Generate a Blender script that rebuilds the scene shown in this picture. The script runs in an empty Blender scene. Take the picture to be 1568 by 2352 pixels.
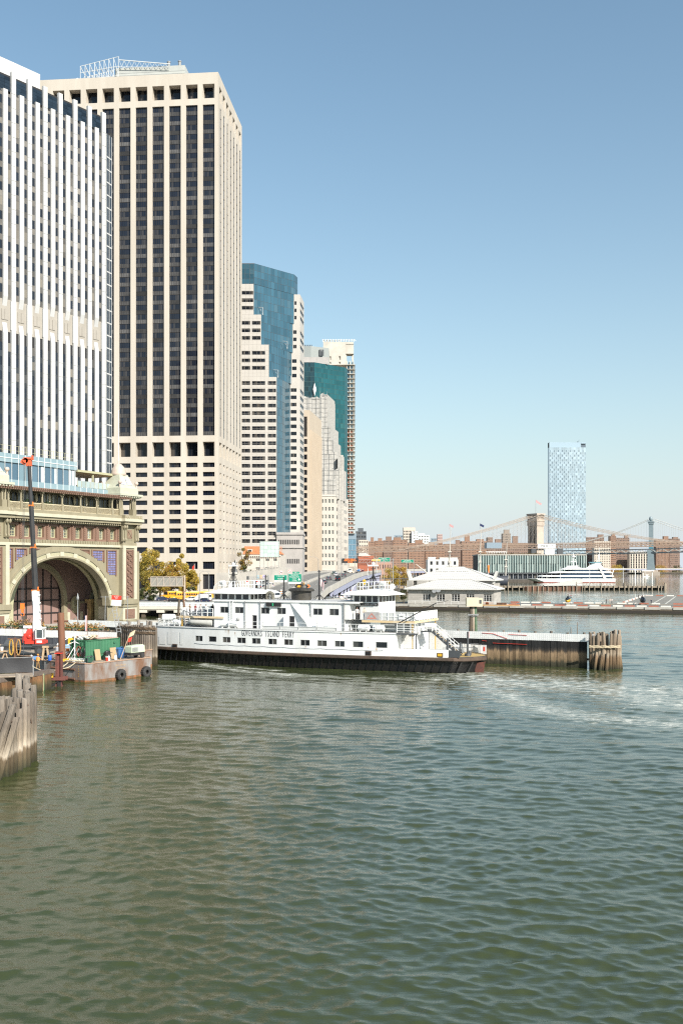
import bpy, bmesh, math, random
import numpy as np
from mathutils import Vector, Matrix
random.seed(7)
R = math.radians
scene = bpy.context.scene
COL = scene.collection
# ---------------------------------------------------------------- camera, sky, sun, exposure
cd = bpy.data.cameras.new('camera')
cam = bpy.data.objects.new('camera', cd); COL.objects.link(cam)
cam.location = (0, 0, 14.0); cam.rotation_euler = (R(90), 0, 0)
cd.sensor_fit = 'VERTICAL'; cd.sensor_height = 36; cd.lens = 35
cd.shift_y = 0.054; cd.clip_start = 1; cd.clip_end = 30000
scene.camera = cam
SUN_AZ, SUN_EL = R(143), R(35)
sv = Vector((math.sin(SUN_AZ)*math.cos(SUN_EL), math.cos(SUN_AZ)*math.cos(SUN_EL), math.sin(SUN_EL)))
world = bpy.data.worlds.new('World'); scene.world = world; world.use_nodes = True
wn = world.node_tree.nodes; wl = world.node_tree.links
sky = wn.new('ShaderNodeTexSky'); sky.sky_type = 'NISHITA'; sky.sun_disc = False
sky.sun_elevation = SUN_EL; sky.sun_rotation = SUN_AZ
sky.air_density = 1.25; sky.dust_density = 1.1; sky.ozone_density = 2.2; sky.altitude = 0
# pale horizon haze all round: the clear sky fades to a milky blue in its lowest degrees
def wnode(t, op=None):
    n = wn.new(t)
    if op: n.operation = op
    return n
tc = wnode('ShaderNodeTexCoord'); sz = wnode('ShaderNodeSeparateXYZ'); wl.new(tc.outputs['Generated'], sz.inputs[0])
ab = wnode('ShaderNodeMath', 'ABSOLUTE'); wl.new(sz.outputs[2], ab.inputs[0])
ex = wnode('ShaderNodeMath', 'MULTIPLY'); wl.new(ab.outputs[0], ex.inputs[0]); ex.inputs[1].default_value = -1/.15
ep_ = wnode('ShaderNodeMath', 'EXPONENT'); wl.new(ex.outputs[0], ep_.inputs[0])
gn = wnode('ShaderNodeMix'); gn.data_type = 'RGBA'; gn.blend_type = 'MULTIPLY'; gn.inputs[0].default_value = 1; wl.new(sky.outputs[0], gn.inputs[6]); gn.inputs[7].default_value = (.94, 1.05, .99, 1)
hz = wnode('ShaderNodeMix'); hz.data_type = 'RGBA'; wl.new(ep_.outputs[0], hz.inputs[0]); wl.new(gn.outputs[2], hz.inputs[6]); hz.inputs[7].default_value = (4.5, 4.98, 5.5, 1)
wl.new(hz.outputs[2], wn['Background'].inputs[0]); wn['Background'].inputs[1].default_value = 0.099
sl = bpy.data.lights.new('sun', 'SUN'); sl.energy = 4.8; sl.angle = R(0.5); sl.color = (1, 0.95, 0.87)
so = bpy.data.objects.new('sun', sl); COL.objects.link(so); so.rotation_euler = sv.to_track_quat('Z', 'Y').to_euler()
so.location = (60, -40, 120)
vs = scene.view_settings
scene.cycles.use_denoising = False; scene.cycles.filter_width = 1.2; scene.cycles.sample_clamp_indirect = 6
scene.display_settings.display_device = 'sRGB'
vs.view_transform = 'Standard'; vs.look = 'None'; vs.gamma = 1; vs.use_curve_mapping = False
vs.exposure = 0.7

# ---------------------------------------------------------------- helpers
F = 2287.0
def XD(px, Y): return (px-784)/F*Y
def ZD(py, Y): return 14-(py-1303)/F*Y
def W(px, py, Y): return Vector((XD(px, Y), Y, ZD(py, Y)))

_mc = {}
def mat(name, col, rough=0.6, metal=0.0, col2=None, scale=1.0, amt=0.5, stretch=1.0, bump=0.0, bscale=None, spec=0.5, rnd=0.0, emit=None, detail=4.0, contrast=0.2):
    """procedural surface: two colours mixed by world space noise, a per object tint, fine relief"""
    if name in _mc: return _mc[name]
    m = bpy.data.materials.new(name); m.use_nodes = True; _mc[name] = m
    nt = m.node_tree; N = nt.nodes; L = nt.links; b = N['Principled BSDF']
    b.inputs['Roughness'].default_value = rough; b.inputs['Metallic'].default_value = metal
    b.inputs['Specular IOR Level'].default_value = spec
    c4 = (*col, 1); b.inputs['Base Color'].default_value = c4
    m.diffuse_color = c4
    if col2 is None: col2 = tuple(c*0.86 for c in col)
    g = N.new('ShaderNodeNewGeometry')
    mp = N.new('ShaderNodeMapping'); L.new(g.outputs['Position'], mp.inputs[0]); mp.inputs['Scale'].default_value = (scale, scale, scale/stretch)
    nz = N.new('ShaderNodeTexNoise'); nz.inputs['Scale'].default_value = 1.0; nz.inputs['Detail'].default_value = detail; nz.inputs['Roughness'].default_value = 0.65
    L.new(mp.outputs[0], nz.inputs['Vector'])
    rm = N.new('ShaderNodeMapRange'); rm.inputs[1].default_value = 0.5-contrast; rm.inputs[2].default_value = 0.5+contrast
    rm.inputs[3].default_value = 0; rm.inputs[4].default_value = amt*2 if amt < 0.5 else 1.0
    L.new(nz.outputs[0], rm.inputs[0])
    mx = N.new('ShaderNodeMix'); mx.data_type = 'RGBA'
    mx.inputs[6].default_value = c4; mx.inputs[7].default_value = (*col2, 1)
    L.new(rm.outputs[0], mx.inputs[0]); out = mx.outputs[2]
    if rnd > 0:
        oi = N.new('ShaderNodeObjectInfo'); ad = N.new('ShaderNodeMath'); ad.operation = 'ADD'
        L.new(oi.outputs['Random'], ad.inputs[0]); L.new(g.outputs['Random Per Island'], ad.inputs[1])
        fr = N.new('ShaderNodeMath'); fr.operation = 'FRACT'; L.new(ad.outputs[0], fr.inputs[0])
        r2 = N.new('ShaderNodeMapRange'); r2.inputs[3].default_value = 1-rnd; r2.inputs[4].default_value = 1+rnd
        L.new(fr.outputs[0], r2.inputs[0])
        hs = N.new('ShaderNodeHueSaturation'); L.new(r2.outputs[0], hs.inputs['Value']); L.new(out, hs.inputs['Color']); out = hs.outputs[0]
    L.new(out, b.inputs['Base Color'])
    if bump > 0:
        n2 = N.new('ShaderNodeTexNoise'); n2.inputs['Scale'].default_value = bscale or scale*6; n2.inputs['Detail'].default_value = 3
        L.new(mp.outputs[0] if bscale is None else g.outputs['Position'], n2.inputs['Vector'])
        bp = N.new('ShaderNodeBump'); bp.inputs['Strength'].default_value = bump; bp.inputs['Distance'].default_value = 0.05
        L.new(n2.outputs[0], bp.inputs['Height']); L.new(bp.outputs[0], b.inputs['Normal'])
    if emit:
        b.inputs['Emission Color'].default_value = (*emit[0], 1); b.inputs['Emission Strength'].default_value = emit[1]
    return m

def glass(name, dark, light, p_light=0.25, rough=0.06, spec=0.6, metal=0.0, wob=0.02):
    """window glass: dark room or pale blind behind each pane, picked per pane; glossy"""
    if name in _mc: return _mc[name]
    m = bpy.data.materials.new(name); m.use_nodes = True; _mc[name] = m
    nt = m.node_tree; N = nt.nodes; L = nt.links; b = N['Principled BSDF']; m.diffuse_color = (*dark, 1)
    b.inputs['Roughness'].default_value = rough; b.inputs['Specular IOR Level'].default_value = spec; b.inputs['Metallic'].default_value = metal
    g = N.new('ShaderNodeNewGeometry'); oi = N.new('ShaderNodeObjectInfo')
    ad = N.new('ShaderNodeMath'); ad.operation = 'ADD'; L.new(oi.outputs['Random'], ad.inputs[0]); L.new(g.outputs['Random Per Island'], ad.inputs[1])
    fr = N.new('ShaderNodeMath'); fr.operation = 'FRACT'; L.new(ad.outputs[0], fr.inputs[0])
    cr = N.new('ShaderNodeValToRGB'); e = cr.color_ramp.elements
    e[0].position = 0; e[0].color = (*dark, 1)
    e[1].position = 1; e[1].color = (*light, 1)
    k = e.new(max(0.02, 1-p_light-0.05)); k.color = (*[d*1.5 for d in dark], 1)
    k = e.new(min(0.98, 1-p_light+0.02)); k.color = (*[(d+l)/2 for d, l in zip(dark, light)], 1)
    L.new(fr.outputs[0], cr.inputs[0]); L.new(cr.outputs[0], b.inputs['Base Color'])
    n2 = N.new('ShaderNodeTexNoise'); n2.inputs['Scale'].default_value = 0.5; n2.inputs['Detail'].default_value = 1
    L.new(g.outputs['Position'], n2.inputs['Vector'])
    bp = N.new('ShaderNodeBump'); bp.inputs['Strength'].default_value = wob; bp.inputs['Distance'].default_value = 0.5
    L.new(n2.outputs[0], bp.inputs['Height']); L.new(bp.outputs[0], b.inputs['Normal'])
    return m

class MB:
    """collects faces; build() links them as one mesh object"""
    def __init__(s, T=None): s.v = []; s.f = []; s.m = []; s.sm = []; s.T = T
    def add(s, vs, fs, m=0, smooth=False):
        o = len(s.v)
        if s.T is not None: vs = [tuple(s.T @ Vector(v)) for v in vs]
        s.v.extend([tuple(v) for v in vs])
        for f in fs: s.f.append([i+o for i in f]); s.m.append(m); s.sm.append(smooth)
    def quad(s, a, b, c, d, m=0): s.add([a, b, c, d], [(0, 1, 2, 3)], m)
    def poly(s, pts, m=0): s.add(pts, [tuple(range(len(pts)))], m)
    def box(s, x0, x1, y0, y1, z0, z1, m=0):
        s.add([(x0,y0,z0),(x1,y0,z0),(x1,y1,z0),(x0,y1,z0),(x0,y0,z1),(x1,y0,z1),(x1,y1,z1),(x0,y1,z1)],
              [(0,3,2,1),(4,5,6,7),(0,1,5,4),(1,2,6,5),(2,3,7,6),(3,0,4,7)], m)
    def cbox(s, c, sx, sy, sz, m=0, rz=0, ry=0, rx=0):
        M = Matrix.Translation(c) @ Matrix.Rotation(rz, 4, 'Z') @ Matrix.Rotation(ry, 4, 'Y') @ Matrix.Rotation(rx, 4, 'X')
        vs = [M @ Vector((x*sx/2, y*sy/2, z*sz/2)) for z in (-1, 1) for x, y in ((-1,-1),(1,-1),(1,1),(-1,1))]
        s.add(vs, [(0,3,2,1),(4,5,6,7),(0,1,5,4),(1,2,6,5),(2,3,7,6),(3,0,4,7)], m)
    def bar(s, p, q, w, h=None, m=0):
        h = h or w; p = Vector(p); q = Vector(q); d = (q-p)
        if d.length < 1e-6: return
        d.normalize(); up = Vector((0, 0, 1)) if abs(d.z) < 0.95 else Vector((1, 0, 0))
        a = d.cross(up).normalized()*w/2; b = a.cross(d).normalized()*h/2
        vs = [p-a-b, p+a-b, p+a+b, p-a+b, q-a-b, q+a-b, q+a+b, q-a+b]
        s.add(vs, [(0,3,2,1),(4,5,6,7),(0,1,5,4),(1,2,6,5),(2,3,7,6),(3,0,4,7)], m)
    def tube(s, p, q, r0, r1=None, n=8, m=0, cap=True, smooth=True):
        r1 = r0 if r1 is None else r1; p = Vector(p); q = Vector(q); d = (q-p).normalized()
        up = Vector((0, 0, 1)) if abs(d.z) < 0.95 else Vector((1, 0, 0))
        a = d.cross(up).normalized(); b = a.cross(d).normalized()
        vs = []
        for c, r in ((p, r0), (q, r1)):
            for i in range(n):
                t = 2*math.pi*i/n; vs.append(c+a*math.cos(t)*r+b*math.sin(t)*r)
        s.add(vs, [(i, i+n, (i+1) % n+n, (i+1) % n) for i in range(n)], m, smooth)
        if cap: s.add(vs, [tuple(range(n)), tuple(reversed(range(n, 2*n)))], m)
    def path(s, pts, r, n=6, m=0):
        for a, b in zip(pts, pts[1:]): s.tube(a, b, r, r, n, m, True)
    def prism(s, poly, z0, z1, m=0, mtop=None, bottom=True):
        n = len(poly)
        vs = [(x, y, z0) for x, y in poly]+[(x, y, z1) for x, y in poly]
        s.add(vs, [(i, (i+1) % n, (i+1) % n+n, i+n) for i in range(n)], m)
        s.add(vs, [tuple(range(n, 2*n))], m if mtop is None else mtop)
        if bottom: s.add(vs, [tuple(reversed(range(n)))], m)
    def loft(s, rings, m=0, smooth=False, caps=True, closed=True):
        n = len(rings[0]); vs = [p for r in rings for p in r]; fs = []
        for k in range(len(rings)-1):
            for i in range(n if closed else n-1):
                fs.append((k*n+i, k*n+(i+1) % n, (k+1)*n+(i+1) % n, (k+1)*n+i))
        s.add(vs, fs, m, smooth)
        if caps and closed: s.add(vs, [tuple(reversed(range(n))), tuple(range((len(rings)-1)*n, len(rings)*n))], m)
    def lathe(s, prof, c=(0,0,0), n=16, m=0, smooth=True):
        s.loft([[(c[0]+r*math.cos(2*math.pi*i/n), c[1]+r*math.sin(2*math.pi*i/n), c[2]+z) for i in range(n)] for r, z in prof], m, smooth)
    def ball(s, c, rx, ry=None, rz=None, n=10, k=6, m=0):
        ry = ry or rx; rz = rz or rx
        rings = []
        for j in range(k+1):
            t = -math.pi/2+math.pi*j/k; cr = max(math.cos(t), 0.02)
            rings.append([(c[0]+rx*cr*math.cos(2*math.pi*i/n), c[1]+ry*cr*math.sin(2*math.pi*i/n), c[2]+rz*math.sin(t)) for i in range(n)])
        s.loft(rings, m, True)
    def wall(s, xs, zs, hole, y, dep, m=0, mrev=None, mback=None):
        """wall plane facing -y with real openings and reveals"""
        mrev = m if mrev is None else mrev
        for i in range(len(xs)-1):
            for j in range(len(zs)-1):
                x0, x1, z0, z1 = xs[i], xs[i+1], zs[j], zs[j+1]
                if hole(i, j):
                    yb = y+dep
                    s.quad((x0,y,z0),(x0,yb,z0),(x0,yb,z1),(x0,y,z1), mrev); s.quad((x1,y,z0),(x1,y,z1),(x1,yb,z1),(x1,yb,z0), mrev)
                    s.quad((x0,y,z0),(x1,y,z0),(x1,yb,z0),(x0,yb,z0), mrev); s.quad((x0,y,z1),(x0,yb,z1),(x1,yb,z1),(x1,y,z1), mrev)
                    if mback is not None: s.quad((x0,yb,z0),(x1,yb,z0),(x1,yb,z1),(x0,yb,z1), mback)
                else: s.quad((x0,y,z0),(x1,y,z0),(x1,y,z1),(x0,y,z1), m)
    def mesh(s, name, mats):
        me = bpy.data.meshes.new(name); me.from_pydata(s.v, [], s.f)
        if not isinstance(mats, (list, tuple)): mats = [mats]
        for q in mats: me.materials.append(q)
        me.polygons.foreach_set('material_index', s.m); me.polygons.foreach_set('use_smooth', s.sm)
        me.update(); return me
    def build(s, name, mats, parent=None, loc=None, rz=0):
        return inst(s.mesh(name, mats), name, parent, loc, rz)

def inst(me, name, parent=None, loc=None, rz=0, sc=None):
    o = bpy.data.objects.new(name, me); COL.objects.link(o)
    if parent is not None: o.parent = parent
    if loc is not None: o.location = loc
    if rz: o.rotation_euler = (0, 0, rz)
    if sc is not None: o.scale = sc
    return o
def tag(o, label=None, cat=None, group=None, kind=None):
    if label: o['label'] = label
    if cat: o['category'] = cat
    if group: o['group'] = group
    if kind: o['kind'] = kind
    return o
def thing(name, label, cat, loc=(0,0,0), rz=0, group=None):
    o = bpy.data.objects.new(name, None); COL.objects.link(o); o.empty_display_size = 0.5
    o.location = loc; o.rotation_euler = (0, 0, rz)
    return tag(o, label, cat, group)
KIDS = {}
def copy_tree(o, label=None, loc=None, rz=None, mats=None):
    c = o.copy(); COL.objects.link(c)
    if label: c['label'] = label
    if loc is not None: c.location = loc
    if rz is not None: c.rotation_euler = (0, 0, rz)
    def rec(src, dst):
        for ch in src.children:
            d = ch.copy(); COL.objects.link(d); d.parent = dst
            if mats and d.data and hasattr(d.data, 'materials'):
                for i, sl_ in enumerate(d.material_slots):
                    if sl_.material and sl_.material.name in mats:
                        sl_.link = 'OBJECT'; sl_.material = mats[sl_.material.name]
            rec(ch, d)
    rec(o, c); return c
def struct(mb, name, m): return tag(mb.build(name, m), kind='structure')

class Panes:
    """alike panes of one thing: the first LIMIT become parts that share mesh data, the rest one stuff part"""
    def __init__(s, name, mats, parent, limit=300): s.n = name; s.mats = mats; s.p = parent; s.lim = limit; s.list = []; s.cache = {}
    def add(s, loc, rz, key, fn, prio=0): s.list.append((prio, len(s.list), loc, rz, key, fn))
    def done(s):
        s.list.sort(key=lambda t: (-t[0], t[1]))
        for q in s.list[:s.lim]:
            _, _, loc, rz, key, fn = q
            if key not in s.cache:
                mb = MB(); fn(mb); s.cache[key] = mb.mesh(s.n, s.mats)
            inst(s.cache[key], s.n, s.p, loc, rz)
        if len(s.list) > s.lim:
            mb = MB()
            for _, _, loc, rz, key, fn in s.list[s.lim:]:
                mb.T = Matrix.Translation(loc) @ Matrix.Rotation(rz, 4, 'Z'); fn(mb)
            tag(mb.build(s.n, s.mats, s.p), kind='stuff')
def pane_fn(w, h, nm=0, frame=0.0, sillm=None, nh=0, fw=0.06):
    """a window seen from outside: glass quad per light, bars between; faces -y, origin bottom left"""
    def fn(mb):
        n = nm+1
        for i in range(n):
            a = w*i/n; b = w*(i+1)/n
            mb.quad((a,0,0),(b,0,0),(b,0,h),(a,0,h), 0)
        for i in range(1, n):
            c = w*i/n; mb.box(c-fw/2, c+fw/2, -0.08, -0.003, 0, h, 1)
        for i in range(1, nh+1):
            c = h*i/(nh+1); mb.box(0, w, -0.075, -0.004, c-fw/2, c+fw/2, 1)
        if frame:
            mb.box(0, frame, -0.1, -0.002, 0, h, 1); mb.box(w-frame, w, -0.1, -0.002, 0, h, 1)
            mb.box(frame, w-frame, -0.1, -0.002, 0, frame, 1); mb.box(frame, w-frame, -0.1, -0.002, h-frame, h, 1)
    return fn
_tc = {}
def text(s, size, m, parent=None, loc=(0,0,0), rz=0, name='lettering', sx=1.0, depth=0.01, align='CENTER', rx=math.pi/2):
    key = (s, size, m.name, sx, depth, align)
    if key not in _tc:
        cu = bpy.data.curves.new('t', 'FONT'); cu.body = s; cu.size = size; cu.extrude = depth; cu.align_x = align; cu.align_y = 'CENTER'; cu.resolution_u = 2
        o = bpy.data.objects.new('t', cu); COL.objects.link(o)
        dg = bpy.context.evaluated_depsgraph_get(); me = bpy.data.meshes.new_from_object(o.evaluated_get(dg))
        bpy.data.objects.remove(o); me.transform(Matrix.Rotation(rx, 4, 'X') @ Matrix.Diagonal((sx, 1, 1, 1)))
        me.materials.clear(); me.materials.append(m); me.name = name; _tc[key] = me
    return inst(_tc[key], name, parent, loc, rz)

# ---------------------------------------------------------------- materials
M_white = mat('white_paint', (.78,.78,.76), .45, col2=(.66,.66,.63), scale=.6, stretch=4, bump=.05)
M_steelw = mat('white_metal', (.8,.8,.78), .4)
M_black = mat('black_paint', (.018,.018,.02), .45, col2=(.035,.032,.03), scale=1.2)
M_dark = mat('dark_interior', (.012,.012,.014), .7)
M_grey = mat('grey_metal', (.3,.31,.31), .5, col2=(.2,.2,.2))
M_dgrey = mat('dark_grey_metal', (.07,.075,.08), .5)
M_conc = mat('concrete', (.46,.43,.38), .85, col2=(.33,.31,.28), scale=.4, stretch=2.5, bump=.1)
M_asph = mat('asphalt', (.20,.19,.172), .85, col2=(.155,.148,.135), scale=.15, bump=.1)
M_rust = mat('rusty_steel', (.19,.085,.045), .8, col2=(.07,.045,.035), scale=1.1, stretch=3, bump=.2)
M_red = mat('red_paint', (.62,.05,.03), .4); M_orange = mat('orange_paint', (.8,.2,.03), .5); M_yellow = mat('yellow_paint', (.72,.42,.03), .45)
M_blue = mat('blue_paint', (.04,.13,.32), .5); M_tan = mat('tan_wood', (.5,.36,.22), .8, col2=(.38,.25,.15), scale=2)
M_tyre = mat('tyre_rubber', (.022,.022,.023), .85, col2=(.045,.042,.04), scale=3)
M_rope = mat('rope', (.5,.42,.29), .9); M_skin = mat('skin', (.5,.3,.22), .6)
M_cglass = glass('car_glass', (.02,.025,.03), (.05,.06,.07), .2)
M_tim = mat('grey_timber', (.30,.25,.19), .9, col2=(.16,.13,.10), scale=.8, stretch=6, bump=.3)
M_timd = mat('dark_timber', (.06,.05,.04), .9, col2=(.12,.09,.06), scale=.5, stretch=5)
# ---------------------------------------------------------------- building kit
def TR(x, y, z=0, rz=0): return Matrix.Translation((x, y, z)) @ Matrix.Rotation(rz, 4, 'Z')
def facade(wmb, pn, T, wid, z0, z1, cols, rows, dep=0.3, nm=1, m=0, prio=0, nh=0, frame=0.0, mrev=None, fw=0.06):
    """one wall face of width wid (local x, facing -y) with window openings cols x rows"""
    xs = sorted(set([0, wid]+[v for c in cols for v in c])); zs = sorted(set([z0, z1]+[v for r in rows for v in r]))
    cs = {(round(a, 4), round(b, 4)) for a, b in cols}; rs = {(round(a, 4), round(b, 4)) for a, b in rows}
    def hole(i, j): return (round(xs[i], 4), round(xs[i+1], 4)) in cs and (round(zs[j], 4), round(zs[j+1], 4)) in rs
    old = wmb.T; wmb.T = T; wmb.wall(xs, zs, hole, 0, dep, m, mrev); wmb.T = old
    if pn is None: return
    rz = math.atan2(T[1][0], T[0][0])
    for j, r in enumerate(rows):
        for i, c in enumerate(cols):
            w, h = c[1]-c[0], r[1]-r[0]
            p = T @ Vector((c[0], dep-0.02, r[0]))
            pn.add(p, rz, (round(w, 2), round(h, 2), nm, nh), pane_fn(round(w, 2), round(h, 2), nm, frame, None, nh, fw), prio)
def grid(a, b, n, fr=0.6, off=None):
    """n equal openings spread over a..b; fr = share of each pitch that is open"""
    p = (b-a)/n; return [(a+p*i+p*(1-fr)/2, a+p*i+p*(1+fr)/2) for i in range(n)]

G_dark = glass('dark_office_glass', (.006,.008,.012), (.08,.07,.06), .18, .05, .35)
G_brown = glass('bronze_office_glass', (.007,.010,.018), (.045,.043,.045), .3, .06, .4)
M_mull = mat('bronze_mullion', (.035,.03,.027), .5)
M_beige = mat('beige_precast', (.525,.47,.40), .8, col2=(.43,.38,.315), scale=.16, stretch=9, bump=.03)
M_spand = mat('brown_spandrel', (.085,.082,.08), .45, col2=(.042,.04,.039), scale=.3, rnd=.6, spec=.3)

# ---------------------------------------------------------------- beige tower
def beige_tower():
    t = thing('office_tower', 'tall beige office tower with dark vertical window strips and a lattice frame on its roof', 'skyscraper', (-50.7, 410, 0), R(-5.26))
    Wd, Dp, TOP = 78.0, 50.6, 218.0
    bays = [(Wd-1.52-7.08*k-4.93, Wd-1.52-7.08*k) for k in range(11)]
    wm = MB(); pw = Panes('office_window', [G_brown, M_mull], t); ps = Panes('strip_window', [G_brown, M_mull], t); sp = Panes('spandrel_panel', [M_spand, M_mull], t)
    lg = Panes('loggia_window', [G_dark, M_mull], t)
    T0 = TR(-Wd, 0); T1 = TR(0, 0, 0, R(90))
    rows = [(5.0, 11.15), (13.3, 16.35)]+[(57.2-3.872*k-(1.9 if k < 9 else 2.5), 57.2-3.872*k) for k in range(10)]
    # front wall in three bands so every band has its own recess
    facade(wm, pw, T0, Wd, 2, 58.5, bays, rows, .75, 4)
    facade(wm, lg, T0, Wd, 58.5, 67.0, bays, [(59.85, 65.8)], 3.0, 2)
    facade(wm, None, T0, Wd, 67.0, 206.0, bays, [(68.4, 204.8)], .8)
    facade(wm, lg, T0, Wd, 206.0, TOP, bays, [(207.4, 213.3)], 3.4, 3)
    fp = (204.8-68.4)/35
    for k, (a, b) in enumerate(bays[:8]):
        w = round(b-a, 2)
        for j in range(35):
            z = 68.4+fp*j
            ps.add(T0 @ Vector((a, .72, z+1.75)), 0, 'w', pane_fn(w, fp-1.8, 5, fw=.1), -k)
            def sf(mb, w=w):
                mb.box(0, w, 0, .05, 0, 1.72, 0)
                for i in range(6): mb.box(w*i/5-.05 if i else 0, w*i/5+.05 if i < 5 else w, -.1, -.003, 0, 1.72, 1)
                mb.box(0, w, -.14, -.103, 0, .12, 1)
            sp.add(T0 @ Vector((a, .72, z)), 0, 's', sf, -k)
    # side wall
    sb = grid(1.2, Dp-.8, 7, .32); sb2 = grid(1.2, Dp-.8, 7, .42); sl_ = grid(1.2, Dp-.8, 7, .66)
    sw = Panes('side_window', [G_brown, M_mull], t)
    facade(wm, sw, T1, Dp, 2, 58.5, sb2, rows[1:], .9, 0, mrev=0)
    facade(wm, sw, T1, Dp, 58.5, 67.0, sl_, [(59.85, 65.8)], 2.4, 0)
    facade(wm, sw, T1, Dp, 67.0, 206.0, sb, [(68.4+fp*j, 68.4+fp*(j+1)) for j in range(35)], .16, 0)
    facade(wm, sw, T1, Dp, 206.0, TOP, sl_, [(207.4, 213.3)], 2.6, 0)
    # back and far left faces, roof, plates behind the recesses
    wm.box(-Wd, -Wd+.4, .01, Dp, 2, TOP, 0); wm.box(-Wd+.4, 0, Dp-.02, Dp+.3, 2, TOP, 0)
    wm.quad((-Wd, 0, TOP), (0, 0, TOP), (0, Dp, TOP), (-Wd, Dp, TOP), 0)
    wm.build('wall', [M_beige], t)
    co = MB(); co.box(-Wd+4, -4.6, 4.2, Dp-4, 5, TOP-.5, 0); co.box(-Wd+.6, -.9, .95, 3.9, 68.2, 205.2, 0); co.build('core', [M_dark], t)
    for p in (pw, ps, sp, lg, sw): p.done()
    # seams between the precast panels
    ph = MB(); ph.box(-46, -16, 8, 30, TOP+.02, 225.6, 0)
    for k in range(1, 6): ph.box(-46, -16, 7.94, 7.99, TOP+k*1.05, TOP+k*1.05+.06, 1)
    ph.box(-15.9, -12, 9, 26, TOP+.02, 222.4, 0); ph.build('penthouse', [mat('pale_louvre', (.42,.43,.40), .6, col2=(.36,.37,.35), scale=.3), M_grey], t)
    la = MB(); x0, x1, y0, z0 = -60.5, -44.0, 6, TOP+.02
    for y in (y0, y0+9):
        for k in range(9):
            x = x0+(x1-x0)*k/8; zt = 226.2+k*.42; la.bar((x, y, z0), (x, y, zt), .2)
            if k < 8: la.bar((x, y, z0), (x+(x1-x0)/8, y, z0+4), .16); la.bar((x+(x1-x0)/8, y, z0+4), (x, y, zt), .16)
        for q in (.3, .65, 1): la.bar((x0, y, z0+8.1*q), (x1, y, z0+11.4*q), .18)
    for k in range(9): la.bar((x0+(x1-x0)*k/8, y0, z0+7.5), (x0+(x1-x0)*k/8, y0+9, z0+7.5), .2)
    M_lat = mat('pale_grey_lattice', (.55,.57,.57), .5); la.build('lattice_frame', [M_lat], t)
    tr = MB(); a = (-44, 7, 228.6); b = (-22, 7, 225.8)
    tr.bar(a, b, .3); tr.bar((-44, 7, 225.6), (-22, 7, 224.4), .2)
    for k in range(10):
        xa = -44+2.2*k; za = 228.6-.28*k; zb = 225.6-.12*k
        tr.bar((xa, 7, za), (xa+1.1, 7, zb), .12); tr.bar((xa+1.1, 7, zb), (xa+2.2, 7, za-.28), .12)
    tr.build('roof_truss', [M_lat], t)
    for x in (-23.4, -18.7):
        f = MB(); f.tube((x, 10, 224), (x, 10, 225.2), .95, .8, 10); f.tube((x, 10, 225.2), (x, 10, 228), .62, .62, 10); f.tube((x, 10, 228), (x, 10, 228.35), .8, .8, 10)
        f.build('exhaust_stack', [M_grey], t)
    rg = MB(); rg.bar((-69, 5, TOP), (-66, 5, TOP+2.2), .5); rg.bar((-70, 5, TOP+1.2), (-63, 5, TOP+1.6), .7); rg.bar((-64, 5, TOP+1.6), (-61, 5, TOP+2.4), .5); rg.box(-66, -62, 4, 7, TOP+.02, TOP+1.3, 0)
    rg.build('window_washing_rig', [M_steelw], t)
beige_tower()

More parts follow.
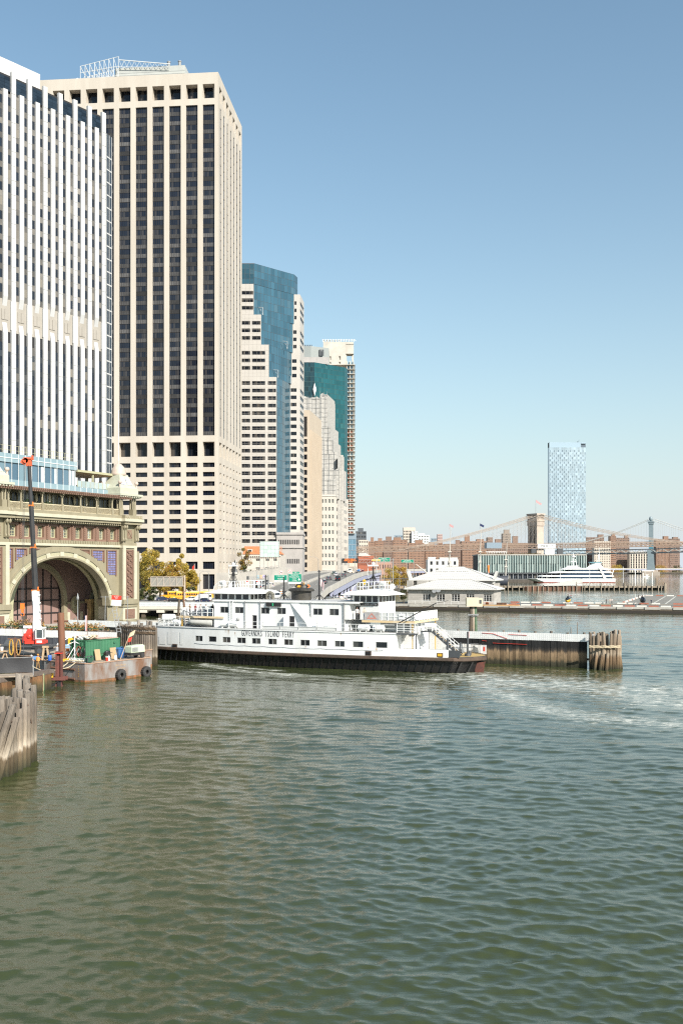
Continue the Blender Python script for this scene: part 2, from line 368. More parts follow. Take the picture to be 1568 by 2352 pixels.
# ---------------------------------------------------------------- white tower at the left edge
M_wpier = mat('white_pier', (.50,.495,.485), .55, col2=(.42,.415,.405), scale=.2, stretch=4)
M_tanp = mat('tan_panel', (.33,.30,.26), .8, col2=(.28,.255,.22), scale=.4)
G_blue = glass('blue_black_glass', (.010,.014,.022), (.20,.18,.15), .2, .06, .55)
M_sp2 = mat('grey_spandrel', (.075,.072,.067), .4, col2=(.21,.19,.165), scale=.25, rnd=.5, amt=.35)
def white_tower():
    t = thing('office_tower', 'white ribbed tower at the left edge with a beige band halfway up', 'skyscraper', (-64.3, 272.8, 0), math.atan2(.785, .62))
    body = MB(); body.box(-75, -.05, .35, 30, 2.5, 137.2, 0); body.build('core', [M_dark], t)
    HP = 2.335; TOPT, TOPS = 138.2, 133.2
    pr = []
    for k in range(30):
        tall = k % 2 == 0; x = -1.03-HP*k; w = .63
        mb = MB()
        zt = TOPT if tall else TOPS
        if tall:
            mb.box(x-w, x+w, -.26, .5, 2.5, zt, 0)
            mb.prism([(x-w-.12, -.255), (x+w+.12, -.255), (x+w+.12, .3), (x-w-.12, .3)], 73.4, 80.6, 0)
        else:
            for a, b, up in ((2.5, 72.4, True), (81.6, zt, False)):
                mb.box(x-w, x+w, -.3, .5, a, b, 0)
            # slanted ends that fold back to the wall
            mb.add([(x-w,-.3,81.6),(x+w,-.3,81.6),(x+w,.3,79.0),(x-w,.3,79.0),(x-w,.5,81.6),(x+w,.5,81.6)], [(0,1,2,3),(0,3,4),(1,5,2)], 0)
            mb.add([(x-w,-.3,72.4),(x+w,-.3,72.4),(x+w,.3,75.4),(x-w,.3,75.4),(x-w,.5,72.4),(x+w,.5,72.4)], [(1,0,3,2),(3,0,4),(2,5,1)], 0)
            mb.box(x-.9, x-.05, .1, .3, 75.8, 78.4, 1); mb.box(x+.05, x+.9, .1, .3, 75.8, 78.4, 1)
        for j in range(int((zt-6)/3.62)):
            z = 6+3.62*j
            if 70 < z < 83: continue
            mb.box(x-w+.01, x+w-.01, -.31, -.3, z, z+.045, 2)
        mb.build('pier', [M_wpier, M_tanp, M_grey], t)
    band = MB(); band.box(-74, -.1, .24, .36, 72.9, 81.1, 0); band.build('tan_band', [M_tanp], t)
    wn_ = Panes('window', [G_blue, M_mull], t); sp = Panes('spandrel_panel', [M_sp2], t); low = Panes('lower_spandrel', [mat('blue_spandrel', (.022,.028,.038), .25, col2=(.04,.045,.05), scale=.3, rnd=.4)], t)
    for k in range(24):
        xa = -1.03-HP*k-HP+.63; w = HP-1.26
        for j in range(36):
            z = 5+3.62*j
            if 69.5 < z < 81: continue
            wn_.add((xa, .22, z+1.5), 0, 'w', pane_fn(w, 2.1), -k+j*.1)
            (sp if z > 80 else low).add((xa, .2, z), 0, 's', (lambda mb, w=w: mb.box(0, w, 0, .1, 0, 1.48)), -k+j*.1)
    for p in (wn_, sp, low): p.done()
    cr = Panes('crown_glass', [mat('crown_glass', (.012,.02,.03), .05, rnd=.5, spec=.6), M_steelw], t)
    for k in range(14):
        for i in range(2):
            for q in range(5):
                cr.add((-1.03-4.67*k-4.67+.76+i*1.6, .2, 133.4+q*.84-.9), 0, 'c', pane_fn(1.56, .8, fw=.05), -k)
    cr.done()
    ph = MB(); ph.box(-70, -17, 6, 26, 137.25, 144.3, 0)
    for k in range(60): ph.box(-69.5+k*.87, -69.42+k*.87, 5.95, 5.995, 137.25, 144.2, 1)
    ph.build('penthouse', [M_wpier, M_steelw], t)
    e = MB(); e.T = TR(0, 0, 0, R(20.5)); e.box(0.02, 2.8, 0.05, 6, 2.5, 132.9, 0)
    for k in range(37):
        z = 4+3.5*k
        if z < 130: e.box(.02, 2.8, .0, .045, z, z+.35, 1)
    for x in (.05, 1.3, 2.6): e.box(x, x+.16, -.06, -.002, 2.5, 132.9, 1)
    e.build('corner_strip', [mat('corner_glass', (.016,.026,.04), .07, col2=(.05,.06,.07), scale=.8), M_wpier], t)
white_tower()

# ---------------------------------------------------------------- stepped blue and white tower
M_wpanel = mat('pale_stone_panel', (.47,.435,.395), .6, col2=(.42,.39,.35), scale=.2)
G_bluecw = glass('blue_curtain_wall', (.035,.09,.125), (.07,.14,.18), .10, .05, .6, .2, .01)
M_granite = mat('grey_granite', (.40,.37,.35), .8, col2=(.32,.30,.28), scale=.3, bump=.1)
def stepped_tower():
    t = thing('office_tower', 'blue glass tower with stepped white striped wings rising beside the beige tower', 'skyscraper', (0, 0, 0))
    wl_ = MB(); st = Panes('ribbon_window', [G_dark, M_mull], t); cw = Panes('glass_panel', [G_bluecw, M_dgrey], t)
    co = MB()
    X = lambda px, Y: XD(px, Y)
    XL = X(543, 520)
    tiers = [(172.8, 162.0, 583.5, 675.5, 0), (162.0, 146.0, 582.8, 675, 1), (146.0, 130.3, 600, 672.3, 2), (130.3, 113.4, 617.6, 669.5, 3), (113.4, 4.0, 635.4, 666.5, 4)]
    colpx = [(554.6, 574.4), (578.6, 609), (615, 634.4)]
    R0 = (X(689, 540), 540.0); R1 = (-21.0, 555.5)
    for zt, zb, rx, lx, k in tiers:
        a = (X(rx, 520), 520.0); b = (X(lx, 540), 540.0)
        wd = a[0]-XL
        zr = [158.4-3.93*i for i in range(34)]
        rows = [(z-1.95, z) for z in zr if zb+.4 < z-1.95 and z < zt-.4 and z > 26]
        if k == 0:
            facade(wl_, cw, TR(XL, 520), wd, zb, zt, grid(0, wd, 4, .94), [(zb+.1+2.6*i, zb+2.6+2.6*i) for i in range(4)], .05, 0, m=1)
        else:
            cols = []
            for c0, c1 in colpx:
                x0, x1 = X(c0, 520)-XL, min(X(c1, 520)-XL, wd-.35)
                if x1-x0 > 1.5: cols.append((x0, x1))
            if k == 1: cols = [(X(554.6, 520)-XL, wd-.3)]
            facade(wl_, st, TR(XL, 520), wd, zb, zt, cols, rows, .25, 4, prio=10)
        d = Vector((b[0]-a[0], b[1]-a[1])); L_ = d.length; rz = math.atan2(d.y, d.x)
        zc = 4 if k == 4 else zb
        nz_ = max(2, round((zt-zc)/3.93)); n = max(4, round(L_/2.45))
        cells = [(zc+(zt-zc)*i/nz_+.05, zc+(zt-zc)*(i+1)/nz_-.05) for i in range(nz_)]
        facade(wl_, cw, TR(a[0], a[1], 0, rz), L_, zc, zt, grid(0, L_, n, .955), cells, .06, 0, m=1, prio=k*.1)
        if k == 0: # slim right return of the glass crown
            facade(wl_, cw, TR(b[0], b[1], 0, R(75)), 6, zb, zt, grid(0, 6, 2, .95), cells, .06, 0, m=1)
            poly = [(XL, 520.3), (a[0]-.1, 520.3), (b[0]-.2, b[1]+.2), (b[0]+1, b[1]+5), (XL, 546)]
        else:
            wr = R0[0]-b[0]
            rr = [162.2-3.93*i for i in range(36)]; rows2 = [(z-1.95, z) for z in rr if zb+.3 < z-1.95 and z < zt-.3 and z > 34]
            facade(wl_, st, TR(b[0], b[1]), wr, zb, zt, [(.25, wr-1.9)], rows2, .2, 2)
            L2 = 16.0; rz2 = R(84.6)
            facade(wl_, st, TR(R0[0], R0[1], 0, rz2), L2, zb, zt, [(.15, L2-.4)], rows2, .2, 5)
            poly = [(XL, 520.8), (a[0]-.3, 520.8), (b[0]-.3, b[1]+.8), (R0[0]-.6, 540.8), (-22.2, 556), (XL, 560)]
        co.prism(poly, zb if k < 4 else 4, zt-.15, 0)
        # stone seams on the white walls
        tp = [(XL, 520), a, b]+([R0, R1] if k else [(b[0]+1.5, b[1]+5.8)])+[(XL, 560)]
        wl_.poly([(x, y, zt) for x, y in tp], 0)
    for zt, zb, rx, lx, k in tiers[1:]:
        a = X(rx, 520)
        for i in range(int((zt-zb)/1.96)): wl_.box(XL, a, 519.975, 519.99, zb+1.96*i+.1, zb+1.96*i+.16, 2)
        nn = int((a-XL)/2.1)
        for i in range(nn): wl_.box(a-2.1*i-.05, a-2.1*i, 519.96, 519.97, zb+.2, zt, 2)
    wl_.build('wall', [M_wpanel, M_dgrey, mat('seam_grey', (.36,.34,.31), .8)], t)
    co.build('core', [M_dark], t)
    st.done(); cw.done()
    for px, Y, z in ((604, 521, 146), (660, 530, 130.3), (639, 522, 113.4), (668, 538, 113.4), (572, 521, 162)):
        g = MB(); x = X(px, Y); g.bar((x, Y, z), (x, Y, z+4), .2); g.bar((x, Y, z+4), (x-2.5, Y+1, z+4.4), .2); g.bar((x-1.6, Y+1, z+4.2), (x, Y+1, z), .15)
        g.build('roof_davit', [mat('pale_grey_davit', (.45,.47,.47), .5)], t)
    gb = MB(); gb.box(X(635.4, 519), X(697, 534), 519, 552, 3, 31.0, 0); gb.box(X(634, 518.5), X(698.5, 534), 518.4, 553, 31.0, 32.2, 0); gb.box(X(634, 518.5), X(698.5, 534), 518.4, 553, 24, 24.8, 0)
    for k in range(12): gb.box(X(640, 519)+k*.92, X(640, 519)+k*.92+.5, 518.9, 518.97, 26, 28.4, 1); gb.box(X(640, 519)+k*.92, X(640, 519)+k*.92+.5, 518.9, 518.97, 16, 18.4, 1)
    gb.build('granite_base', [M_granite, M_dark], t)
stepped_tower()

# ---------------------------------------------------------------- towers further up the shore
M_buff = mat('buff_stone', (.46,.385,.30), .8, col2=(.41,.34,.26), scale=.2, stretch=3)
M_lime = mat('limestone', (.54,.49,.425), .85, col2=(.47,.425,.37), scale=.25, stretch=2)
def fin_tower():
    t = thing('office_tower', 'slender buff tower with vertical stone fins in front of the netted tower', 'skyscraper', (XD(711, 620), 620, 0), R(0))
    w = XD(711, 620)-XD(694, 620); zt = 14+361*620/F; L_ = 45; a = math.atan2(44, 6.4)
    wm = MB(); pn = Panes('window', [G_dark, M_mull], t)
    rows = [(zt-18-4.8*i-3.1, zt-18-4.8*i) for i in range(18)]
    facade(wm, pn, TR(-w, 0), w, 3, zt, [(.4, w-1.6)], [(zt-16.5, zt-4)]+[r for r in rows if r[0] > 4 and r[1] < zt-17], .5, 3)
    facade(wm, None, TR(0, 0, 0, a), L_, 3, zt, [], [], .3)
    wm.poly([(-w, 0, zt), (0, 0, zt), (6.4, 44, zt), (-w, 44, zt)], 0)
    wm.build('wall', [M_buff], t)
    c = MB(); c.prism([(-w+.1, .6), (-1.2, .6), (5, 43), (-w+.1, 43)], 3, zt-.3); c.build('core', [M_dark], t)
    for k in range(11):
        f = MB(); f.T = TR(0, 0, 0, a); x = 2+k*3.9; f.box(x, x+.8, -.9, -.005, 3, zt-12, 1); f.box(x+.81, x+3.0, -.06, -.004, 3, zt-12.5, 0)
        f.build('fin', [mat('brown_recess', (.13,.10,.07), .8), M_buff], t)
    pn.done()
fin_tower()

def netted_tower():
    t = thing('office_tower', 'stepped stone tower wrapped in pale scaffold netting at its top', 'skyscraper', (0, 0, 0))
    M_net = mat('scaffold_netting', (.45,.43,.395), .95, col2=(.30,.285,.26), scale=.35, stretch=.4, bump=.3, detail=8)
    Y = 710.0; Z = lambda py: ZD(py, Y); X = lambda px: XD(px, Y)
    wm = MB(); pn = Panes('window', [glass('grey_green_glass', (.05,.06,.06), (.22,.23,.2), .3), M_lime], t)
    # lower shaft: bare stone with windows
    x0, x1 = X(733), X(770); zt = Z(1136); w = x1-x0
    rows = [(Z(1316)+5.55*i, Z(1316)+5.55*i+2.7) for i in range(1, 14)]
    rows = [r for r in rows if r[1] < zt-2]
    cols = [(X(c-2.3)-x0, X(c+2.3)-x0) for c in (740, 748, 756, 764)]
    facade(wm, pn, TR(x0, Y), w, 3, zt, cols, rows, .35, 1, nh=1, frame=.1)
    facade(wm, None, TR(x1, Y, 0, R(80)), 55, 3, zt, [], [], .3)
    wm.poly([(x0, Y, zt), (x1, Y, zt), (x1+9.5, Y+54, zt), (x0, Y+54, zt)], 0)
    for z in (zt-1.2, Z(1310), Z(1288)): wm.box(x0-.2, x1+.25, Y-.35, Y-.01, z, z+.5, 0)
    wm.build('wall', [M_lime], t)
    sw = MB(); d = Vector((math.cos(R(80)), math.sin(R(80))))
    for k in range(6):
        for z in rows[:]: 
            p = Vector((x1, Y))+d*(5+8*k); sw.quad((p.x+.04, p.y, z[0]), (p.x+.04+d.x*3, p.y+d.y*3, z[0]), (p.x+.04+d.x*3, p.y+d.y*3, z[1]), (p.x+.04, p.y, z[1]))
    sw.build('side_window', [G_dark], t)
    # netted upper steps: (left px, right px, top py, bottom py, depth offset)
    steps = [(697, 752, 912, 1140, 30), (735, 751, 905, 1140, 33), (733, 759.5, 980, 1140, 24), (733, 765, 1008, 1140, 18), (733, 773, 1040, 1140, 12), (733, 778, 1077, 1140, 6), (733, 771.5, 1100, 1134, .6)]
    for i, (a, b, tp, bt, dy) in enumerate(steps):
        m = MB(); y = Y+dy; xa, xb = XD(a, y), XD(b, y); za, zb = ZD(bt, y)-2, ZD(tp, y); r_ = random.Random(i)
        n = max(4, int((xb-xa)/1.6)); top = [zb+r_.uniform(-1.2, 1.0) for _ in range(n+1)]; off = [r_.uniform(-.35, .35) for _ in range(n+1)]
        for k in range(n):
            p0, p1 = xa+(xb-xa)*k/n, xa+(xb-xa)*(k+1)/n
            m.quad((p0, y+off[k], za), (p1, y+off[k+1], za), (p1, y+off[k+1], top[k+1]), (p0, y+off[k], top[k]))
        m.quad((xb, y+off[n], za), (xb+5.5, y+32, za), (xb+5.5, y+32, top[n]), (xb, y+off[n], top[n])); m.quad((xa, y+32, za), (xa, y+off[0], za), (xa, y+off[0], top[0]), (xa, y+32, top[0]))
        m.poly([(xa, y+off[0], zb-1.3), (xb, y+off[n], zb-1.3), (xb+5.5, y+32, zb-1.3), (xa, y+32, zb-1.3)])
        m.build('netting', [M_net], t)
        s = MB()
        for k in range(0, n+1, 2):
            p0 = xa+(xb-xa)*k/n; s.bar((p0, y-.45, za), (p0, y-.45, zb+r_.uniform(.4, 2.4)), .14)
        z = zb-1
        while z > za: s.bar((xa, y-.5, z), (xb, y-.5, z), .12); z -= 3.4
        s.build('scaffold', [M_grey], t)
    # hoist run in netting on the right side
    h = MB(); h.box(X(775), X(783), Y+8, Y+16, 3, ZD(1050, Y+8), 0); h.box(X(783.2), X(788), Y+20, Y+34, 3, ZD(1045, Y+20), 0); h.build('hoist_cover', [M_net], t)
    pn.done()
netted_tower()

G_teal = glass('teal_curtain_wall', (.010,.07,.08), (.03,.12,.125), .12, .06, .55, .2, .01)
def teal_tower():
    t = thing('office_tower', 'green teal glass tower with a grey plant room on its roof', 'skyscraper', (0, 0, 0))
    wm = MB(); cw = Panes('glass_panel', [G_teal, M_dgrey], t)
    a0 = (XD(694, 850), 850.0); a = (XD(722, 850), 850.0); b = (XD(792, 872), 872.0)
    zt = 14+471*850/F
    def face(p, q, n, mm=1):
        d = Vector((q[0]-p[0], q[1]-p[1])); L_ = d.length; nz_ = 45
        facade(wm, cw, TR(p[0], p[1], 0, math.atan2(d.y, d.x)), L_, 3, zt, grid(0, L_, n, .93), [(3+(zt-3)*i/nz_+.25, 3+(zt-3)*(i+1)/nz_-.02) for i in range(nz_)], .08, 0, m=0, prio=mm)
    face(a, b, 14); face(b, (b[0]+2.2, b[1]+6), 2)
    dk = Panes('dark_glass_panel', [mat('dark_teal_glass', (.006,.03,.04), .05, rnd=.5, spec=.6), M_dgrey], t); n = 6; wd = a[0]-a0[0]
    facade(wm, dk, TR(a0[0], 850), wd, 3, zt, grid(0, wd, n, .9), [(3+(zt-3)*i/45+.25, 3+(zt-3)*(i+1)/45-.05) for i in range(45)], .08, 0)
    wm.poly([(a0[0], 850, zt), (a[0], 850, zt), (b[0], b[1], zt), (b[0]+2.2, b[1]+6, zt), (a0[0], 900, zt)], 1)
    wm.build('wall', [mat('teal_mullion', (.03,.075,.075), .4), M_grey], t)
    c = MB(); c.prism([(a0[0], 850.5), (a[0]-.2, 850.5), (b[0]-.6, b[1]+.4), (b[0]+.6, b[1]+7), (a0[0], 900)], 3, zt-.3); c.build('core', [M_dark], t)
    cw.done(); dk.done()
    p = MB(); p.box(XD(694, 858), XD(714, 858), 858, 890, zt, ZD(795, 858), 0); p.prism([(XD(714, 858), 858), (XD(755, 866), 866), (XD(755, 866), 890), (XD(714, 858), 890)], zt, ZD(796, 860), 0)
    p.box(XD(694, 858), XD(755, 864), 857.4, 857.9, zt, zt+6, 1)
    for k in range(2): p.box(XD(733+k*6, 862), XD(737.5+k*6, 862), 860.6, 861.5, ZD(817, 861), ZD(803, 861), 2)
    for k in range(5): p.box(XD(698+k*4, 858), XD(700+k*4, 858), 861, 864, ZD(795, 858), ZD(790, 858), 2)
    p.build('plant_room', [mat('plant_grey', (.25,.27,.26), .6), M_granite, M_dgrey], t)
    o = MB(); c0 = Vector((a[0]+.2, 848.4, ZD(894, 848))); 
    vs = [c0+Vector(v) for v in ((1.4,0,0),(-1.4,0,0),(0,.7,0),(0,-.7,0),(0,0,5.6),(0,0,-5.6))]
    o.add(vs, [(0,3,5),(3,1,5),(1,2,5),(2,0,5),(3,0,4),(1,3,4),(2,1,4),(0,2,4)]); o.build('diamond_ornament', [M_steelw], t)
teal_tower()

def concrete_tower():
    t = thing('unfinished_tower', 'bare concrete tower under construction with open floor slabs', 'skyscraper', (0, 0, 0))
    Y = 1000.0; X = lambda px: XD(px, Y); Z = lambda py: ZD(py, Y)
    M_c = mat('raw_concrete', (.55,.51,.44), .9, col2=(.40,.37,.32), scale=.12, detail=6)
    c = MB(); c.box(X(756), X(796), Y+2, Y+30, 3, Z(800), 0)
    # upper walls with openings
    T = TR(X(742), Y); wd = X(794)-X(742)
    facade(c, None, T, wd, Z(838), Z(790), [(X(757)-X(742), X(760)-X(742)), (X(778)-X(742), X(782)-X(742))], [(Z(836), Z(831)), (Z(826), Z(818))], 1.2)
    c.box(X(742)-.02, X(812), Y+.02, Y+3, Z(790), Z(785), 0); c.box(X(742), X(794), Y+1.3, Y+28, Z(838), Z(791), 0)
    for k in range(6): c.box(X(742)+k*3.0, X(742)+k*3.0+1.6, Y+.5, Y+1.5, Z(785), Z(781), 0)
    c.box(X(794)+.01, X(812), Y+.6, Y+12, Z(812), Z(785)-.01, 0); c.box(X(808), X(812), Y+4, Y+12, Z(850), Z(812), 0); c.build('core_wall', [M_c], t)
    sl = MB(); zs = [Z(838+10.45*i) for i in range(38)]
    base = None
    for i, z in enumerate(zs):
        m = MB(); m.box(X(772 if i < 2 else 788), X(815.2), Y-2.5, Y+26, z-.35, z, 0)
        m.bar((X(815), Y-2.3, z-.2), (X(818.5), Y-2.3, z-.1), .12, m=1)
        m.build('floor_slab', [M_c, M_grey], t)
        cl = MB()
        for x in (X(796.5), X(804), X(811.5)): cl.box(x-.35, x+.35, Y-1, Y, z, z+4.0, 0)
        cl.build('column', [M_c], t)
        if i > 14 and i not in (20, 21):
            q = MB(); q.box(X(797), X(811.4), Y+.6, Y+.9, z+.02, z+1.9, 0); q.build('brick_infill', [mat('rust_infill', (.30,.10,.06), .8, col2=(.2,.07,.045), scale=.5)], t)
        else:
            q = MB(); q.quad((X(797), Y+1, z+.1), (X(811), Y+1, z+.1), (X(811), Y+1, z+3.6), (X(797), Y+1, z+3.6)); q.build('glazing', [glass('pale_blue_glass', (.10,.18,.24), (.3,.4,.45), .3)], t)
    fr = MB()
    for px in range(741, 815, 6):
        fr.bar((X(px), Y, Z(785)), (X(px), Y, Z(779)), .35); fr.bar((X(px), Y, Z(779)), (X(px)+2.2, Y+1, Z(783)), .2)
    fr.bar((X(741), Y, Z(781)), (X(815), Y, Z(781)), .3); fr.build('formwork_frame', [M_steelw], t)
concrete_tower()

# ---------------------------------------------------------------- generic far blocks
def block(name, label, cat, px0, px1, ytop, Y, m, nx, nz, z0=3.0, dep=20, wf=.5, hf=.5, gl=None, group=None, side=None, roof=None, ztrim=0, sfx=0):
    """a far building: front wall with real openings, side wall, roof, optional bulkheads (px pairs)"""
    x0, x1 = XD(px0, Y), XD(px1, Y); zt = ZD(ytop, Y); t = thing(name, label, cat, (x0, Y, 0), 0, group)
    w = x1-x0; wm = MB(); pn = Panes('window', [gl or G_dark, M_dgrey], t, 300)
    ph = (zt-z0)/nz; rows = [(z0+ph*i+ph*(1-hf)/2, z0+ph*i+ph*(1+hf)/2) for i in range(nz)]
    rows = [r for r in rows if r[1] < zt-ph*.2]
    facade(wm, pn, TR(0, 0), w, z0, zt, grid(.4, w-.4, nx, wf), rows, .3, 1)
    # both flanks
    ns = max(2, int(nx*dep/w*.8)); facade(wm, pn, TR(w, 0, 0, R(90)), dep, z0, zt, grid(.4, dep-.4, ns, wf), rows, .3, 1, prio=-1)
    facade(wm, None, TR(0, dep, 0, R(-90)), dep, z0, zt, [], [], .3)
    wm.quad((w, dep, z0), (0, dep, z0), (0, dep, zt), (w, dep, zt)); wm.poly([(0, 0, zt), (w, 0, zt), (w, dep, zt), (0, dep, zt)], 0)
    wm.build('wall', [m], t); c = MB(); c.box(.5, w-.5, .5, dep-.5, z0, zt-.3); c.build('core', [M_dark], t)
    pn.done()
    for a, b, yt in (roof or []):
        r_ = MB(); q0, q1 = XD(a, Y+4)-x0, XD(b, Y+4)-x0; r_.box(q0, q1, 4, 4+max(4, (q1-q0)*.8), zt+.01, ZD(yt, Y+4), 0); r_.box(q0-.2, q1+.2, 3.8, 4.2+max(4, (q1-q0)*.8), ZD(yt, Y+4), ZD(yt, Y+4)+.5, 0)
        r_.build('roof_bulkhead', [m], t)
    return t
M_brick = mat('brown_brick', (.27,.165,.115), .9, col2=(.225,.135,.092), scale=.1, stretch=3)
M_brickd = mat('dark_brick', (.23,.155,.12), .9); M_brickr = mat('red_brick', (.36,.12,.07), .9)
M_pale = mat('pale_brick', (.55,.48,.40), .9); M_bluegrey = mat('blue_grey_cladding', (.22,.28,.33), .5)
G_far = glass('far_window_glass', (.02,.022,.026), (.3,.28,.25), .3, .15, .4)
B = block
B('glass_building', 'small blue glass block at the foot of the concrete tower', 'building', 796, 818, 1225, 1000, M_bluegrey, 6, 8, wf=.9, hf=.86, gl=glass('sky_blue_glass', (.10,.2,.27), (.22,.33,.4), .25))
B('dark_apartment_block', 'dark grey block behind the small blue glass building', 'building', 817, 841, 1220, 1300, mat('dark_cladding', (.09,.10,.11), .6), 6, 12, gl=G_far, roof=[(822, 834, 1214)], wf=.7)
B('grey_apartment_block', 'pale grey low block right of the dark grey block', 'building', 824, 845, 1240, 1250, M_pale, 5, 9, gl=G_far)
g_h = 'brick housing towers behind the stone bridge'
B('brick_tower', 'brick housing tower nearest the dark block, narrow and lowest of the row', 'apartment block', 843, 859.5, 1243.5, 1500, M_brick, 5, 14, gl=G_far, group=g_h, roof=[(851, 858, 1235)], wf=.42, hf=.4)
B('brick_tower', 'brick housing tower second from the dark block at the row end', 'apartment block', 860.5, 880, 1242, 1510, M_brick, 6, 14, gl=G_far, group=g_h, roof=[(868, 877, 1237)], wf=.42, hf=.4)
B('brick_tower', 'recessed brick tower in the middle of the brick row left of the tall grey block', 'apartment block', 880.5, 903, 1241, 1560, M_brickd, 7, 14, gl=G_far, group=g_h, roof=[(886, 899, 1233)], wf=.42, hf=.4)  # shaded part of the row; its shade is painted as darker brick
B('brick_tower', 'brick housing tower directly below the tall grey and white block', 'apartment block', 902, 935, 1240, 1490, M_brick, 10, 14, gl=G_far, group=g_h, roof=[(904, 921, 1235)], wf=.42, hf=.4)
B('brick_tower', 'brick housing tower right below the small white block with an orange bulkhead', 'apartment block', 938, 974, 1247, 1500, M_brick, 11, 13, gl=G_far, group=g_h, roof=[(953, 970, 1241)], wf=.42, hf=.4)
B('brick_tower', 'wide low brick housing block crossed by the bridge cable', 'apartment block', 976, 1020, 1252, 1520, M_brick, 13, 12, gl=G_far, group=g_h, roof=[(985, 997, 1246), (1006, 1016, 1248)], wf=.42, hf=.4)
B('brick_tower', 'shade-coloured brick block right of the wide low brick block', 'apartment block', 1020, 1060, 1249, 1540, M_brickd, 12, 12, gl=G_far, group=g_h, roof=[(1046, 1056, 1241)], wf=.42, hf=.4)  # shade on this block comes from the darker brick colour
B('brick_tower', 'bright brick housing tower behind the tall ship', 'apartment block', 1061, 1092, 1249, 1480, M_brick, 9, 12, gl=G_far, group=g_h, wf=.42, hf=.4)
B('brick_tower', 'brick housing tower with a big square roof house left of the stone bridge tower', 'apartment block', 1059, 1118, 1243, 1620, M_brick, 14, 11, gl=G_far, group=g_h, roof=[(1067, 1078, 1230), (1094, 1110, 1239)], wf=.42, hf=.4)
B('brick_tower', 'long brick housing block just left of the stone bridge tower', 'apartment block', 1120, 1214, 1247, 1640, M_brickd, 22, 11, gl=G_far, group=g_h, roof=[(1137, 1150, 1239), (1177, 1189, 1232)], wf=.42, hf=.4)
B('tall_apartment_block', 'tall grey and white block with a grid front above the brick towers', 'building', 926, 953, 1211.5, 1750, M_pale, 8, 17, gl=G_dark, wf=.6, hf=.6)
B('striped_apartment_block', 'white block with black window stripes right of the tall grey block', 'building', 959, 986, 1229, 1800, M_white, 7, 14, gl=G_dark, roof=[(962, 975, 1226)], wf=.6)
B('pale_apartment_block', 'stepped pale block joined to the right side of the tall grey block', 'building', 945, 959, 1221, 1745, M_white, 4, 15, gl=G_dark, wf=.5)
B('hazy_tower', 'faint blue tower left of the tall grey block', 'building', 906, 926, 1229, 3200, M_bluegrey, 5, 12, gl=G_far)
B('hazy_tower', 'faint slim reddish tower right of the striped white block', 'building', 1004, 1015.5, 1227, 3200, mat('rose_brick', (.42,.30,.27), .9), 4, 14, gl=G_far)
B('hazy_tower', 'faint low blue tower beside the slim reddish tower', 'building', 991, 1004, 1236, 3250, M_bluegrey, 4, 10, gl=G_far)
B('brick_high_rise', 'old brown stepped high-rise left of the stone bridge tower', 'building', 1154, 1172, 1225, 2000, mat('brown_stone', (.27,.22,.18), .9), 6, 16, gl=G_far, roof=[(1157, 1169, 1217)], wf=.4)
B('dark_high_rise', 'small dark high-rise seen through the bridge cables', 'building', 1119, 1131, 1234, 1950, M_brickd, 4, 12, gl=G_far, wf=.4)
g_r = 'brick housing towers behind the steel bridge'
B('brick_slab', 'brown brick slab left of the steel bridge tower behind the glass tower', 'apartment block', 1345.5, 1386, 1234, 2300, M_brickd, 12, 18, gl=G_far, group=g_r, roof=[(1373, 1385, 1228)], z0=1)
B('brick_slab', 'pale and red brick slab second right of the glass tower', 'apartment block', 1364, 1401, 1243, 2250, M_pale, 9, 18, gl=G_far, group=g_r, z0=1)
B('brick_slab', 'brown slab with balconies midway between the glass tower and the steel bridge tower', 'apartment block', 1401, 1414, 1231, 2260, M_brick, 5, 18, gl=G_far, group=g_r, z0=1, roof=[(1404, 1412, 1226)])
B('brick_slab', 'dark brick slab just left of the grey and white slab', 'apartment block', 1412.5, 1444.5, 1235, 2280, M_brickd, 10, 18, gl=G_far, group=g_r, z0=1, roof=[(1434, 1442, 1230)])
B('white_slab', 'white striped slab beside the steel bridge tower base', 'apartment block', 1445, 1488, 1267, 2240, M_pale, 7, 9, gl=G_dark, wf=.5, hf=.9, z0=1)
B('brick_slab', 'brick slab right of the steel bridge tower', 'apartment block', 1506, 1536, 1238, 2280, M_brick, 9, 17, gl=G_far, group=g_r, z0=1, roof=[(1523, 1534, 1232)])
B('brick_slab', 'brick slab at the right edge of the picture', 'apartment block', 1537, 1560, 1237, 2300, M_brickd, 8, 17, gl=G_far, group=g_r, z0=1, roof=[(1545, 1556, 1234)])

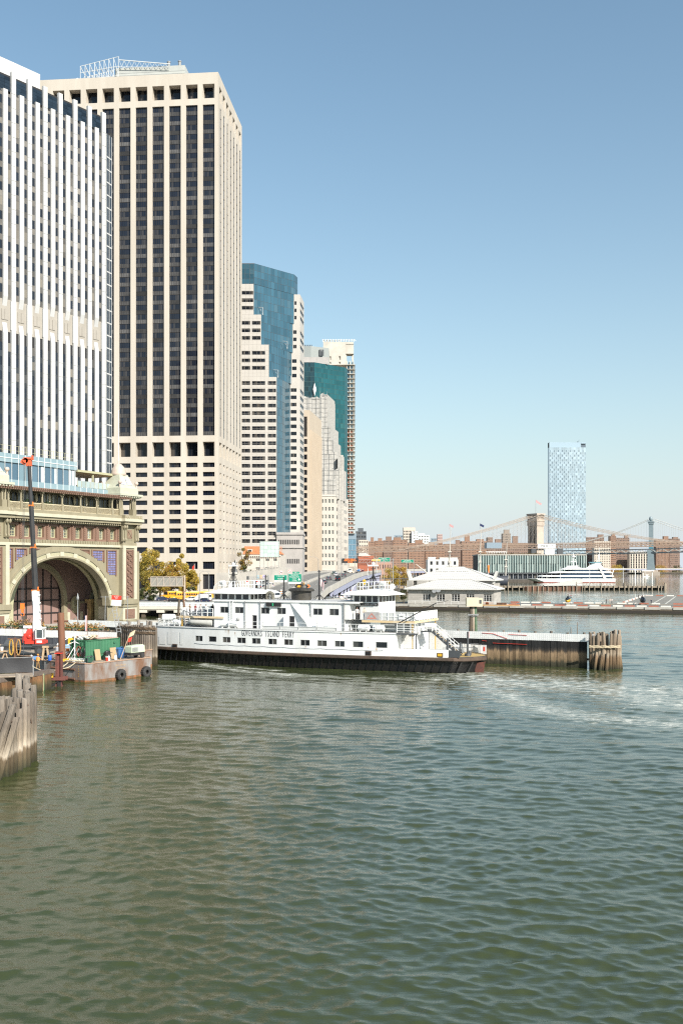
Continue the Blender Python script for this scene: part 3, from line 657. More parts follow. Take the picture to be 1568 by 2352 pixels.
def pale_glass_tower():
    t = thing('glass_tower', 'tall pale blue glass tower behind the bridges', 'skyscraper', (XD(1260.5, 2000), 2000, 0))
    w0 = XD(1297, 2000)-XD(1260.5, 2000); w = XD(1344.6, 2000)-XD(1260.5, 2000); zt = ZD(1016, 2000)
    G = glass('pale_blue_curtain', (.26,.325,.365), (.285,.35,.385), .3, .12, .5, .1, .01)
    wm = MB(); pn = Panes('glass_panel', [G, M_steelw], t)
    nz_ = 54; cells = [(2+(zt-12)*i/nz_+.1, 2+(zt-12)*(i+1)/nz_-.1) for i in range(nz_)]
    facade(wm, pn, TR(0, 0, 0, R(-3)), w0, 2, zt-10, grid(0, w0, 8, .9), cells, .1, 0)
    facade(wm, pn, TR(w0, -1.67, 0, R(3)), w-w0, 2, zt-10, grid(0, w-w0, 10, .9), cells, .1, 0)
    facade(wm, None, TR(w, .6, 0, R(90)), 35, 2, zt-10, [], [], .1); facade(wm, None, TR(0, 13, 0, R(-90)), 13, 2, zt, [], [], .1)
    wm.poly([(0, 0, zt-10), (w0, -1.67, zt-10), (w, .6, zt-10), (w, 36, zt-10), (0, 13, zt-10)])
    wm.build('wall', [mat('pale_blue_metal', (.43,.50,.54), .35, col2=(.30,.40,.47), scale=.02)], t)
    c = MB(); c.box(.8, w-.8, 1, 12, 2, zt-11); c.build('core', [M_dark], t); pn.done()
    d = MB(); r_ = random.Random(3)
    for j in range(53):
        for i in range(8):
            if (i+j) % 2: continue
            q = w0*(i+.3+.3*r_.random())/8; z = 3+(zt-13)*j/nz_; d.box(q, q+.95, -.25-q*.055, -.02-q*.05, z, z+3.6)
        for i in range(10):
            if (i+j) % 2: continue
            q = (w-w0)*(i+.3+.3*r_.random())/10; z = 3+(zt-13)*j/nz_; d.box(w0+q, w0+q+.9, -1.95+q*.055, -1.72+q*.05, z, z+3.6)
    tag(d.build('dark_window', [mat('dark_blue_slot', (.15,.20,.245), .2)], t), kind='stuff')
    cr = MB(); cr.box(0, w-10, 0, 13, zt-9.99, zt, 0); cr.box(w-10, w, 2, 34, zt-9.98, zt-2.5, 1); cr.box(w-10, w, -.5, 34, zt-2.5, zt, 0); cr.box(w-16, w-14, 5, 8, zt, zt+2.5, 1)
    cr.bar((w-13, 5, zt), (w-13, 5, zt+6), .5, m=1); cr.build('crown', [mat('crown_blue', (.33,.43,.5), .3), mat('crown_dark', (.10,.13,.16), .4)], t)
pale_glass_tower()
# ---------------------------------------------------------------- water with real waves
def P0(px, py, z=0.0):
    Y = (14-z)*F/(py-1303); return (XD(px, Y), Y)
FOAM = [ # polylines on the water: (points in metres, half width, strength)
    ([P0(1085,1556), P0(1120,1572), P0(1150,1590), P0(1200,1612), P0(1260,1630), P0(1330,1645), P0(1440,1655), P0(1568,1664), P0(1700,1670)], 3.6, .50),
    ([P0(1090,1552), P0(1170,1566), P0(1260,1576), P0(1350,1578), P0(1450,1594), P0(1520,1612), P0(1620,1620)], 7.0, .52),
    ([P0(1320,1572), P0(1400,1578), P0(1490,1586), P0(1570,1590)], 10.0, .5),
    ([P0(1130,1550), P0(1200,1552), P0(1260,1556), P0(1330,1560)], 4.0, .42),
    ([P0(470,1527), P0(520,1536), P0(560,1541), P0(600,1545), P0(660,1550)], 1.7, .52),
    ([P0(545,1532), P0(580,1536), P0(640,1541)], .8, .6),
    ([P0(1000,1560), P0(1060,1560), P0(1100,1556)], 1.2, .5)]
def make_water():
    rng = np.random.default_rng(5)
    ys = [23.0]
    while ys[-1] < 520: ys.append(ys[-1]*1.0034)
    while ys[-1] < 14000: ys.append(ys[-1]*1.06)
    ys = np.array(ys); nx = 980
    s = np.linspace(-1, 1, nx)
    Y = np.repeat(ys[:, None], nx, 1); X = s[None, :]*(0.40*Y+14)
    jit = 0
    dy = np.gradient(ys)[:, None]; dx = (0.40*Y+14)*2/nx; cell = np.maximum(dy, dx)
    Z = np.zeros_like(X); DX = np.zeros_like(X); DY = np.zeros_like(X)
    lam = np.concatenate([rng.uniform(.3, .8, 34), rng.uniform(.8, 1.6, 22), rng.uniform(1.6, 3.2, 14), rng.uniform(3.2, 7, 10), rng.uniform(7, 17, 6)])
    ph = rng.uniform(0, 6.28, lam.size)
    main = R(72)
    for l, p in zip(lam, ph):
        a = main+rng.normal(0, R(27) if l < 4 else R(20)); k = 2*np.pi/l
        amp = (.044 if l < .8 else .038 if l < 1.6 else .023 if l < 3.2 else .013 if l < 7 else .008)/k
        fade = np.clip((l/cell-2.2)/2.0, 0, 1)
        th = k*(X*np.cos(a)+Y*np.sin(a))+p+0.8*np.sin(0.09*X+0.05*Y+p*3)
        # gusts make patches of rougher and calmer water
        gust = .72+.55*np.sin(X*.043*(1+.2*np.cos(p))+1.3*p)*np.sin(Y*.031+p*2.1)
        sn, cs = np.sin(th), np.cos(th)
        Z += amp*fade*gust*sn; DX += amp*fade*gust*np.cos(a)*cs; DY += amp*fade*gust*np.sin(a)*cs
    X2 = X+1.1*DX; Y2 = Y+1.1*DY
    foam = np.zeros_like(X)
    for pts, w, st in FOAM:
        d = np.full(X.shape, 1e9)
        for (ax, ay), (bx, by) in zip(pts, pts[1:]):
            vx, vy = bx-ax, by-ay; t = np.clip(((X-ax)*vx+(Y-ay)*vy)/(vx*vx+vy*vy), 0, 1)
            d = np.minimum(d, np.hypot(X-ax-t*vx, (Y-ay-t*vy)))
        foam = np.maximum(foam, st*np.exp(-(d/w)**2))
    ny = len(ys); co = np.stack([X2, Y2, Z], -1).reshape(-1, 3).astype(np.float32)
    me = bpy.data.meshes.new('water'); me.vertices.add(ny*nx); me.vertices.foreach_set('co', co.ravel())
    i = np.arange((ny-1)*nx).reshape(ny-1, nx)[:, :-1].ravel()
    q = np.stack([i, i+1, i+nx+1, i+nx], -1).astype(np.int32)
    me.loops.add(q.size); me.loops.foreach_set('vertex_index', q.ravel()); me.polygons.add(len(q))
    me.polygons.foreach_set('loop_start', np.arange(0, q.size, 4, dtype=np.int32)); me.polygons.foreach_set('use_smooth', np.ones(len(q), bool))
    at = me.attributes.new('foam', 'FLOAT', 'POINT'); at.data.foreach_set('value', foam.ravel().astype(np.float32))
    me.update(calc_edges=True); me.validate()
    m = bpy.data.materials.new('river_water'); m.use_nodes = True; N = m.node_tree.nodes; L = m.node_tree.links; b = N['Principled BSDF']
    b.inputs['IOR'].default_value = 1.44; b.inputs['Specular IOR Level'].default_value = .6
    g = N.new('ShaderNodeNewGeometry')
    def noise(sc, stv, det=3, rough=.6):
        mp = N.new('ShaderNodeMapping'); mp.inputs['Scale'].default_value = stv; L.new(g.outputs['Position'], mp.inputs[0])
        n = N.new('ShaderNodeTexNoise'); n.inputs['Scale'].default_value = sc; n.inputs['Detail'].default_value = det; n.inputs['Roughness'].default_value = rough; L.new(mp.outputs[0], n.inputs[0]); return n
    n1 = noise(3.6, (.34, 1.3, 1), 5, .68); n2 = noise(.11, (1, .5, 1), 3); n3 = noise(1.5, (.42, 1.15, 1), 9, .8); n4 = noise(.35, (.6, 1.1, 1), 3)
    bp = N.new('ShaderNodeBump'); bp.inputs['Strength'].default_value = .6; bp.inputs['Distance'].default_value = .03; L.new(n1.outputs[0], bp.inputs['Height'])
    b2 = N.new('ShaderNodeBump'); b2.inputs['Strength'].default_value = .15; b2.inputs['Distance'].default_value = .4; L.new(n4.outputs[0], b2.inputs['Height']); L.new(bp.outputs[0], b2.inputs['Normal'])
    L.new(b2.outputs[0], b.inputs['Normal'])
    mx = N.new('ShaderNodeMix'); mx.data_type = 'RGBA'; mx.inputs[6].default_value = (.033,.042,.014,1); mx.inputs[7].default_value = (.045,.055,.02,1); L.new(n2.outputs[0], mx.inputs[0])
    fa = N.new('ShaderNodeAttribute'); fa.attribute_name = 'foam'
    # foam shows where the wake strength beats a streaky noise
    rm = N.new('ShaderNodeMapRange'); rm.inputs[1].default_value = .36; rm.inputs[2].default_value = .70; rm.inputs[3].default_value = -.65; rm.inputs[4].default_value = .75; L.new(n3.outputs[0], rm.inputs[0])
    ml = N.new('ShaderNodeMath'); ml.operation = 'ADD'; L.new(fa.outputs['Fac'], ml.inputs[0]); L.new(rm.outputs[0], ml.inputs[1])
    gt = N.new('ShaderNodeMath'); gt.operation = 'GREATER_THAN'; gt.inputs[1].default_value = .02; L.new(fa.outputs['Fac'], gt.inputs[0])
    r2 = N.new('ShaderNodeMapRange'); r2.inputs[1].default_value = .24; r2.inputs[2].default_value = .92; L.new(ml.outputs[0], r2.inputs[0])
    m2 = N.new('ShaderNodeMath'); m2.operation = 'MULTIPLY'; L.new(r2.outputs[0], m2.inputs[0]); L.new(gt.outputs[0], m2.inputs[1])
    m3 = N.new('ShaderNodeMix'); m3.data_type = 'RGBA'; m3.inputs[7].default_value = (.62,.62,.56,1); m4 = N.new('ShaderNodeMix'); m4.data_type = 'RGBA'; L.new(fa.outputs['Fac'], m4.inputs[0]); L.new(mx.outputs[2], m4.inputs[6]); m4.inputs[7].default_value = (.15,.16,.105,1); L.new(m4.outputs[2], m3.inputs[6]); L.new(m2.outputs[0], m3.inputs[0]); L.new(m3.outputs[2], b.inputs['Base Color'])
    rr = N.new('ShaderNodeMapRange'); rr.inputs[3].default_value = .04; rr.inputs[4].default_value = .8; L.new(m2.outputs[0], rr.inputs[0]); L.new(rr.outputs[0], b.inputs['Roughness'])
    me.materials.append(m); tag(inst(me, 'water'), kind='structure')
make_water()
bed = MB(); bed.box(-9000, 9000, -60, 14500, -9, -8); struct(bed, 'river_bed', [mat('mud', (.03,.03,.02), .9)])

# ---------------------------------------------------------------- land
SH = [(-900,208),(-91,209),(-63.5,261),(-62,288),(-45.5,288),(-30,290),(-8,318),(6,370),(16,430),(24,500),(34,570),(46,640),(60,720),(70,800),(100,930),(233,940),(233,985),(170,1100),(230,1300),(350,1650),(520,2050),(700,2180),(1900,2235),(1900,9000),(-3000,9000),(-3000,208)]
ld = MB(); ld.prism(SH, -8.5, 2.6, 1, 0); struct(ld, 'shore_ground', [mat('street_ground', (.30,.28,.25), .9, col2=(.2,.19,.18), scale=.05, bump=.1), mat('void_shade_side', (.05,.042,.035), .9, col2=(.1,.085,.07), scale=.5, stretch=5)])  # shore sides painted near-black to imitate the shaded void below the walkway
ap = MB(); ap.poly([(-45,291.5,2.61),(-31,291.5,2.61),(-9,319,2.61),(-9,350,2.61),(-60,352,2.61),(-60,291.5,2.61)]); struct(ap, 'street_asphalt', [M_asph])

# ---------------------------------------------------------------- elevated highway
HW = [(-31.5,268,-11.5,268,3.0),(-26.2,290,-7.2,290,4.2),(-25,320,-4.6,322,6.5),(-20.8,360,.8,362,8.7),(-17.5,400,4.7,402,10.0),(-16.5,480,10.3,480,10.8),(-11,570,17.3,570,11),(-3,700,25,700,11),(10,850,37,845,11),(38,1000,64,985,11),(108,1190,130,1170,11),(240,1480,262,1460,11),(420,1900,440,1880,11),(560,2120,580,2100,11),(1500,2225,1500,2200,11)]
def hw_at(Y, f):
    """point on the road at depth Y, fraction f from left to right edge"""
    for a, b in zip(HW, HW[1:]):
        if a[1] <= Y <= b[1]:
            t = (Y-a[1])/(b[1]-a[1]); l = [a[i]+(b[i]-a[i])*t for i in range(5)]
            return Vector((l[0]+(l[2]-l[0])*f, l[1]+(l[3]-l[1])*f, l[4]))
    return Vector((HW[0][0], Y, 3))
hw = MB(); fin = []
for a, b in zip(HW, HW[1:]):
    n = max(1, int((b[1]-a[1])/12))
    for k in range(n): fin.append([a[i]+(b[i]-a[i])*k/n for i in range(5)])
for a, b in zip(fin, fin[1:]):
    hw.quad((a[0],a[1],a[4]),(a[2],a[3],a[4]),(b[2],b[3],b[4]),(b[0],b[1],b[4]), 0)
    hw.quad((a[0],a[1],a[4]-.9),(b[0],b[1],b[4]-.9),(b[2],b[3],b[4]-.9),(a[2],a[3],a[4]-.9), 1)
    for i, s in ((0, -1), (2, 1)):
        p = Vector((a[i], a[i+1], a[4])); q = Vector((b[i], b[i+1], b[4]))
        hw.bar(p+Vector((.25*s,0,.1)), q+Vector((.25*s,0,.1)), .45, 2.0, 1)
    if a[1] < 700:
        p = Vector((a[0]*.56+a[2]*.44, a[1], a[4]+.45)); q = Vector((b[0]*.56+b[2]*.44, b[1], b[4]+.45)); hw.bar(p, q, .4, .9, 1)
hwo = tag(hw.build('elevated_road', [M_asph, M_conc]), kind='structure')
mk = MB()
for a, b in zip(fin, fin[1:]):
    if a[1] > 900: break
    for f, dash in ((.03, 0), (.16, 1), (.29, 1), (.42, 0), (.47, 0), (.62, 1), (.78, 1), (.93, 0)):
        p = Vector((a[0]+(a[2]-a[0])*f, a[1]+(a[3]-a[1])*f, a[4]+.012)); q = Vector((b[0]+(b[2]-b[0])*f, b[1]+(b[3]-b[1])*f, b[4]+.012))
        if dash: q = p+(q-p)*.35
        mk.quad(p-Vector((.08,0,0)), p+Vector((.08,0,0)), q+Vector((.08,0,0)), q-Vector((.08,0,0)))
tag(mk.build('lane_markings', [mat('road_paint', (.5,.48,.42), .7)], hwo))
gd = MB(); cl = []
M_vio = mat('violet_blue_steel', (.34,.35,.45), .5, col2=(.27,.28,.38), scale=.2)
for a, b in zip(fin, fin[1:]):
    if a[1] < 325: continue
    for i, s in ((2, .3), (0, -.3)):
        p = Vector((a[i]+s, a[i+1], a[4]-1.9)); q = Vector((b[i]+s, b[i+1], b[4]-1.9)); gd.bar(p, q, .35, 1.7, 0)
    gd.bar((a[0], a[1], a[4]-1.7), (a[2], a[3], a[4]-1.7), .4, 1.3, 0)
gd.build('girder', [M_vio], hwo)
cme = MB(); cme.box(-.45, .45, -.45, .45, 0, 1); cmesh = cme.mesh('column', [M_vio])
for a in fin:
    if 325 < a[1] < 1150:
        for f in (.97, .5, .05):
            inst(cmesh, 'column', hwo, (a[0]+(a[2]-a[0])*f, a[1], 2.6), 0, (1, 1, a[4]-3.9))
tag(hwo, kind='structure')

# ---------------------------------------------------------------- far bridges
M_bstone = mat('bridge_granite', (.47,.39,.32), .9, col2=(.36,.30,.25), scale=.08, stretch=.5, bump=.1)
M_btan = mat('tan_steel', (.24,.17,.125), .7); M_cable = mat('bridge_cable', (.33,.27,.22), .7)
def stone_bridge():
    t = thing('stone_bridge', 'old bridge with stone tower, stay cables and tan steel deck', 'bridge', (0, 0, 0))
    D = Vector((.858, .513, 0)); N_ = Vector((-.513, .858, 0)); C0 = Vector((263, 1350, 0))
    path = [(-60,1150,27),(22,1200,32),(140,1273,36.5),(263,1350,39.5),(400,1432,43.5),(514,1500,46),(680,1600,47),(900,1730,46)]
    dk = MB(); tr = MB()
    pts = []
    for a, b in zip(path, path[1:]):
        n = int((Vector(b)-Vector(a)).length/9)
        pts += [Vector(a).lerp(Vector(b), k/n) for k in range(n)]
    for p, q in zip(pts, pts[1:]):
        dk.bar(p, q, 24, 1.2, 0)
        for s in (-12, 12):
            o = N_*s; u = Vector((0,0,5.6))
            tr.bar(p+o+u, q+o+u, .95, .95); tr.bar(p+o, p+o+u, .7); tr.bar(p+o+Vector((0,0,.8)), q+o+u, .45); tr.bar(p+o+u, q+o+Vector((0,0,.8)), .45); tr.bar(p+o+u*.5, q+o+u*.5, .4)
        tr.bar(p+N_*-4+Vector((0,0,7)), q+N_*-4+Vector((0,0,7)), .5)
        tr.bar(p+N_*-12+Vector((0,0,5.6)), p+N_*12+Vector((0,0,5.6)), .35)
    dk.build('deck', [mat('bridge_deck', (.2,.15,.12), .8)], t); tr.build('stiffening_truss', [M_btan], t)
    tw = MB(); tw.T = Matrix.Translation(C0) @ Matrix.Rotation(math.atan2(D.y, D.x), 4, 'Z')
    for y0, y1 in ((-9,-5),(-2.2,2.2),(5,9)): tw.box(-6, 6, y0, y1, -8, 70, 0)
    for y0, y1 in ((-5,-2.2),(2.2,5)):
        tw.box(-5.2, 5.2, y0, y1, -8, 36, 0)
        for i in range(6):
            h = 62+8*(i/5)**.6; a = abs(i-2.5)/2.5
            tw.box(-5.2, 5.2, y0+(y1-y0)*i/6, y0+(y1-y0)*(i+1)/6, 68-7*a*a, 72, 0)
    tw.box(-6.6, 6.6, -9.8, 9.8, 70, 76, 0); tw.box(-7.2, 7.2, -10.4, 10.4, 76, 77.4, 0); tw.box(-6.4, 6.4, -9.6, 9.6, 77.4, 84.5, 0); tw.box(-7.4, 7.4, -10.6, 10.6, 84.5, 86.6, 0)
    tw.box(-8, 8, -11, 11, -8, 8, 0); tw.build('tower', [M_bstone], t)
    fl = MB(); fl.tube((263,1350,86), (263,1350,106), .3, .15, 6, 0); fl.quad((263.3,1350,105.5),(271,1350,100.5),(270,1350,98),(263.3,1350,102), 1); fl.build('flag', [M_grey, mat('flag_cloth', (.55,.3,.3), .8)], t)
    for s in (-11.5, -2.5, 4, 11.5):
        cb = MB()
        lp = [C0+D*-x+N_*s+Vector((0,0,85.4-.285*x+.00027*x*x)) for x in range(0, 231, 15)]
        rp = [C0+D*x+N_*s+Vector((0,0,85.4-.185*x+.00023*x*x)) for x in range(0, 461, 20)]
        cb.path(lp, .36, 6); cb.path(rp, .36, 6); cb.build('main_cable', [M_cable], t)
        if abs(s) < 11: continue
        sp = MB()
        for x in range(8, 226, 7): z = 85.4-.285*x+.00027*x*x; p = C0+D*-x+N_*s; sp.bar(p+Vector((0,0,z)), p+Vector((0,0,39.5-.028*x)), .11)
        for x in range(8, 450, 7): z = 85.4-.185*x+.00023*x*x; p = C0+D*x+N_*s; sp.bar(p+Vector((0,0,z)), p+Vector((0,0,40+.026*x)), .11)
        for x in range(12, 130, 9):
            for d_ in (-1, 1): sp.bar(C0+N_*s+Vector((0,0,84)), C0+D*x*d_+N_*s+Vector((0,0,41)), .1)
        tag(sp.build('stay_cables', [M_cable], t), kind='stuff')
stone_bridge()
M_bsteel = mat('blue_bridge_steel', (.22,.27,.29), .55, col2=(.17,.22,.24), scale=.2)
def steel_bridge():
    t = thing('steel_bridge', 'blue steel suspension bridge with one tall slender tower on a stone pier', 'bridge', (0, 0, 0))
    path = [Vector((360,2000,40)), W(1296, 1273, 1930), W(1494, 1269.5, 1850), W(1575, 1267, 1820), Vector((980,1700,43))]
    pts = []
    for a, b in zip(path, path[1:]):
        n = max(2, int((b-a).length/9)); pts += [a.lerp(b, k/n) for k in range(n)]
    dk = MB(); tr = MB()
    for i, (p, q) in enumerate(zip(pts, pts[1:])):
        dk.bar(p, q, 30, 1.6, 0)
        u = Vector((0,0,6.5)); o = Vector((-.35,-1,0)).normalized()*15
        tr.bar(p+o+u, q+o+u, 1.3, 1.3, 0); tr.bar(p+o+(u if i % 2 else Vector((0,0,0))), q+o+(Vector((0,0,0)) if i % 2 else u), 1.25, 1.25, 1)
        tr.bar(p+o+Vector((0,0,-.4)), q+o+Vector((0,0,-.4)), .7, 2.6, 0); tr.bar(p+o, p+o+u, .4, .4, 0)
        tr.bar(p-o+u, q-o+u, .9, .9, 0)
    M_bd = mat('dark_bridge_steel', (.05,.068,.08), .6); dk.build('deck', [M_bd], t); tr.build('truss', [M_bd, mat('pale_bridge_steel', (.45,.44,.4), .6)], t)
    C0 = W(1494, 1303, 1850); C0.z = 0
    tw = MB(); tw.T = Matrix.Translation(C0) @ Matrix.Rotation(R(-20), 4, 'Z')
    for y in (-12, 12):
        tw.prism([(-3.4,y-2.6),(3.4,y-2.6),(3.4,y+2.6),(-3.4,y+2.6)], 46, 62, 1); tw.prism([(-3.4,y-2.6),(3.4,y-2.6),(3.4,y+2.6),(-3.4,y+2.6)], 62.01, 94, 0)
        tw.loft([[(x*7,y+v*3.4,z) for x, v in ((-s,-1),(s,-1),(s,1),(-s,1))] for z, s in ((9,1.05),(22,.85),(38,.8),(46,1.0))], 0, False)
        tw.box(-4.6, 4.6, y-3.6, y+3.6, 94, 97, 0); tw.box(-5.4, 5.4, y-4.2, y+4.2, 97, 99, 0); tw.ball((0, y, 103.5), 3, 3, 4.6, 10, 6, 0)
    tw.box(-2, 2, -9.4, 9.4, 88, 94, 0); tw.box(-2, 2, -9.4, 9.4, 40, 45, 1)
    tw.build('tower', [M_bsteel, mat('teal_bridge_steel', (.09,.24,.30), .5)], t)
    pr = MB(); pr.T = Matrix.Translation(C0) @ Matrix.Rotation(R(-20), 4, 'Z'); pr.box(-15, 15, -22, 22, -8, 6); pr.box(-12, 12, -19, 19, 6, 9); pr.build('stone_pier', [M_bstone], t)
    for off in (-13, 13):
        cb = MB(); o = Vector((.1, off, 0))
        L_ = [W(px, py, 1850+(1494-px)*.40)+o for px, py in ((1492,1192),(1460,1206),(1430,1218),(1400,1228.5),(1370,1237.5),(1340,1245.5),(1310,1252))]
        R_ = [W(px, py, 1850-(px-1494)*.36)+o for px, py in ((1495,1192),(1520,1200.5),(1545,1209.5),(1575,1219),(1610,1228),(1650,1236))]
        cb.path(L_, .5); cb.path(R_, .5); cb.build('main_cable', [mat('pale_cable', (.62,.6,.55), .6)], t)
        if off > 0: continue
        sp = MB()
        for PP in (L_, R_):
            for a, b in zip(PP, PP[1:]):
                for k in range(5): p = a.lerp(b, k/5); sp.bar(p, Vector((p.x, p.y, 50)), .14)
        sp.build('suspender', [M_cable], t)
steel_bridge()

# ---------------------------------------------------------------- heliport pier and its buildings
PA = Vector((14, 329.0, 0)); prz = math.atan2(-.32, .947)
def helipad():
    t = thing('heliport_pier', 'long low concrete heliport pier with red and white edge blocks', 'pier', PA, prz)
    M_pd = mat('pad_surface', (.22,.205,.175), .9, col2=(.17,.16,.14), scale=.1); M_pt = mat('pad_asphalt', (.15,.145,.135), .9, col2=(.11,.11,.105), scale=.2)
    d = MB(); L_ = 260
    d.prism([(0,0),(L_,0),(L_,24),(118,24),(118,24.01),(0,24)], .75, 1.95, 0, 1); d.box(0, L_, -.06, -.004, .76, 1.3, 2); d.prism([(74,24.1),(L_,24.1),(L_,122),(78,122),(74,34)], .75, 1.95, 0, 1)
    for k in range(32): d.box(k*8.2+.4, k*8.2+4.9, -.25, -.005, 1.15, 1.9, 0)
    d.build('deck', [M_conc, M_pd, M_timd], t)
    b = MB(); b.box(1, L_, 1.2, 22, -.35, .3, 0); b.box(0, L_, -.1, 1.1, -.5, .74, 0); b.build('underframe', [mat('near_black_timber', (.035,.028,.022), .8)], t)  # near-black timber boxes along the underside of the pier
    p = MB()
    for k in range(64): x = k*4.1+1; p.tube((x,.5,-6),(x,.5,.7),.24,.24,6)
    p.build('pile', [mat('pile_grey', (.16,.15,.13), .9, col2=(.03,.03,.025), scale=.6)], t)
    ru = MB(); ru.quad((34,2.5,1.956),(L_,2.5,1.956),(L_,21,1.956),(34,21,1.956)); ru.build('runway_surface', [M_pt], t)
    ln = MB()
    for x0 in (84, 88, 104): ln.bar((x0, 27, 1.965), (x0+3, 118, 1.965), .5, .02)
    for x0 in (120, 128): ln.bar((x0, 25, 1.965), (x0+2, 118, 1.965), .6, .02, 1)
    for k in range(6): ln.bar((106, 36+k*14, 1.965), (115, 36+k*14, 1.965), .8, .02)
    ln.bar((60, 19, 1.97), (L_, 22, 1.97), .3, .02, 1); ln.bar((58,4,1.97),(72,19,1.97),.3,.02,1); ln.bar((50,4,1.97),(62,19,1.97),.3,.02,1)
    for k in range(5): ln.bar((46+k*34, 5, 1.972), (62+k*34, 8, 1.972), .35, .02)
    ln.build('pad_marking', [mat('road_paint', (0,0,0)), mat('yellow_line', (.55,.36,.08), .8)], t)
    ed = [mat('edge_white', (.72,.70,.64), .8, col2=(.6,.56,.5), scale=.5), mat('edge_red', (.42,.13,.08), .8, col2=(.3,.12,.08), scale=.5)]
    me = MB(); me.box(0, 2.9, 0, .7, 0, .42); ms = [me.mesh('edge_block', [c]) for c in ed]
    for k in range(62):
        inst(ms[k % 2], 'edge_block', t, (38+k*3.5, .15, 1.952))
        if k < 19 and k % 5 != 4: inst(ms[0 if k % 3 else 1], 'edge_block', t, (38+k*3.5, 23.2, 1.952))
    for k in range(26): inst(ms[k % 2], 'edge_block', t, (79+k*4.2, 121.3, 1.952))
    dr = Vector((4, 88, 0)).normalized()
    for k in range(24): q = Vector((74.8, 34, 1.952))+dr*3.5*k; inst(ms[0 if k % 4 else 1], 'edge_block', t, q, math.atan2(dr.y, dr.x))
    return t
helipad()
M_roof = mat('pale_metal_roof', (.62,.60,.56), .5, col2=(.54,.52,.48), scale=.5)
M_cmu = mat('grey_block_wall', (.42,.39,.35), .9, col2=(.30,.28,.25), scale=.35, stretch=.25)
def hip_building(name, label, X0, Y0, L_, D_, zb, ze, zr, wins, low):
    """block walled building with a standing seam hip roof; local x along the pier"""
    t = thing(name, label, 'building', PA+Vector((math.cos(prz)*X0-math.sin(prz)*Y0, math.sin(prz)*X0+math.cos(prz)*Y0, 0)), prz)
    w = MB(); pn = Panes('window', [glass('heliport_glass', (.012,.012,.014), (.05,.05,.05), .2), M_white], t)
    facade(w, pn, TR(0, 0), L_, zb, ze, wins, [(zb+.9, zb+3.3)] if wins else [], .3, 2, frame=.07, fw=.13)
    facade(w, None, TR(L_, 0, 0, R(90)), D_, zb, ze, [], [], .3); facade(w, None, TR(0, D_, 0, R(-90)), D_, zb, ze, [], [], .3); w.quad((L_, D_, zb), (0, D_, zb), (0, D_, ze), (L_, D_, ze))
    for k in range(int((ze-zb)/.75)): w.box(.01, L_-.01, -.02, -.004, zb+.7+k*.75, zb+.75+k*.75, 1)
    w.build('wall', [M_cmu, mat('pale_block_band', (.55,.52,.47), .9)], t); pn.done()
    r_ = MB(); e = 1.1; a = [(-e,-e,ze),(L_+e,-e,ze),(L_+e,D_+e,ze),(-e,D_+e,ze)]; rx0, rx1 = low
    b = [(rx0, D_*.5, zr), (rx1, D_*.5, zr)]
    r_.add(a+b+[(x, y, ze-.35) for x, y, z in a], [(0,1,5,4),(1,2,5),(2,3,4,5),(3,0,4),(0,6,7,1),(1,7,8,2),(3,9,6,0),(9,8,7,6)], 0)
    n = int((L_+2*e)/.7)
    for k in range(1, n):
        x = -e+.7*k
        # seam up the front slope until it meets the ridge or a hip
        tx = min(1, (x+e)/(rx0+e)) if x < rx0 else (min(1, (L_+e-x)/(L_+e-rx1)) if x > rx1 else 1)
        r_.bar((x, -e, ze+.03), (x, -e+(D_*.5+e)*tx, ze+(zr-ze)*tx+.03), .07, .1, 1)
    r_.bar(a[0], b[0], .2, .16, 1); r_.bar(a[1], b[1], .2, .16, 1); r_.bar(b[0], b[1], .25, .2, 1)
    r_.build('roof', [M_roof, mat('roof_seam', (.36,.345,.315), .5)], t)
    return t
hf = hip_building('terminal_building', 'pale hip roofed block building with four dark windows at the front of the heliport pier', 7, 4.5, 28.7, 13, 1.95, 7.0, 9.9, [(5,7.6),(9.7,12.4),(14.7,17.4),(19.6,22.2),(25.3,27.8)], (8.7, 19.9))
for k in range(4): pd = MB(); pd.box(5.0+4.9*k, 7.5+4.9*k, -.14, -.03, 5.6, 7.1-.15); pd.tube((6.25+4.9*k, -.22, 6.2), (6.25+4.9*k, -.15, 6.2), .45, .45, 12); pd.build('round_plaque', [mat('roof_seam', (0,0,0))], hf)
rl = MB()
for k in range(13): rl.bar((1+k*2.4, -3.4, 1.95), (1+k*2.4, -3.4, 3.1), .07)
for z in (2.3, 2.7, 3.1): rl.bar((1, -3.4, z), (29.8, -3.4, z), .05)
rl.build('railing', [M_steelw], hf)
for x, z in ((9.2, 6.1), (10.6, 6.3)): q = MB(); q.T = Matrix.Translation((x, -.9, z)) @ Matrix.Rotation(R(60), 4, 'X'); q.lathe([(.05,0),(.5,.05),(.75,.25)], n=12); q.bar((0,0,0),(0,-.6,-.6),.06); q.build('satellite_dish', [M_grey], hf)
hb = hip_building('terminal_building', 'taller hip roofed hall behind the building with four windows, vents under its ridge', 3.7, 23, 28, 16, 1.95, 9.7, 14.2, [], (10.5, 16.7))
vt = MB()
for k in range(30):
    if k % 6 == 5: continue
    vt.cbox((7.6+k*.40, 4.55, 12.05), .2, .35, 1.0, 0)
vt.build('roof_vent', [M_dark], hb)
for x0, x1 in ((-1.5, .6), (2.2, 6)): q = MB(); q.box(x0, x1, -2.2, -.05, 5.6, 9.4); q.build('duct_box', [M_cmu], hb)
for x in (-1.2, 28.8): q = MB(); q.cbox((x, 1.5, 10.5), .7, 2.6, 4.4, 0, 0, R(18 if x > 0 else -18)); q.build('gable_fin', [M_roof], hb)

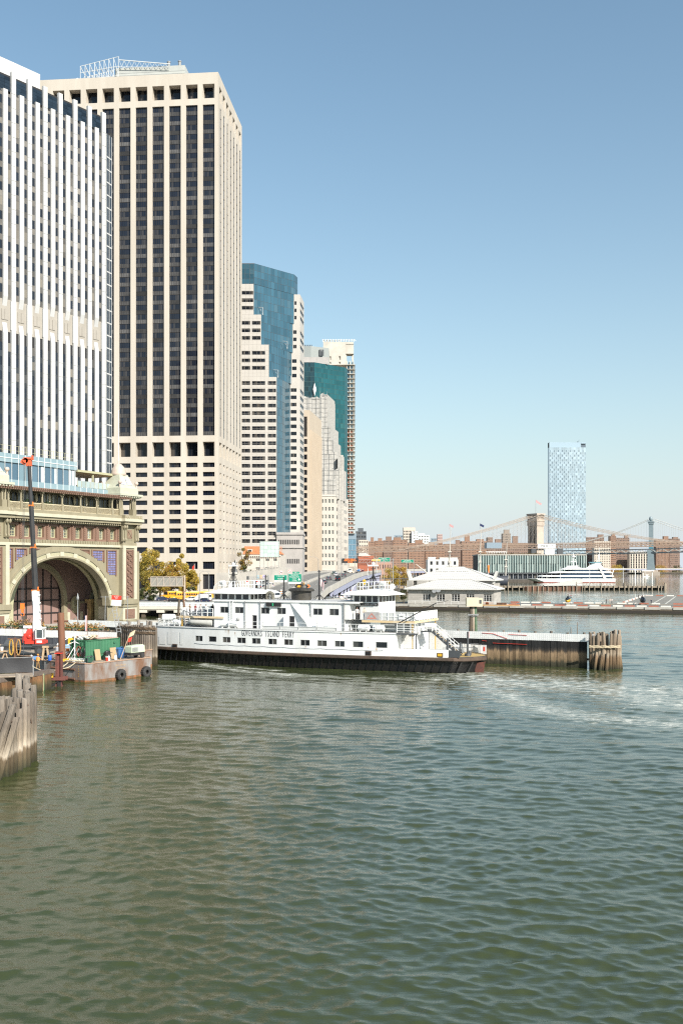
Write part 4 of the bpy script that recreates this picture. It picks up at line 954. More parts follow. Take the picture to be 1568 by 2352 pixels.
# ---------------------------------------------------------------- timber pier, glass pier building, small pier
def timber_pier():
    t = thing('timber_pier', 'weathered timber pier on piles with a rusty sheet pile front', 'pier', (0, 0, 0))
    Y = 619.0; X = lambda p: XD(p, Y)
    d = MB(); d.box(X(1020), X(1529), Y, Y+9, 1.7, 2.45); d.box(X(1020), X(1529), Y-.2, Y-.02, 1.3, 2.2); d.build('deck', [M_tim], t)
    r_ = MB(); r_.box(X(1205), X(1336), Y-1.4, Y-.3, -6, 2.2, 0); r_.build('sheet_pile_wall', [M_rust], t)
    dk = MB(); dk.box(X(1022), X(1527), Y+2, Y+8.8, -3, 1.65); dk.build('underdeck_shade', [M_dark], t)  # solid near-black box imitates the shade beneath the deck
    pm = MB(); pm.tube((0,0,-6),(0,0,1),.38,.36,7); me = pm.mesh('pile', [M_tim])
    r1 = random.Random(8)
    for k in range(46):
        px = 1024+k*11+r1.uniform(-3, 3)
        inst(me, 'pile', t, (X(px), Y-.6-(1.4 if 1203 < px < 1338 else 0), 1.4+r1.choice((-.2,.0,.1,.2,.3,.5,2.6))))
    for k in range(4): inst(me, 'pile', t, (X(1524+k*1.5), Y-1+k*.3, 2.5+r1.random()))
    rl = MB()
    for k in range(60): x = X(1336)+k*.88; rl.bar((x, Y+.1, 2.45), (x, Y+.1, 4.3), .14)
    for z in (3.4, 4.3): rl.bar((X(1336), Y+.1, z), (X(1529), Y+.1, z), .14)
    rl.build('railing', [M_tim], t)
    sh = MB()
    for px in (1461, 1479, 1500): sh.bar((X(px), Y+3, 2.45), (X(px), Y+3, 12), .35)
    sh.bar((X(1459), Y+3, 12), (X(1463), Y+3, 12.4), .5); sh.box(X(1475), X(1503), Y+1.5, Y+5, 11.6, 12.2); sh.build('shelter_frame', [M_steelw], t)
    gw = MB()
    gw.add([(X(1247), Y-2.2, 3), (X(1335), Y-2.2, 7.0), (X(1335), Y-2.2, 4.6), (X(1300), Y-2.2, 2.6), (X(1247), Y-2.2, 2.4), (X(1247), Y+1, 3), (X(1335), Y+1, 7.0), (X(1335), Y+1, 4.6), (X(1300), Y+1, 2.6), (X(1247), Y+1, 2.4)], [(0,1,2,3,4),(9,8,7,6,5),(0,5,6,1),(1,6,7,2)], 0)
    gw.build('gangway', [mat('pale_grey_metal', (.5,.49,.46), .6)], t)
    for px, h in ((1287, 12), (1354, 14), (1431, 12)): q = MB(); q.tube((X(px), Y+1, 2.4), (X(px), Y+1, 2.4+h), .16, .12, 6); q.build('lamp_post', [M_steelw], t)
    return t
timber_pier()
def pier_glass():
    t = thing('glass_pier_building', 'long glass building on the far pier with a white sign on its roof', 'building', (0, 0, 0))
    Y = 950.0; x0, x1 = XD(1098, Y), XD(1345, Y); z0, z1 = 9, ZD(1274.5, Y)
    G = glass('pier_glass', (.05,.08,.08), (.30,.36,.34), .35, .1)
    c = MB(); c.box(x0, x1, Y+1, Y+40, 2, z1-.5, 0); c.box(x0-2, x1+1, Y-8, Y+41, 2.6, 3.2, 1); c.box(x0-.4, x1+.4, Y-1.2, Y+.9, z0-1.2, z0-.1, 1); c.box(x0-.4, x1+.4, Y-.8, Y+41, z1-.4, z1+.6, 2); c.build('floor_slab', [M_dark, M_dgrey, M_conc], t)
    pn = Panes('glass_panel', [G, M_steelw], t); n = 44; w = (x1-x0)/n
    for i in range(n):
        for q in range(2): pn.add((x0+i*w+.12, Y, z0+.1+q*(z1-z0)/2), 0, 'g', pane_fn(w-.9 if 1 else w, (z1-z0)/2-.6, 0))
    pn.done()
    fn = MB(); fn.bar((0, -.5, z0), (0, -.5, z1-.2), .35, .8); fm = fn.mesh('glass_fin', [mat('pale_green_fin', (.36,.43,.40), .35)])
    for i in range(n+1): inst(fm, 'glass_fin', t, (x0+i*w, Y, 0))
    # ground floor: columns and shop fronts
    cm = MB(); cm.box(-.35, .35, 0, .6, 3.2, 7.8); cme_ = cm.mesh('column', [M_grey])
    for i in range(23): inst(cme_, 'column', t, (x0+1+i*(x1-x0-2)/22, Y-.5, 0))
    pv = Panes('shop_window', [G_blue, M_steelw], t)
    for i in range(22): pv.add((x0+1.5+i*(x1-x0-2)/22, Y+.9, 3.3), 0, 's', pane_fn(3.6, 4, 1))
    pv.done()
    s = MB(); sx0, sx1 = XD(1237, Y), XD(1278, Y); sz0, sz1 = ZD(1259, Y), ZD(1249, Y)
    s.box(sx0, sx1, Y+6, Y+7, sz0, sz1, 0); s.box(sx0, sx1, Y+6, Y+7.2, z1, z1+.5, 1)
    for k in range(6): s.bar((sx0+.5+k*(sx1-sx0-1)/5, Y+6.5, z1+.5), (sx0+.5+k*(sx1-sx0-1)/5, Y+6.5, sz0), .3, m=1)
    sg = s.build('roof_sign', [M_steelw, M_grey], t)
    text('PIER17', 3.6, M_black, sg, ((sx0+sx1)/2, Y+5.9, (sz0+sz1)/2-.05), 0, 'lettering', 1.15)
    b = MB(); b.box(XD(1253, Y), XD(1274, Y), Y+3, Y+8, z1+.6, z1+5.8, 0); b.box(XD(1222, Y), XD(1232, Y), Y+3, Y+9, z1+.6, z1+6, 1); b.box(XD(1282, Y), XD(1294, Y), Y+3, Y+9, z1+.6, z1+6, 1); b.box(XD(1120, Y), XD(1155, Y), Y+8, Y+24, z1+6.5, z1+12, 2); b.build('roof_cabin', [M_white, M_dgrey, M_bluegrey], t)
    q = MB()
    for k in range(12): q.bar((XD(1120, Y)+k*1.6, Y+3, z1+.6), (XD(1120, Y)+k*1.6, Y+3, z1+3), .35)
    q.bar((XD(1116, Y), Y+3, z1+3), (XD(1165, Y), Y+3, z1+3), .5); q.build('roof_pergola', [M_steelw], t)
    hd = MB(); r_ = random.Random(4)
    for k in range(500):
        p = Vector((r_.uniform(x0, x0+60), Y-.4+r_.random()*2, z1+.6+r_.random()*.9)); hd.cbox(p, .7, .5, .05, 0, r_.random()*6, r_.random())
    tag(hd.build('roof_planting', [mat('dry_planting', (.16,.12,.05), .9)], t), kind='stuff')
pier_glass()
# ---------------------------------------------------------------- old ferry terminal with the great arch
M_cream = mat('cream_cast_iron', (.285,.25,.17), .6, col2=(.225,.195,.127), scale=.5, stretch=3, bump=.05)
M_creamw = mat('pale_cream_trim', (.50,.465,.355), .55, col2=(.42,.39,.29), scale=.6)
M_olive = mat('olive_trim', (.40,.38,.24), .6)
M_copper = mat('copper_brown', (.17,.095,.066), .65, col2=(.23,.145,.105), scale=.8, stretch=3)
M_pink = mat('pink_stucco', (.25,.16,.138), .85, col2=(.20,.13,.11), scale=.3)
M_bluetile = mat('violet_blue_tile', (.13,.135,.30), .35, col2=(.2,.205,.36), scale=1.5, rnd=.25)
G_term = glass('terminal_glass', (.04,.055,.06), (.42,.46,.46), .35, .08)
G_pav = glass('pavilion_glass', (.055,.10,.14), (.16,.24,.28), .3, .06)
M_palebl = mat('pale_blue_panel', (.23,.31,.34), .3, col2=(.19,.275,.31), scale=.4)
def ell(cx, cz, a, b, t): return (cx+a*math.cos(t), cz+b*math.sin(t))
def arch_ring(mb, cx, cz, a0, b0, a1, b1, y0, y1, m=0, n=48, zb=1.0, legs=True):
    """half elliptical ring with depth, plus straight legs down to zb"""
    P = []
    if legs: P.append(((cx+a0, zb), (cx+a1, zb)))
    for i in range(n+1):
        t = math.pi*i/n; P.append((ell(cx, cz, a0, b0, t), ell(cx, cz, a1, b1, t)))
    if legs: P.append(((cx-a0, zb), (cx-a1, zb)))
    for (p, q), (r, s) in zip(P, P[1:]):
        mb.quad((p[0],y0,p[1]),(r[0],y0,r[1]),(s[0],y0,s[1]),(q[0],y0,q[1]), m)
        mb.quad((p[0],y0,p[1]),(p[0],y1,p[1]),(r[0],y1,r[1]),(r[0],y0,r[1]), m)
        mb.quad((q[0],y0,q[1]),(s[0],y0,s[1]),(s[0],y1,s[1]),(q[0],y1,q[1]), m)
def arch_wall(mb, x0, x1, z0, z1, cx, cz, a, b, y, m=0, n=48):
    """rectangle with a half elliptical arch cut out"""
    mb.quad((x0,y,z0),(cx-a,y,z0),(cx-a,y,cz),(x0,y,cz), m); mb.quad((cx+a,y,z0),(x1,y,z0),(x1,y,cz),(cx+a,y,cz), m)
    for i in range(n):
        p, q = ell(cx, cz, a, b, math.pi*i/n), ell(cx, cz, a, b, math.pi*(i+1)/n)
        mb.quad((q[0],y,q[1]),(p[0],y,p[1]),(p[0],y,z1),(q[0],y,z1), m)
    mb.quad((cx+a,y,cz),(x1,y,cz),(x1,y,z1),(cx+a,y,z1), m); mb.quad((x0,y,cz),(cx-a,y,cz),(cx-a,y,z1),(x0,y,z1), m)
def terminal():
    t = thing('ferry_terminal', 'ornate cream ferry terminal with a great arch and blue glass pavilion on top', 'building', (-50.1, 243.2, 0), math.atan2(.882, .472))
    XL, XR = -60.0, 0.0; CX, CZ, A, Bq = -25.75, 5.0, 15.35, 11.2
    # facade wall, interior hall
    w = MB(); arch_wall(w, -41.7, -6.2, .6, 18.7, CX, CZ, A, Bq, 0, 0); w.build('wall', [M_cream], t)
    h = MB(); D_ = 12.4
    arch_wall(h, -46, 8.9, .6, 18.2, -20.1, 6.0, 7.9, 7.9, D_, 0)
    h.quad((-46,D_,.6),(-46,.1,.6),(-46,.1,18.2),(-46,D_,18.2), 0); h.quad((8.9,6.4,.6),(8.9,D_,.6),(8.9,D_,18.2),(8.9,6.4,18.2), 0); h.quad((-46,.1,17.9),(0,.1,17.9),(0,D_,17.9),(-46,D_,17.9), 1); h.quad((0,6.4,17.9),(8.9,6.4,17.9),(8.9,D_,17.9),(0,D_,17.9), 1); h.quad((0,6.35,.6),(8.9,6.35,.6),(8.9,6.35,18),(0,6.35,18), 1)
    h.box(-46, 8.9, .4, 20, -1, .58, 2); h.box(-60, .4, 20.2, 30, -1, 30, 1); h.build('hall', [M_pink, M_cream, M_conc], t)
    a1 = MB(); arch_ring(a1, -20.1, 6, 7.9, 7.9, 9.1, 9.1, D_-.6, D_+.2, 0, 32, .6); a1.build('inner_arch', [M_cream], t)
    a2 = MB(); arch_ring(a2, -18.5, 5, 13.6, 10.8, 15.0, 12.4, 7.6, 8.8, 0, 32, .6); a2.build('inner_arch', [M_olive], t)
    a3 = MB(); arch_ring(a3, .6, 6.2, 2.6, 2.8, 3.4, 3.6, D_-.4, D_+.05, 0, 20, .6); a3.build('inner_arch', [M_cream], t)
    dk = MB(); dk.box(-2,3.2,D_-.06,D_-.03,.6,8.2); dk.build('doorway', [M_dark], t)
    gw = MB(); gw.quad((-28.4,D_+1,.6),(-11.8,D_+1,.6),(-11.8,D_+1,14.2),(-28.4,D_+1,14.2), 0)
    for k in range(7): gw.box(-28+k*2.63-.11, -28+k*2.63+.11, D_+.8, D_+.98, .6, 14, 1)
    for z in (3.2, 6.2, 9.0): gw.box(-28, -12.2, D_+.78, D_+.97, z-.13, z+.13, 1)
    gw.build('arch_window', [mat('rose_panel', (.26,.165,.145), .7, col2=(.22,.14,.12), scale=.4), M_dark], t)
    NX = -8.4
    lb = MB(); lb.box(NX-3.0, NX+3.6, D_-.5, D_-.04, .6, 5.2, 0); lb.box(NX-3.1, NX+3.7, D_-.6, D_-.03, 5.2, 5.7, 1); lb.build('niche_wall', [M_pink, M_cream], t)
    md = MB()
    for r0, r1, y, m in ((1.1, 1.6, D_-.75, 0), (0, 1.09, D_-.62, 1)):
        n = 24
        for i in range(n):
            p, q = 2*math.pi*i/n, 2*math.pi*(i+1)/n; c = (NX, 5.0)
            f = lambda r, a_: (c[0]+r*math.cos(a_), y, c[1]+r*1.3*math.sin(a_))
            md.quad(f(r0, p), f(r0, q), f(r1, q), f(r1, p), m)
            md.quad(f(r1, p), f(r1, q), (f(r1, q)[0], D_-.51, f(r1, q)[2]), (f(r1, p)[0], D_-.51, f(r1, p)[2]), m)
    md.ball((NX, D_-.68, 5.2), .55, .12, .8, 8, 5, 2); md.cbox((NX, D_-.72, 6.0), .7, .1, .25, 2); md.cbox((NX, D_-.72, 4.1), .9, .1, .15, 2)
    md.build('medallion', [M_cream, M_olive, mat('bronze_relief', (.2,.18,.12), .5)], t)
    mo = MB(); mo.box(NX-2.6, NX-1.8, D_-.7, D_-.51, .7, 3.2, 0); mo.box(NX+1.8, NX+2.6, D_-.7, D_-.51, .7, 3.2, 0); mo.build('niche_panel', [M_creamw], t)
    pd = MB()
    for x in (-5.6, -4.2): pd.box(x, x+.9, 9.4, 10.6, .6, 5.4, 0)
    pd.box(-6.0, -2.9, 9.1, 10.9, 5.4, 6.2, 0); pd.build('weathered_pedestal', [mat('rust_stained_iron', (.42,.30,.12), .8, col2=(.2,.13,.07), scale=1.2, stretch=2)], t)
    # arch mouldings
    o = MB(); arch_ring(o, CX, CZ, A+1.5, Bq+1.5, A+2.7, Bq+2.5, -.35, 0, 0, 56, 6.4); o.build('outer_moulding', [M_cream], t)
    i_ = MB(); arch_ring(i_, CX, CZ, A-.05, Bq-.05, A+.3, Bq+.3, -.75, 1.4, 0, 56, 6.4); arch_ring(i_, CX, CZ, A+1.25, Bq+1.25, A+1.52, Bq+1.52, -.7, 0, 0, 56, 6.4); i_.build('inner_moulding', [M_cream], t)
    arc = [0.03+.94*k/10 for k in range(11)]
    def seg(f0, f1, y, a_in, a_out, name, m, nn=6):
        mb = MB(); P = []
        for q in range(nn+1):
            tt = math.pi*(f0+(f1-f0)*q/nn); P.append((ell(CX, CZ, A+a_in, Bq+a_in, tt), ell(CX, CZ, A+a_out, Bq+a_out, tt)))
        for (p, q), (r, s) in zip(P, P[1:]): mb.quad((p[0],y,p[1]),(r[0],y,r[1]),(s[0],y,s[1]),(q[0],y,q[1])); mb.quad((p[0],y,p[1]),(p[0],0,p[1]),(r[0],0,r[1]),(r[0],y,r[1])); mb.quad((q[0],y,q[1]),(s[0],y,s[1]),(s[0],0,s[1]),(q[0],0,q[1]))
        for e in (P[0], P[-1]): mb.quad((e[0][0],y,e[0][1]),(e[1][0],y,e[1][1]),(e[1][0],0,e[1][1]),(e[0][0],0,e[0][1]))
        mb.build(name, [m], t)
    for k in range(13):
        f = .0+k/12
        if k < 12: seg(f+.014, f+1/12-.014, -.5, .3, 1.25, 'arch_band', M_creamw)
        seg(max(0, f-.011), min(1, f+.011), -.68, .2, 1.4, 'rosette_block', M_creamw, 2)
    dt = MB()
    for k in range(12):
        for q in range(11):
            tt = math.pi*((k+.16+.68*q/10)/12); c = ell(CX, CZ, A+.78, Bq+.78, tt); dt.cbox((c[0], -.53, c[1]), .62, .06, .13, 0, 0, -math.atan2(math.sin(tt)*A, math.cos(tt)*Bq))
    tag(dt.build('arch_dentil', [M_olive], t), kind='stuff')
    # spandrel panels: brown frames round glazed blue tiles
    for x0, x1, z0 in ((-41.5, -39.5, 12.6), (-38.9, -35.6, 15.4), (-34.9, -31.8, 16.9), (-15.8, -11.5, 15.2), (-10.7, -7.3, 12.0), (-19.5, -16.4, 17.0)):
        def below(x): 
            q = (x-CX)/(A+2.7)
            return CZ+(Bq+2.5)*math.sqrt(max(0, 1-q*q))+.15
        fr = MB(); fr.quad((x0,-.03,max(z0,below(x0))),(x1,-.03,max(z0,below(x1))),(x1,-.03,18.1),(x0,-.03,18.1), 0)
        for a, b in ((x0, x0+.25), (x1-.25, x1)): fr.box(a, b, -.3, -.035, max(z0, below((a+b)/2)), 18.1, 0)
        fr.box(x0+.25, x1-.25, -.28, -.036, 17.85, 18.1, 0); sp = fr.build('spandrel_frame', [M_copper], t)
        tl = MB(); tl.box(0, .40, -.1, 0, 0, .40); tm = _mc.get('tile_mesh') or _mc.setdefault('tile_mesh', tl.mesh('tile', [M_bluetile]))
        x = x0+.4
        while x < x1-.75:
            z = 17.3
            while z > z0:
                if z > below(x)+.1 and z > below(x+.4)+.1: inst(tm, 'tile', sp, (x, -.04, z))
                z -= .56
            x += .56
    # entablatures
    e = MB(); e.box(-41.7, -6.2, -.55, .5, 18.7, 19.25, 1); e.box(-41.7, -6.2, -.3, .5, 19.25, 20.0, 0)
    k = -41.5
    while k < -6.4: e.box(k, k+.5, -.48, -.305, 19.3, 19.95, 0); k += .78
    e.build('lower_entablature', [M_cream, M_creamw], t)
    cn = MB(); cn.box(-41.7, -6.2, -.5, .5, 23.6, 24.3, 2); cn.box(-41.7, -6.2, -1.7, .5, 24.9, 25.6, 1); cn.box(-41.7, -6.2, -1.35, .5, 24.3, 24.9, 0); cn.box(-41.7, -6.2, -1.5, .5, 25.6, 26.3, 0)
    k = -41.4
    while k < -6.5: cn.box(k, k+.32, -1.1, -.51, 23.85, 24.29, 0); k += .7
    cn.build('main_cornice', [M_cream, M_creamw, mat('shadow_darkened_frieze', (.11,.10,.065), .7)], t)  # dark patterned frieze, painted darker still to stand in for the cornice's shadow
    # attic storey with nine windows
    at = MB(); wx = [(-39.9+3.86*k, -38.0+3.86*k) for k in range(9)]
    pn = Panes('casement_window', [G_term, M_olive], t)
    facade(at, None, TR(-41.7, .25), 35.5, 20.0, 23.6, [(a+41.7, b+41.7) for a, b in wx], [(20.5, 23.0)], .8)
    at.build('attic_wall', [M_copper], t)
    for a, b in wx: pn.add((a, 1.0, 20.5), 0, 'w', pane_fn(b-a, 2.5, 3, .22, None, 3, .09))
    pn.done()
    for a, b in wx:
        p = MB(); p.box(b+.55, b+1.15, -.02, .24, 20.1, 23.5, 0)
        for q in range(7): p.cbox((b+.85, -.05, 20.5+q*.45), .3, .1, .3, 0, 0, R(45))
        p.build('pilaster', [M_copper], t)
    # balcony storey
    bl = MB(); bl.box(-60, -3, 3.6, 14, 26.0, 31.2, 0); bl.build('balcony_wall', [M_dark], t)
    gl = Panes('balcony_window', [glass('balcony_glass', (.02,.03,.035), (.38,.42,.42), .3, .06), M_olive], t)
    for k in range(24): gl.add((-45.0+k*1.7, 3.5, 26.4), 0, 'b', pane_fn(1.55, 3.9, 1, .08, None, 1))
    gl.done()
    cols = [-40.9, -37.4, -31.3, -25.3, -19.5, -14.2, -8.9]
    for x in cols:
        c = MB(); c.box(x-.28, x+.28, -.5, .06, 26.3, 28.0, 0); c.tube((x,-.2,28),(x,-.2,30.0),.22,.18,10,0); c.box(x-.35, x+.35, -.6, .2, 30.0, 30.4, 0)
        for s in (-1, 1): c.bar((x, -.2, 29.2), (x+s*.7, -.2, 30.3), .14, m=0)
        c.build('column', [M_cream], t)
    for a, b in zip(cols, cols[1:]+[-6.4]):
        l = MB(); a += .3; b -= .3; n = int((b-a)/.3); z0, z1 = 26.4, 27.7
        for i in range(-4, n+1):
            for s in (0, 1):
                p0, p1 = a+i*.3, a+i*.3+1.3
                q0, q1 = max(p0, a), min(p1, b)
                if q1 <= q0: continue
                f = lambda x: z0+(x-p0) if s == 0 else z1-(x-p0)
                l.bar((q0, -.25-s*.03, f(q0)), (q1, -.25-s*.03, f(q1)), .075, .03)
        l.bar((a, -.25, 27.75), (b, -.25, 27.75), .16); l.bar((a, -.25, 26.4), (b, -.25, 26.4), .12); l.build('lattice_railing', [mat('lattice_cream', (.58,.50,.34), .7)], t)
    ev = MB(); ev.box(-60, -3, -.9, 3.4, 30.4, 30.62, 1)
    k = -59.5
    while k < -3.5: ev.box(k, k+.22, -1.7, -.2, 30.63, 30.95, 0); ev.cbox((k+.11, -1.45, 30.45), .2, .3, .4, 0); k += .62
    ev.box(-60, -3, -1.3, -1.1, 30.96, 31.05, 0); ev.build('pergola_eave', [M_copper, M_cream], t)
    r_ = random.Random(2)
    for x in (-40, -28.2, -34):
        b = MB()
        for q in range(60):
            v = Vector((r_.gauss(0,1), r_.gauss(0,1), r_.gauss(0,1))).normalized()*(.75+.2*r_.random()); b.cbox((x+v.x, 1.2+v.y, 27.6+v.z), .4, .4, .02, 0, r_.random()*6, r_.random()*3)
        b.build('potted_shrub', [mat('shrub_green', (.05,.09,.03), .8)], t)
    um = MB()
    for k in range(9): x = -39+k*3.9; um.lathe([(.1,0),(.28,.6),(.2,1.6),(.04,2.0)], (x, 1.6, 28.2), 8)
    tag(um.build('folded_parasols', [mat('canvas_cream', (.6,.52,.36), .9)], t), kind='stuff')
    # pavilion of pale blue glass
    pv = MB(); pv.box(-70, -17.8, 3.2, 18, 31.2, 38.1, 0); pv.build('pavilion_core', [mat('pavilion_interior', (.16,.22,.25), .7, col2=(.08,.09,.1), scale=.4)], t)
    pb = MB(); pb.box(-70, -17.6, 2.7, 18.2, 31.1, 32.7, 0); pb.box(-17.59, -4.5, 2.7, 14, 31.1, 32.5, 0); pb.box(-70, -17.6, 2.7, 18.2, 36.3, 38.2, 0); pb.box(-70, -17.5, 2.6, 18.3, 37.15, 37.25, 1)
    k = -69.5
    while k < -4.6:
        if k < -17.6: pb.box(k-.04, k+.04, 2.62, 2.69, 31.1, 38.2, 1)
        else: pb.box(k-.04, k+.04, 2.62, 2.69, 31.1, 32.5, 1)
        k += 1.9
    pb.build('pavilion_band', [M_palebl, M_steelw], t)
    pp = Panes('pavilion_glass', [G_pav, M_steelw], t)
    for k in range(28): pp.add((-70.9+k*1.9, 3.0, 32.75), 0, 'p', pane_fn(1.86, 3.5))
    pp.done()
    cu = MB()
    for x in (-28.5, -24.4, -20, -18.9, -43.2): cu.box(x, x+.9, 2.96, 2.985, 32.75, 36.2)
    cu.build('curtain', [mat('white_curtain', (.55,.58,.58), .8)], t)
    rr = MB()
    for k in range(40): rr.bar((-62+k*1.15, 3.6, 38.2), (-62+k*1.15, 3.6, 40.0), .05)
    for z in (39.0, 40.0): rr.bar((-62, 3.6, z), (-17.8, 3.6, z), .06)
    rr.build('roof_railing', [M_olive], t)
    pg = MB(); pg.box(-17.4, -4.4, 2.6, 12, 36.0, 36.5, 0); pg.box(-17.2, -4.6, 3, 11.8, 35.8, 35.99, 1)
    for x in (-11.8, -4.9): pg.box(x-.18, x+.18, 3.0, 3.35, 32.5, 35.8, 0); pg.box(x-.18, x+.18, 11, 11.35, 32.5, 35.8, 0)
    pg.box(-50, -39.5, 3.8, 9, 42.3, 42.8, 0)
    for x in (-40, -46): pg.box(x-.14, x+.14, 4, 4.3, 38.2, 42.3, 0)
    pg.build('terrace_pergola', [M_olive, mat('timber_soffit', (.36,.22,.1), .7)], t)
    gr = MB()
    for k in range(9): gr.box(-17.2+k*1.4, -17.1+k*1.4, 2.86, 2.92, 32.5, 34.0, 1)
    gr.build('terrace_post', [M_olive, M_olive], t)
    g2 = MB()
    for k in range(9): g2.quad((-17.05+k*1.4,2.9,32.6),(-15.85+k*1.4,2.9,32.6),(-15.85+k*1.4,2.9,34.0),(-17.05+k*1.4,2.9,34.0))
    g2.build('terrace_glass', [glass('terrace_pane', (.22,.27,.27), (.4,.45,.45), .4)], t)
    tb = MB(); r_ = random.Random(6)
    for k in range(22): x = -17+r_.random()*12; tb.box(x, x+.5, 4+r_.random()*5, 4.6+r_.random()*5+1, 32.52, 33.2+r_.random()*.4)
    tag(tb.build('terrace_furniture', [M_white], t), kind='stuff')
    # corner piers with cupolas
    def pier(x0, x1, right):
        c = (x0+x1)/2; w_ = x1-x0; yf = -1.1
        p = MB(); p.box(x0, x1, yf, 6.3, .6, 24.2, 0)
        for a in (x0, x1-1.0): p.box(a+.02, a+.98, yf-.28, yf-.005, 6.3, 18.6, 1)
        p.box(x0-.05, x1+.05, yf-.3, 6.35, 18.6, 19.2, 1); p.box(x0-.02, x1+.02, yf-.15, 6.32, 19.2, 19.9, 0)
        p.box(x0-.35, x1+.35, yf-.7, 6.6, 5.2, 6.3, 0); p.box(x0-.15, x1+.15, yf-.45, 6.5, 4.5, 5.2, 0); p.box(x0-.1, x1+.1, yf-.3, 6.4, .5, 1.5, 0); p.box(x0-.02, x1+.02, yf-.2, 6.3, 1.5, 4.5, 1)
        p.build('corner_pier', [M_cream, M_creamw], t)
        # right hand return of the pier
        pr = MB()
        if right:
            for yy in (-.8, 4.6): pr.box(x1+.005, x1+.2, yy, yy+1.1, 6.3, 18.6, 1)
            pr.build('return_pilaster', [M_cream, M_creamw], t)
        pn_ = MB(); pn_.box(c-1.15, c+1.15, yf-.06, yf-.004, 6.6, 18.2, 0)
        for q in range(8):
            z = 7.3+q*1.42
            for s in (-1, 1): pn_.bar((c-.85, yf-.16, z-s*.55), (c+.85, yf-.16, z+s*.55), .28, .2, 1)
            pn_.bar((c-1.0, yf-.14, z+.7), (c+1.0, yf-.14, z+.7), .12, .1, 1)
        for s in (-1, 1): pn_.box(c+s*1.22-.08, c+s*1.22+.08, yf-.24, yf-.065, 6.6, 18.2, 1)
        pn_.build('ornament_panel', [M_copper, mat('copper_light', (.21,.125,.092), .6)], t)
        b = MB(); b.box(c-1.7, c+1.7, yf-.32, yf-.205, 1.7, 4.0, 0); b.box(c-1.35, c+1.35, yf-.4, yf-.33, 2.05, 3.65, 1); b.box(c-.9, c+.9, yf-.46, yf-.405, 2.4, 3.3, 0); b.build('base_panel', [M_copper, mat('copper_light', (0,0,0))], t)
        # scroll brackets
        for s in (-2.7, -1.9, 1.9, 2.7):
            k = MB(); k.box(c+s-.22, c+s+.22, yf-.5, yf-.005, 20.2, 24.0, 0); k.ball((c+s, yf-.75, 23.6), .24, .55, .6, 8, 5, 0); k.ball((c+s, yf-.5, 20.6), .22, .32, .45, 8, 5, 0); k.ball((c+s, yf-1.25, 25.8), .24, .6, .6, 8, 5, 0); k.tube((c+s, yf-1.3, 24.6), (c+s, yf-1.3, 25.8), .12, .12, 6, 0); k.build('scroll_bracket', [M_cream], t)
        n = MB(); n.box(c-1.1, c+1.1, yf-.1, yf-.006, 20.6, 23.2, 0); n.box(c-.8, c+.8, yf-.16, yf-.101, 20.9, 22.9, 1)
        for s in (-1, 1): n.bar((c-.7, yf-.22, 21.9-s*.8), (c+.7, yf-.22, 21.9+s*.8), .2, .1, 0)
        n.build('ornament_panel', [M_cream, M_copper], t)
        k = MB(); k.box(x0-.6, x1+.6, yf-1.3, 7.0, 24.2, 24.9, 0); k.box(x0-1.0, x1+1.0, yf-1.7, 7.4, 24.9, 25.6, 1); k.box(x0-.7, x1+.7, yf-1.4, 7.1, 25.6, 26.4, 0); k.build('pier_cornice', [M_cream, M_creamw], t)
        u = MB(); r0 = 2.35; cy = 2.2
        for sx in (-1, 1):
            for sy in (-1, 1):
                u.box(c+sx*r0-.65, c+sx*r0+.65, cy+sy*r0-.65, cy+sy*r0+.65, 26.4, 28.0, 0)
                for dx in (-.38, .38): u.tube((c+sx*r0+dx, cy+sy*r0-.35, 28), (c+sx*r0+dx, cy+sy*r0-.35, 30.6), .26, .22, 10, 0); u.tube((c+sx*r0+dx, cy+sy*r0+.35, 28), (c+sx*r0+dx, cy+sy*r0+.35, 30.6), .26, .22, 10, 0)
        u.build('cupola_columns', [M_cream], t)
        q = MB(); q.box(c-3.5, c+3.5, cy-3.5, cy+3.5, 30.6, 31.1, 0); q.box(c-4.1, c+4.1, cy-4.1, cy+4.1, 31.1, 31.6, 0); q.box(c-3.3, c+3.3, cy-3.3, cy+3.3, 31.6, 33.0, 0)
        for i in range(10): q.box(c-3.9+i*.82, c-3.55+i*.82, cy-3.95, cy-3.51, 30.75, 31.09, 0)
        sq = lambda r: [(c-r, cy-r), (c+r, cy-r), (c+r, cy+r), (c-r, cy+r)]
        q.loft([[(x, y, z) for x, y in sq(r)] for r, z in ((3.3,33.0),(2.5,33.8),(1.9,35.0),(1.55,36.3))], 0)
        q.build('cupola_base', [mat('cupola_green_grey', (.46,.46,.36), .55)], t)
        g = MB()
        for s in (-1, 1): g.add([(c+s*.2, cy-2.56, 33.85), (c+s*2.2, cy-2.56, 33.85), (c+s*1.55, cy-1.75, 35.7), (c+s*.2, cy-1.75, 35.7)], [(0,1,2,3)], 0)
        g.build('cupola_tiles', [mat('pale_violet_tile', (.45,.46,.56), .4)], t)
        d = MB(); d.lathe([(1.75,36.2),(1.9,36.5),(1.75,36.8),(1.7,37.3),(1.35,38.2),(.7,38.9),(.2,39.1),(.16,39.8)], (c, cy, 0), 16)
        for sx in (-1, 1):
            for sy in (-1, 1): d.ball((c+sx*3.0, cy+sy*3.0, 34.3), .5, .5, .5); d.tube((c+sx*3.0, cy+sy*3.0, 33.0), (c+sx*3.0, cy+sy*3.0, 33.9), .3, .2, 8)
        d.build('cupola_dome', [mat('dome_pink', (.50,.40,.33), .6)], t)
        if right: f = MB(); f.tube((c, cy, 39.0), (c, cy, 52.0), .13, .07, 8); f.build('flagpole', [M_steelw], t)
    pier(-6.3, -1.3, True); pier(-47.9, -41.6, False)
terminal()
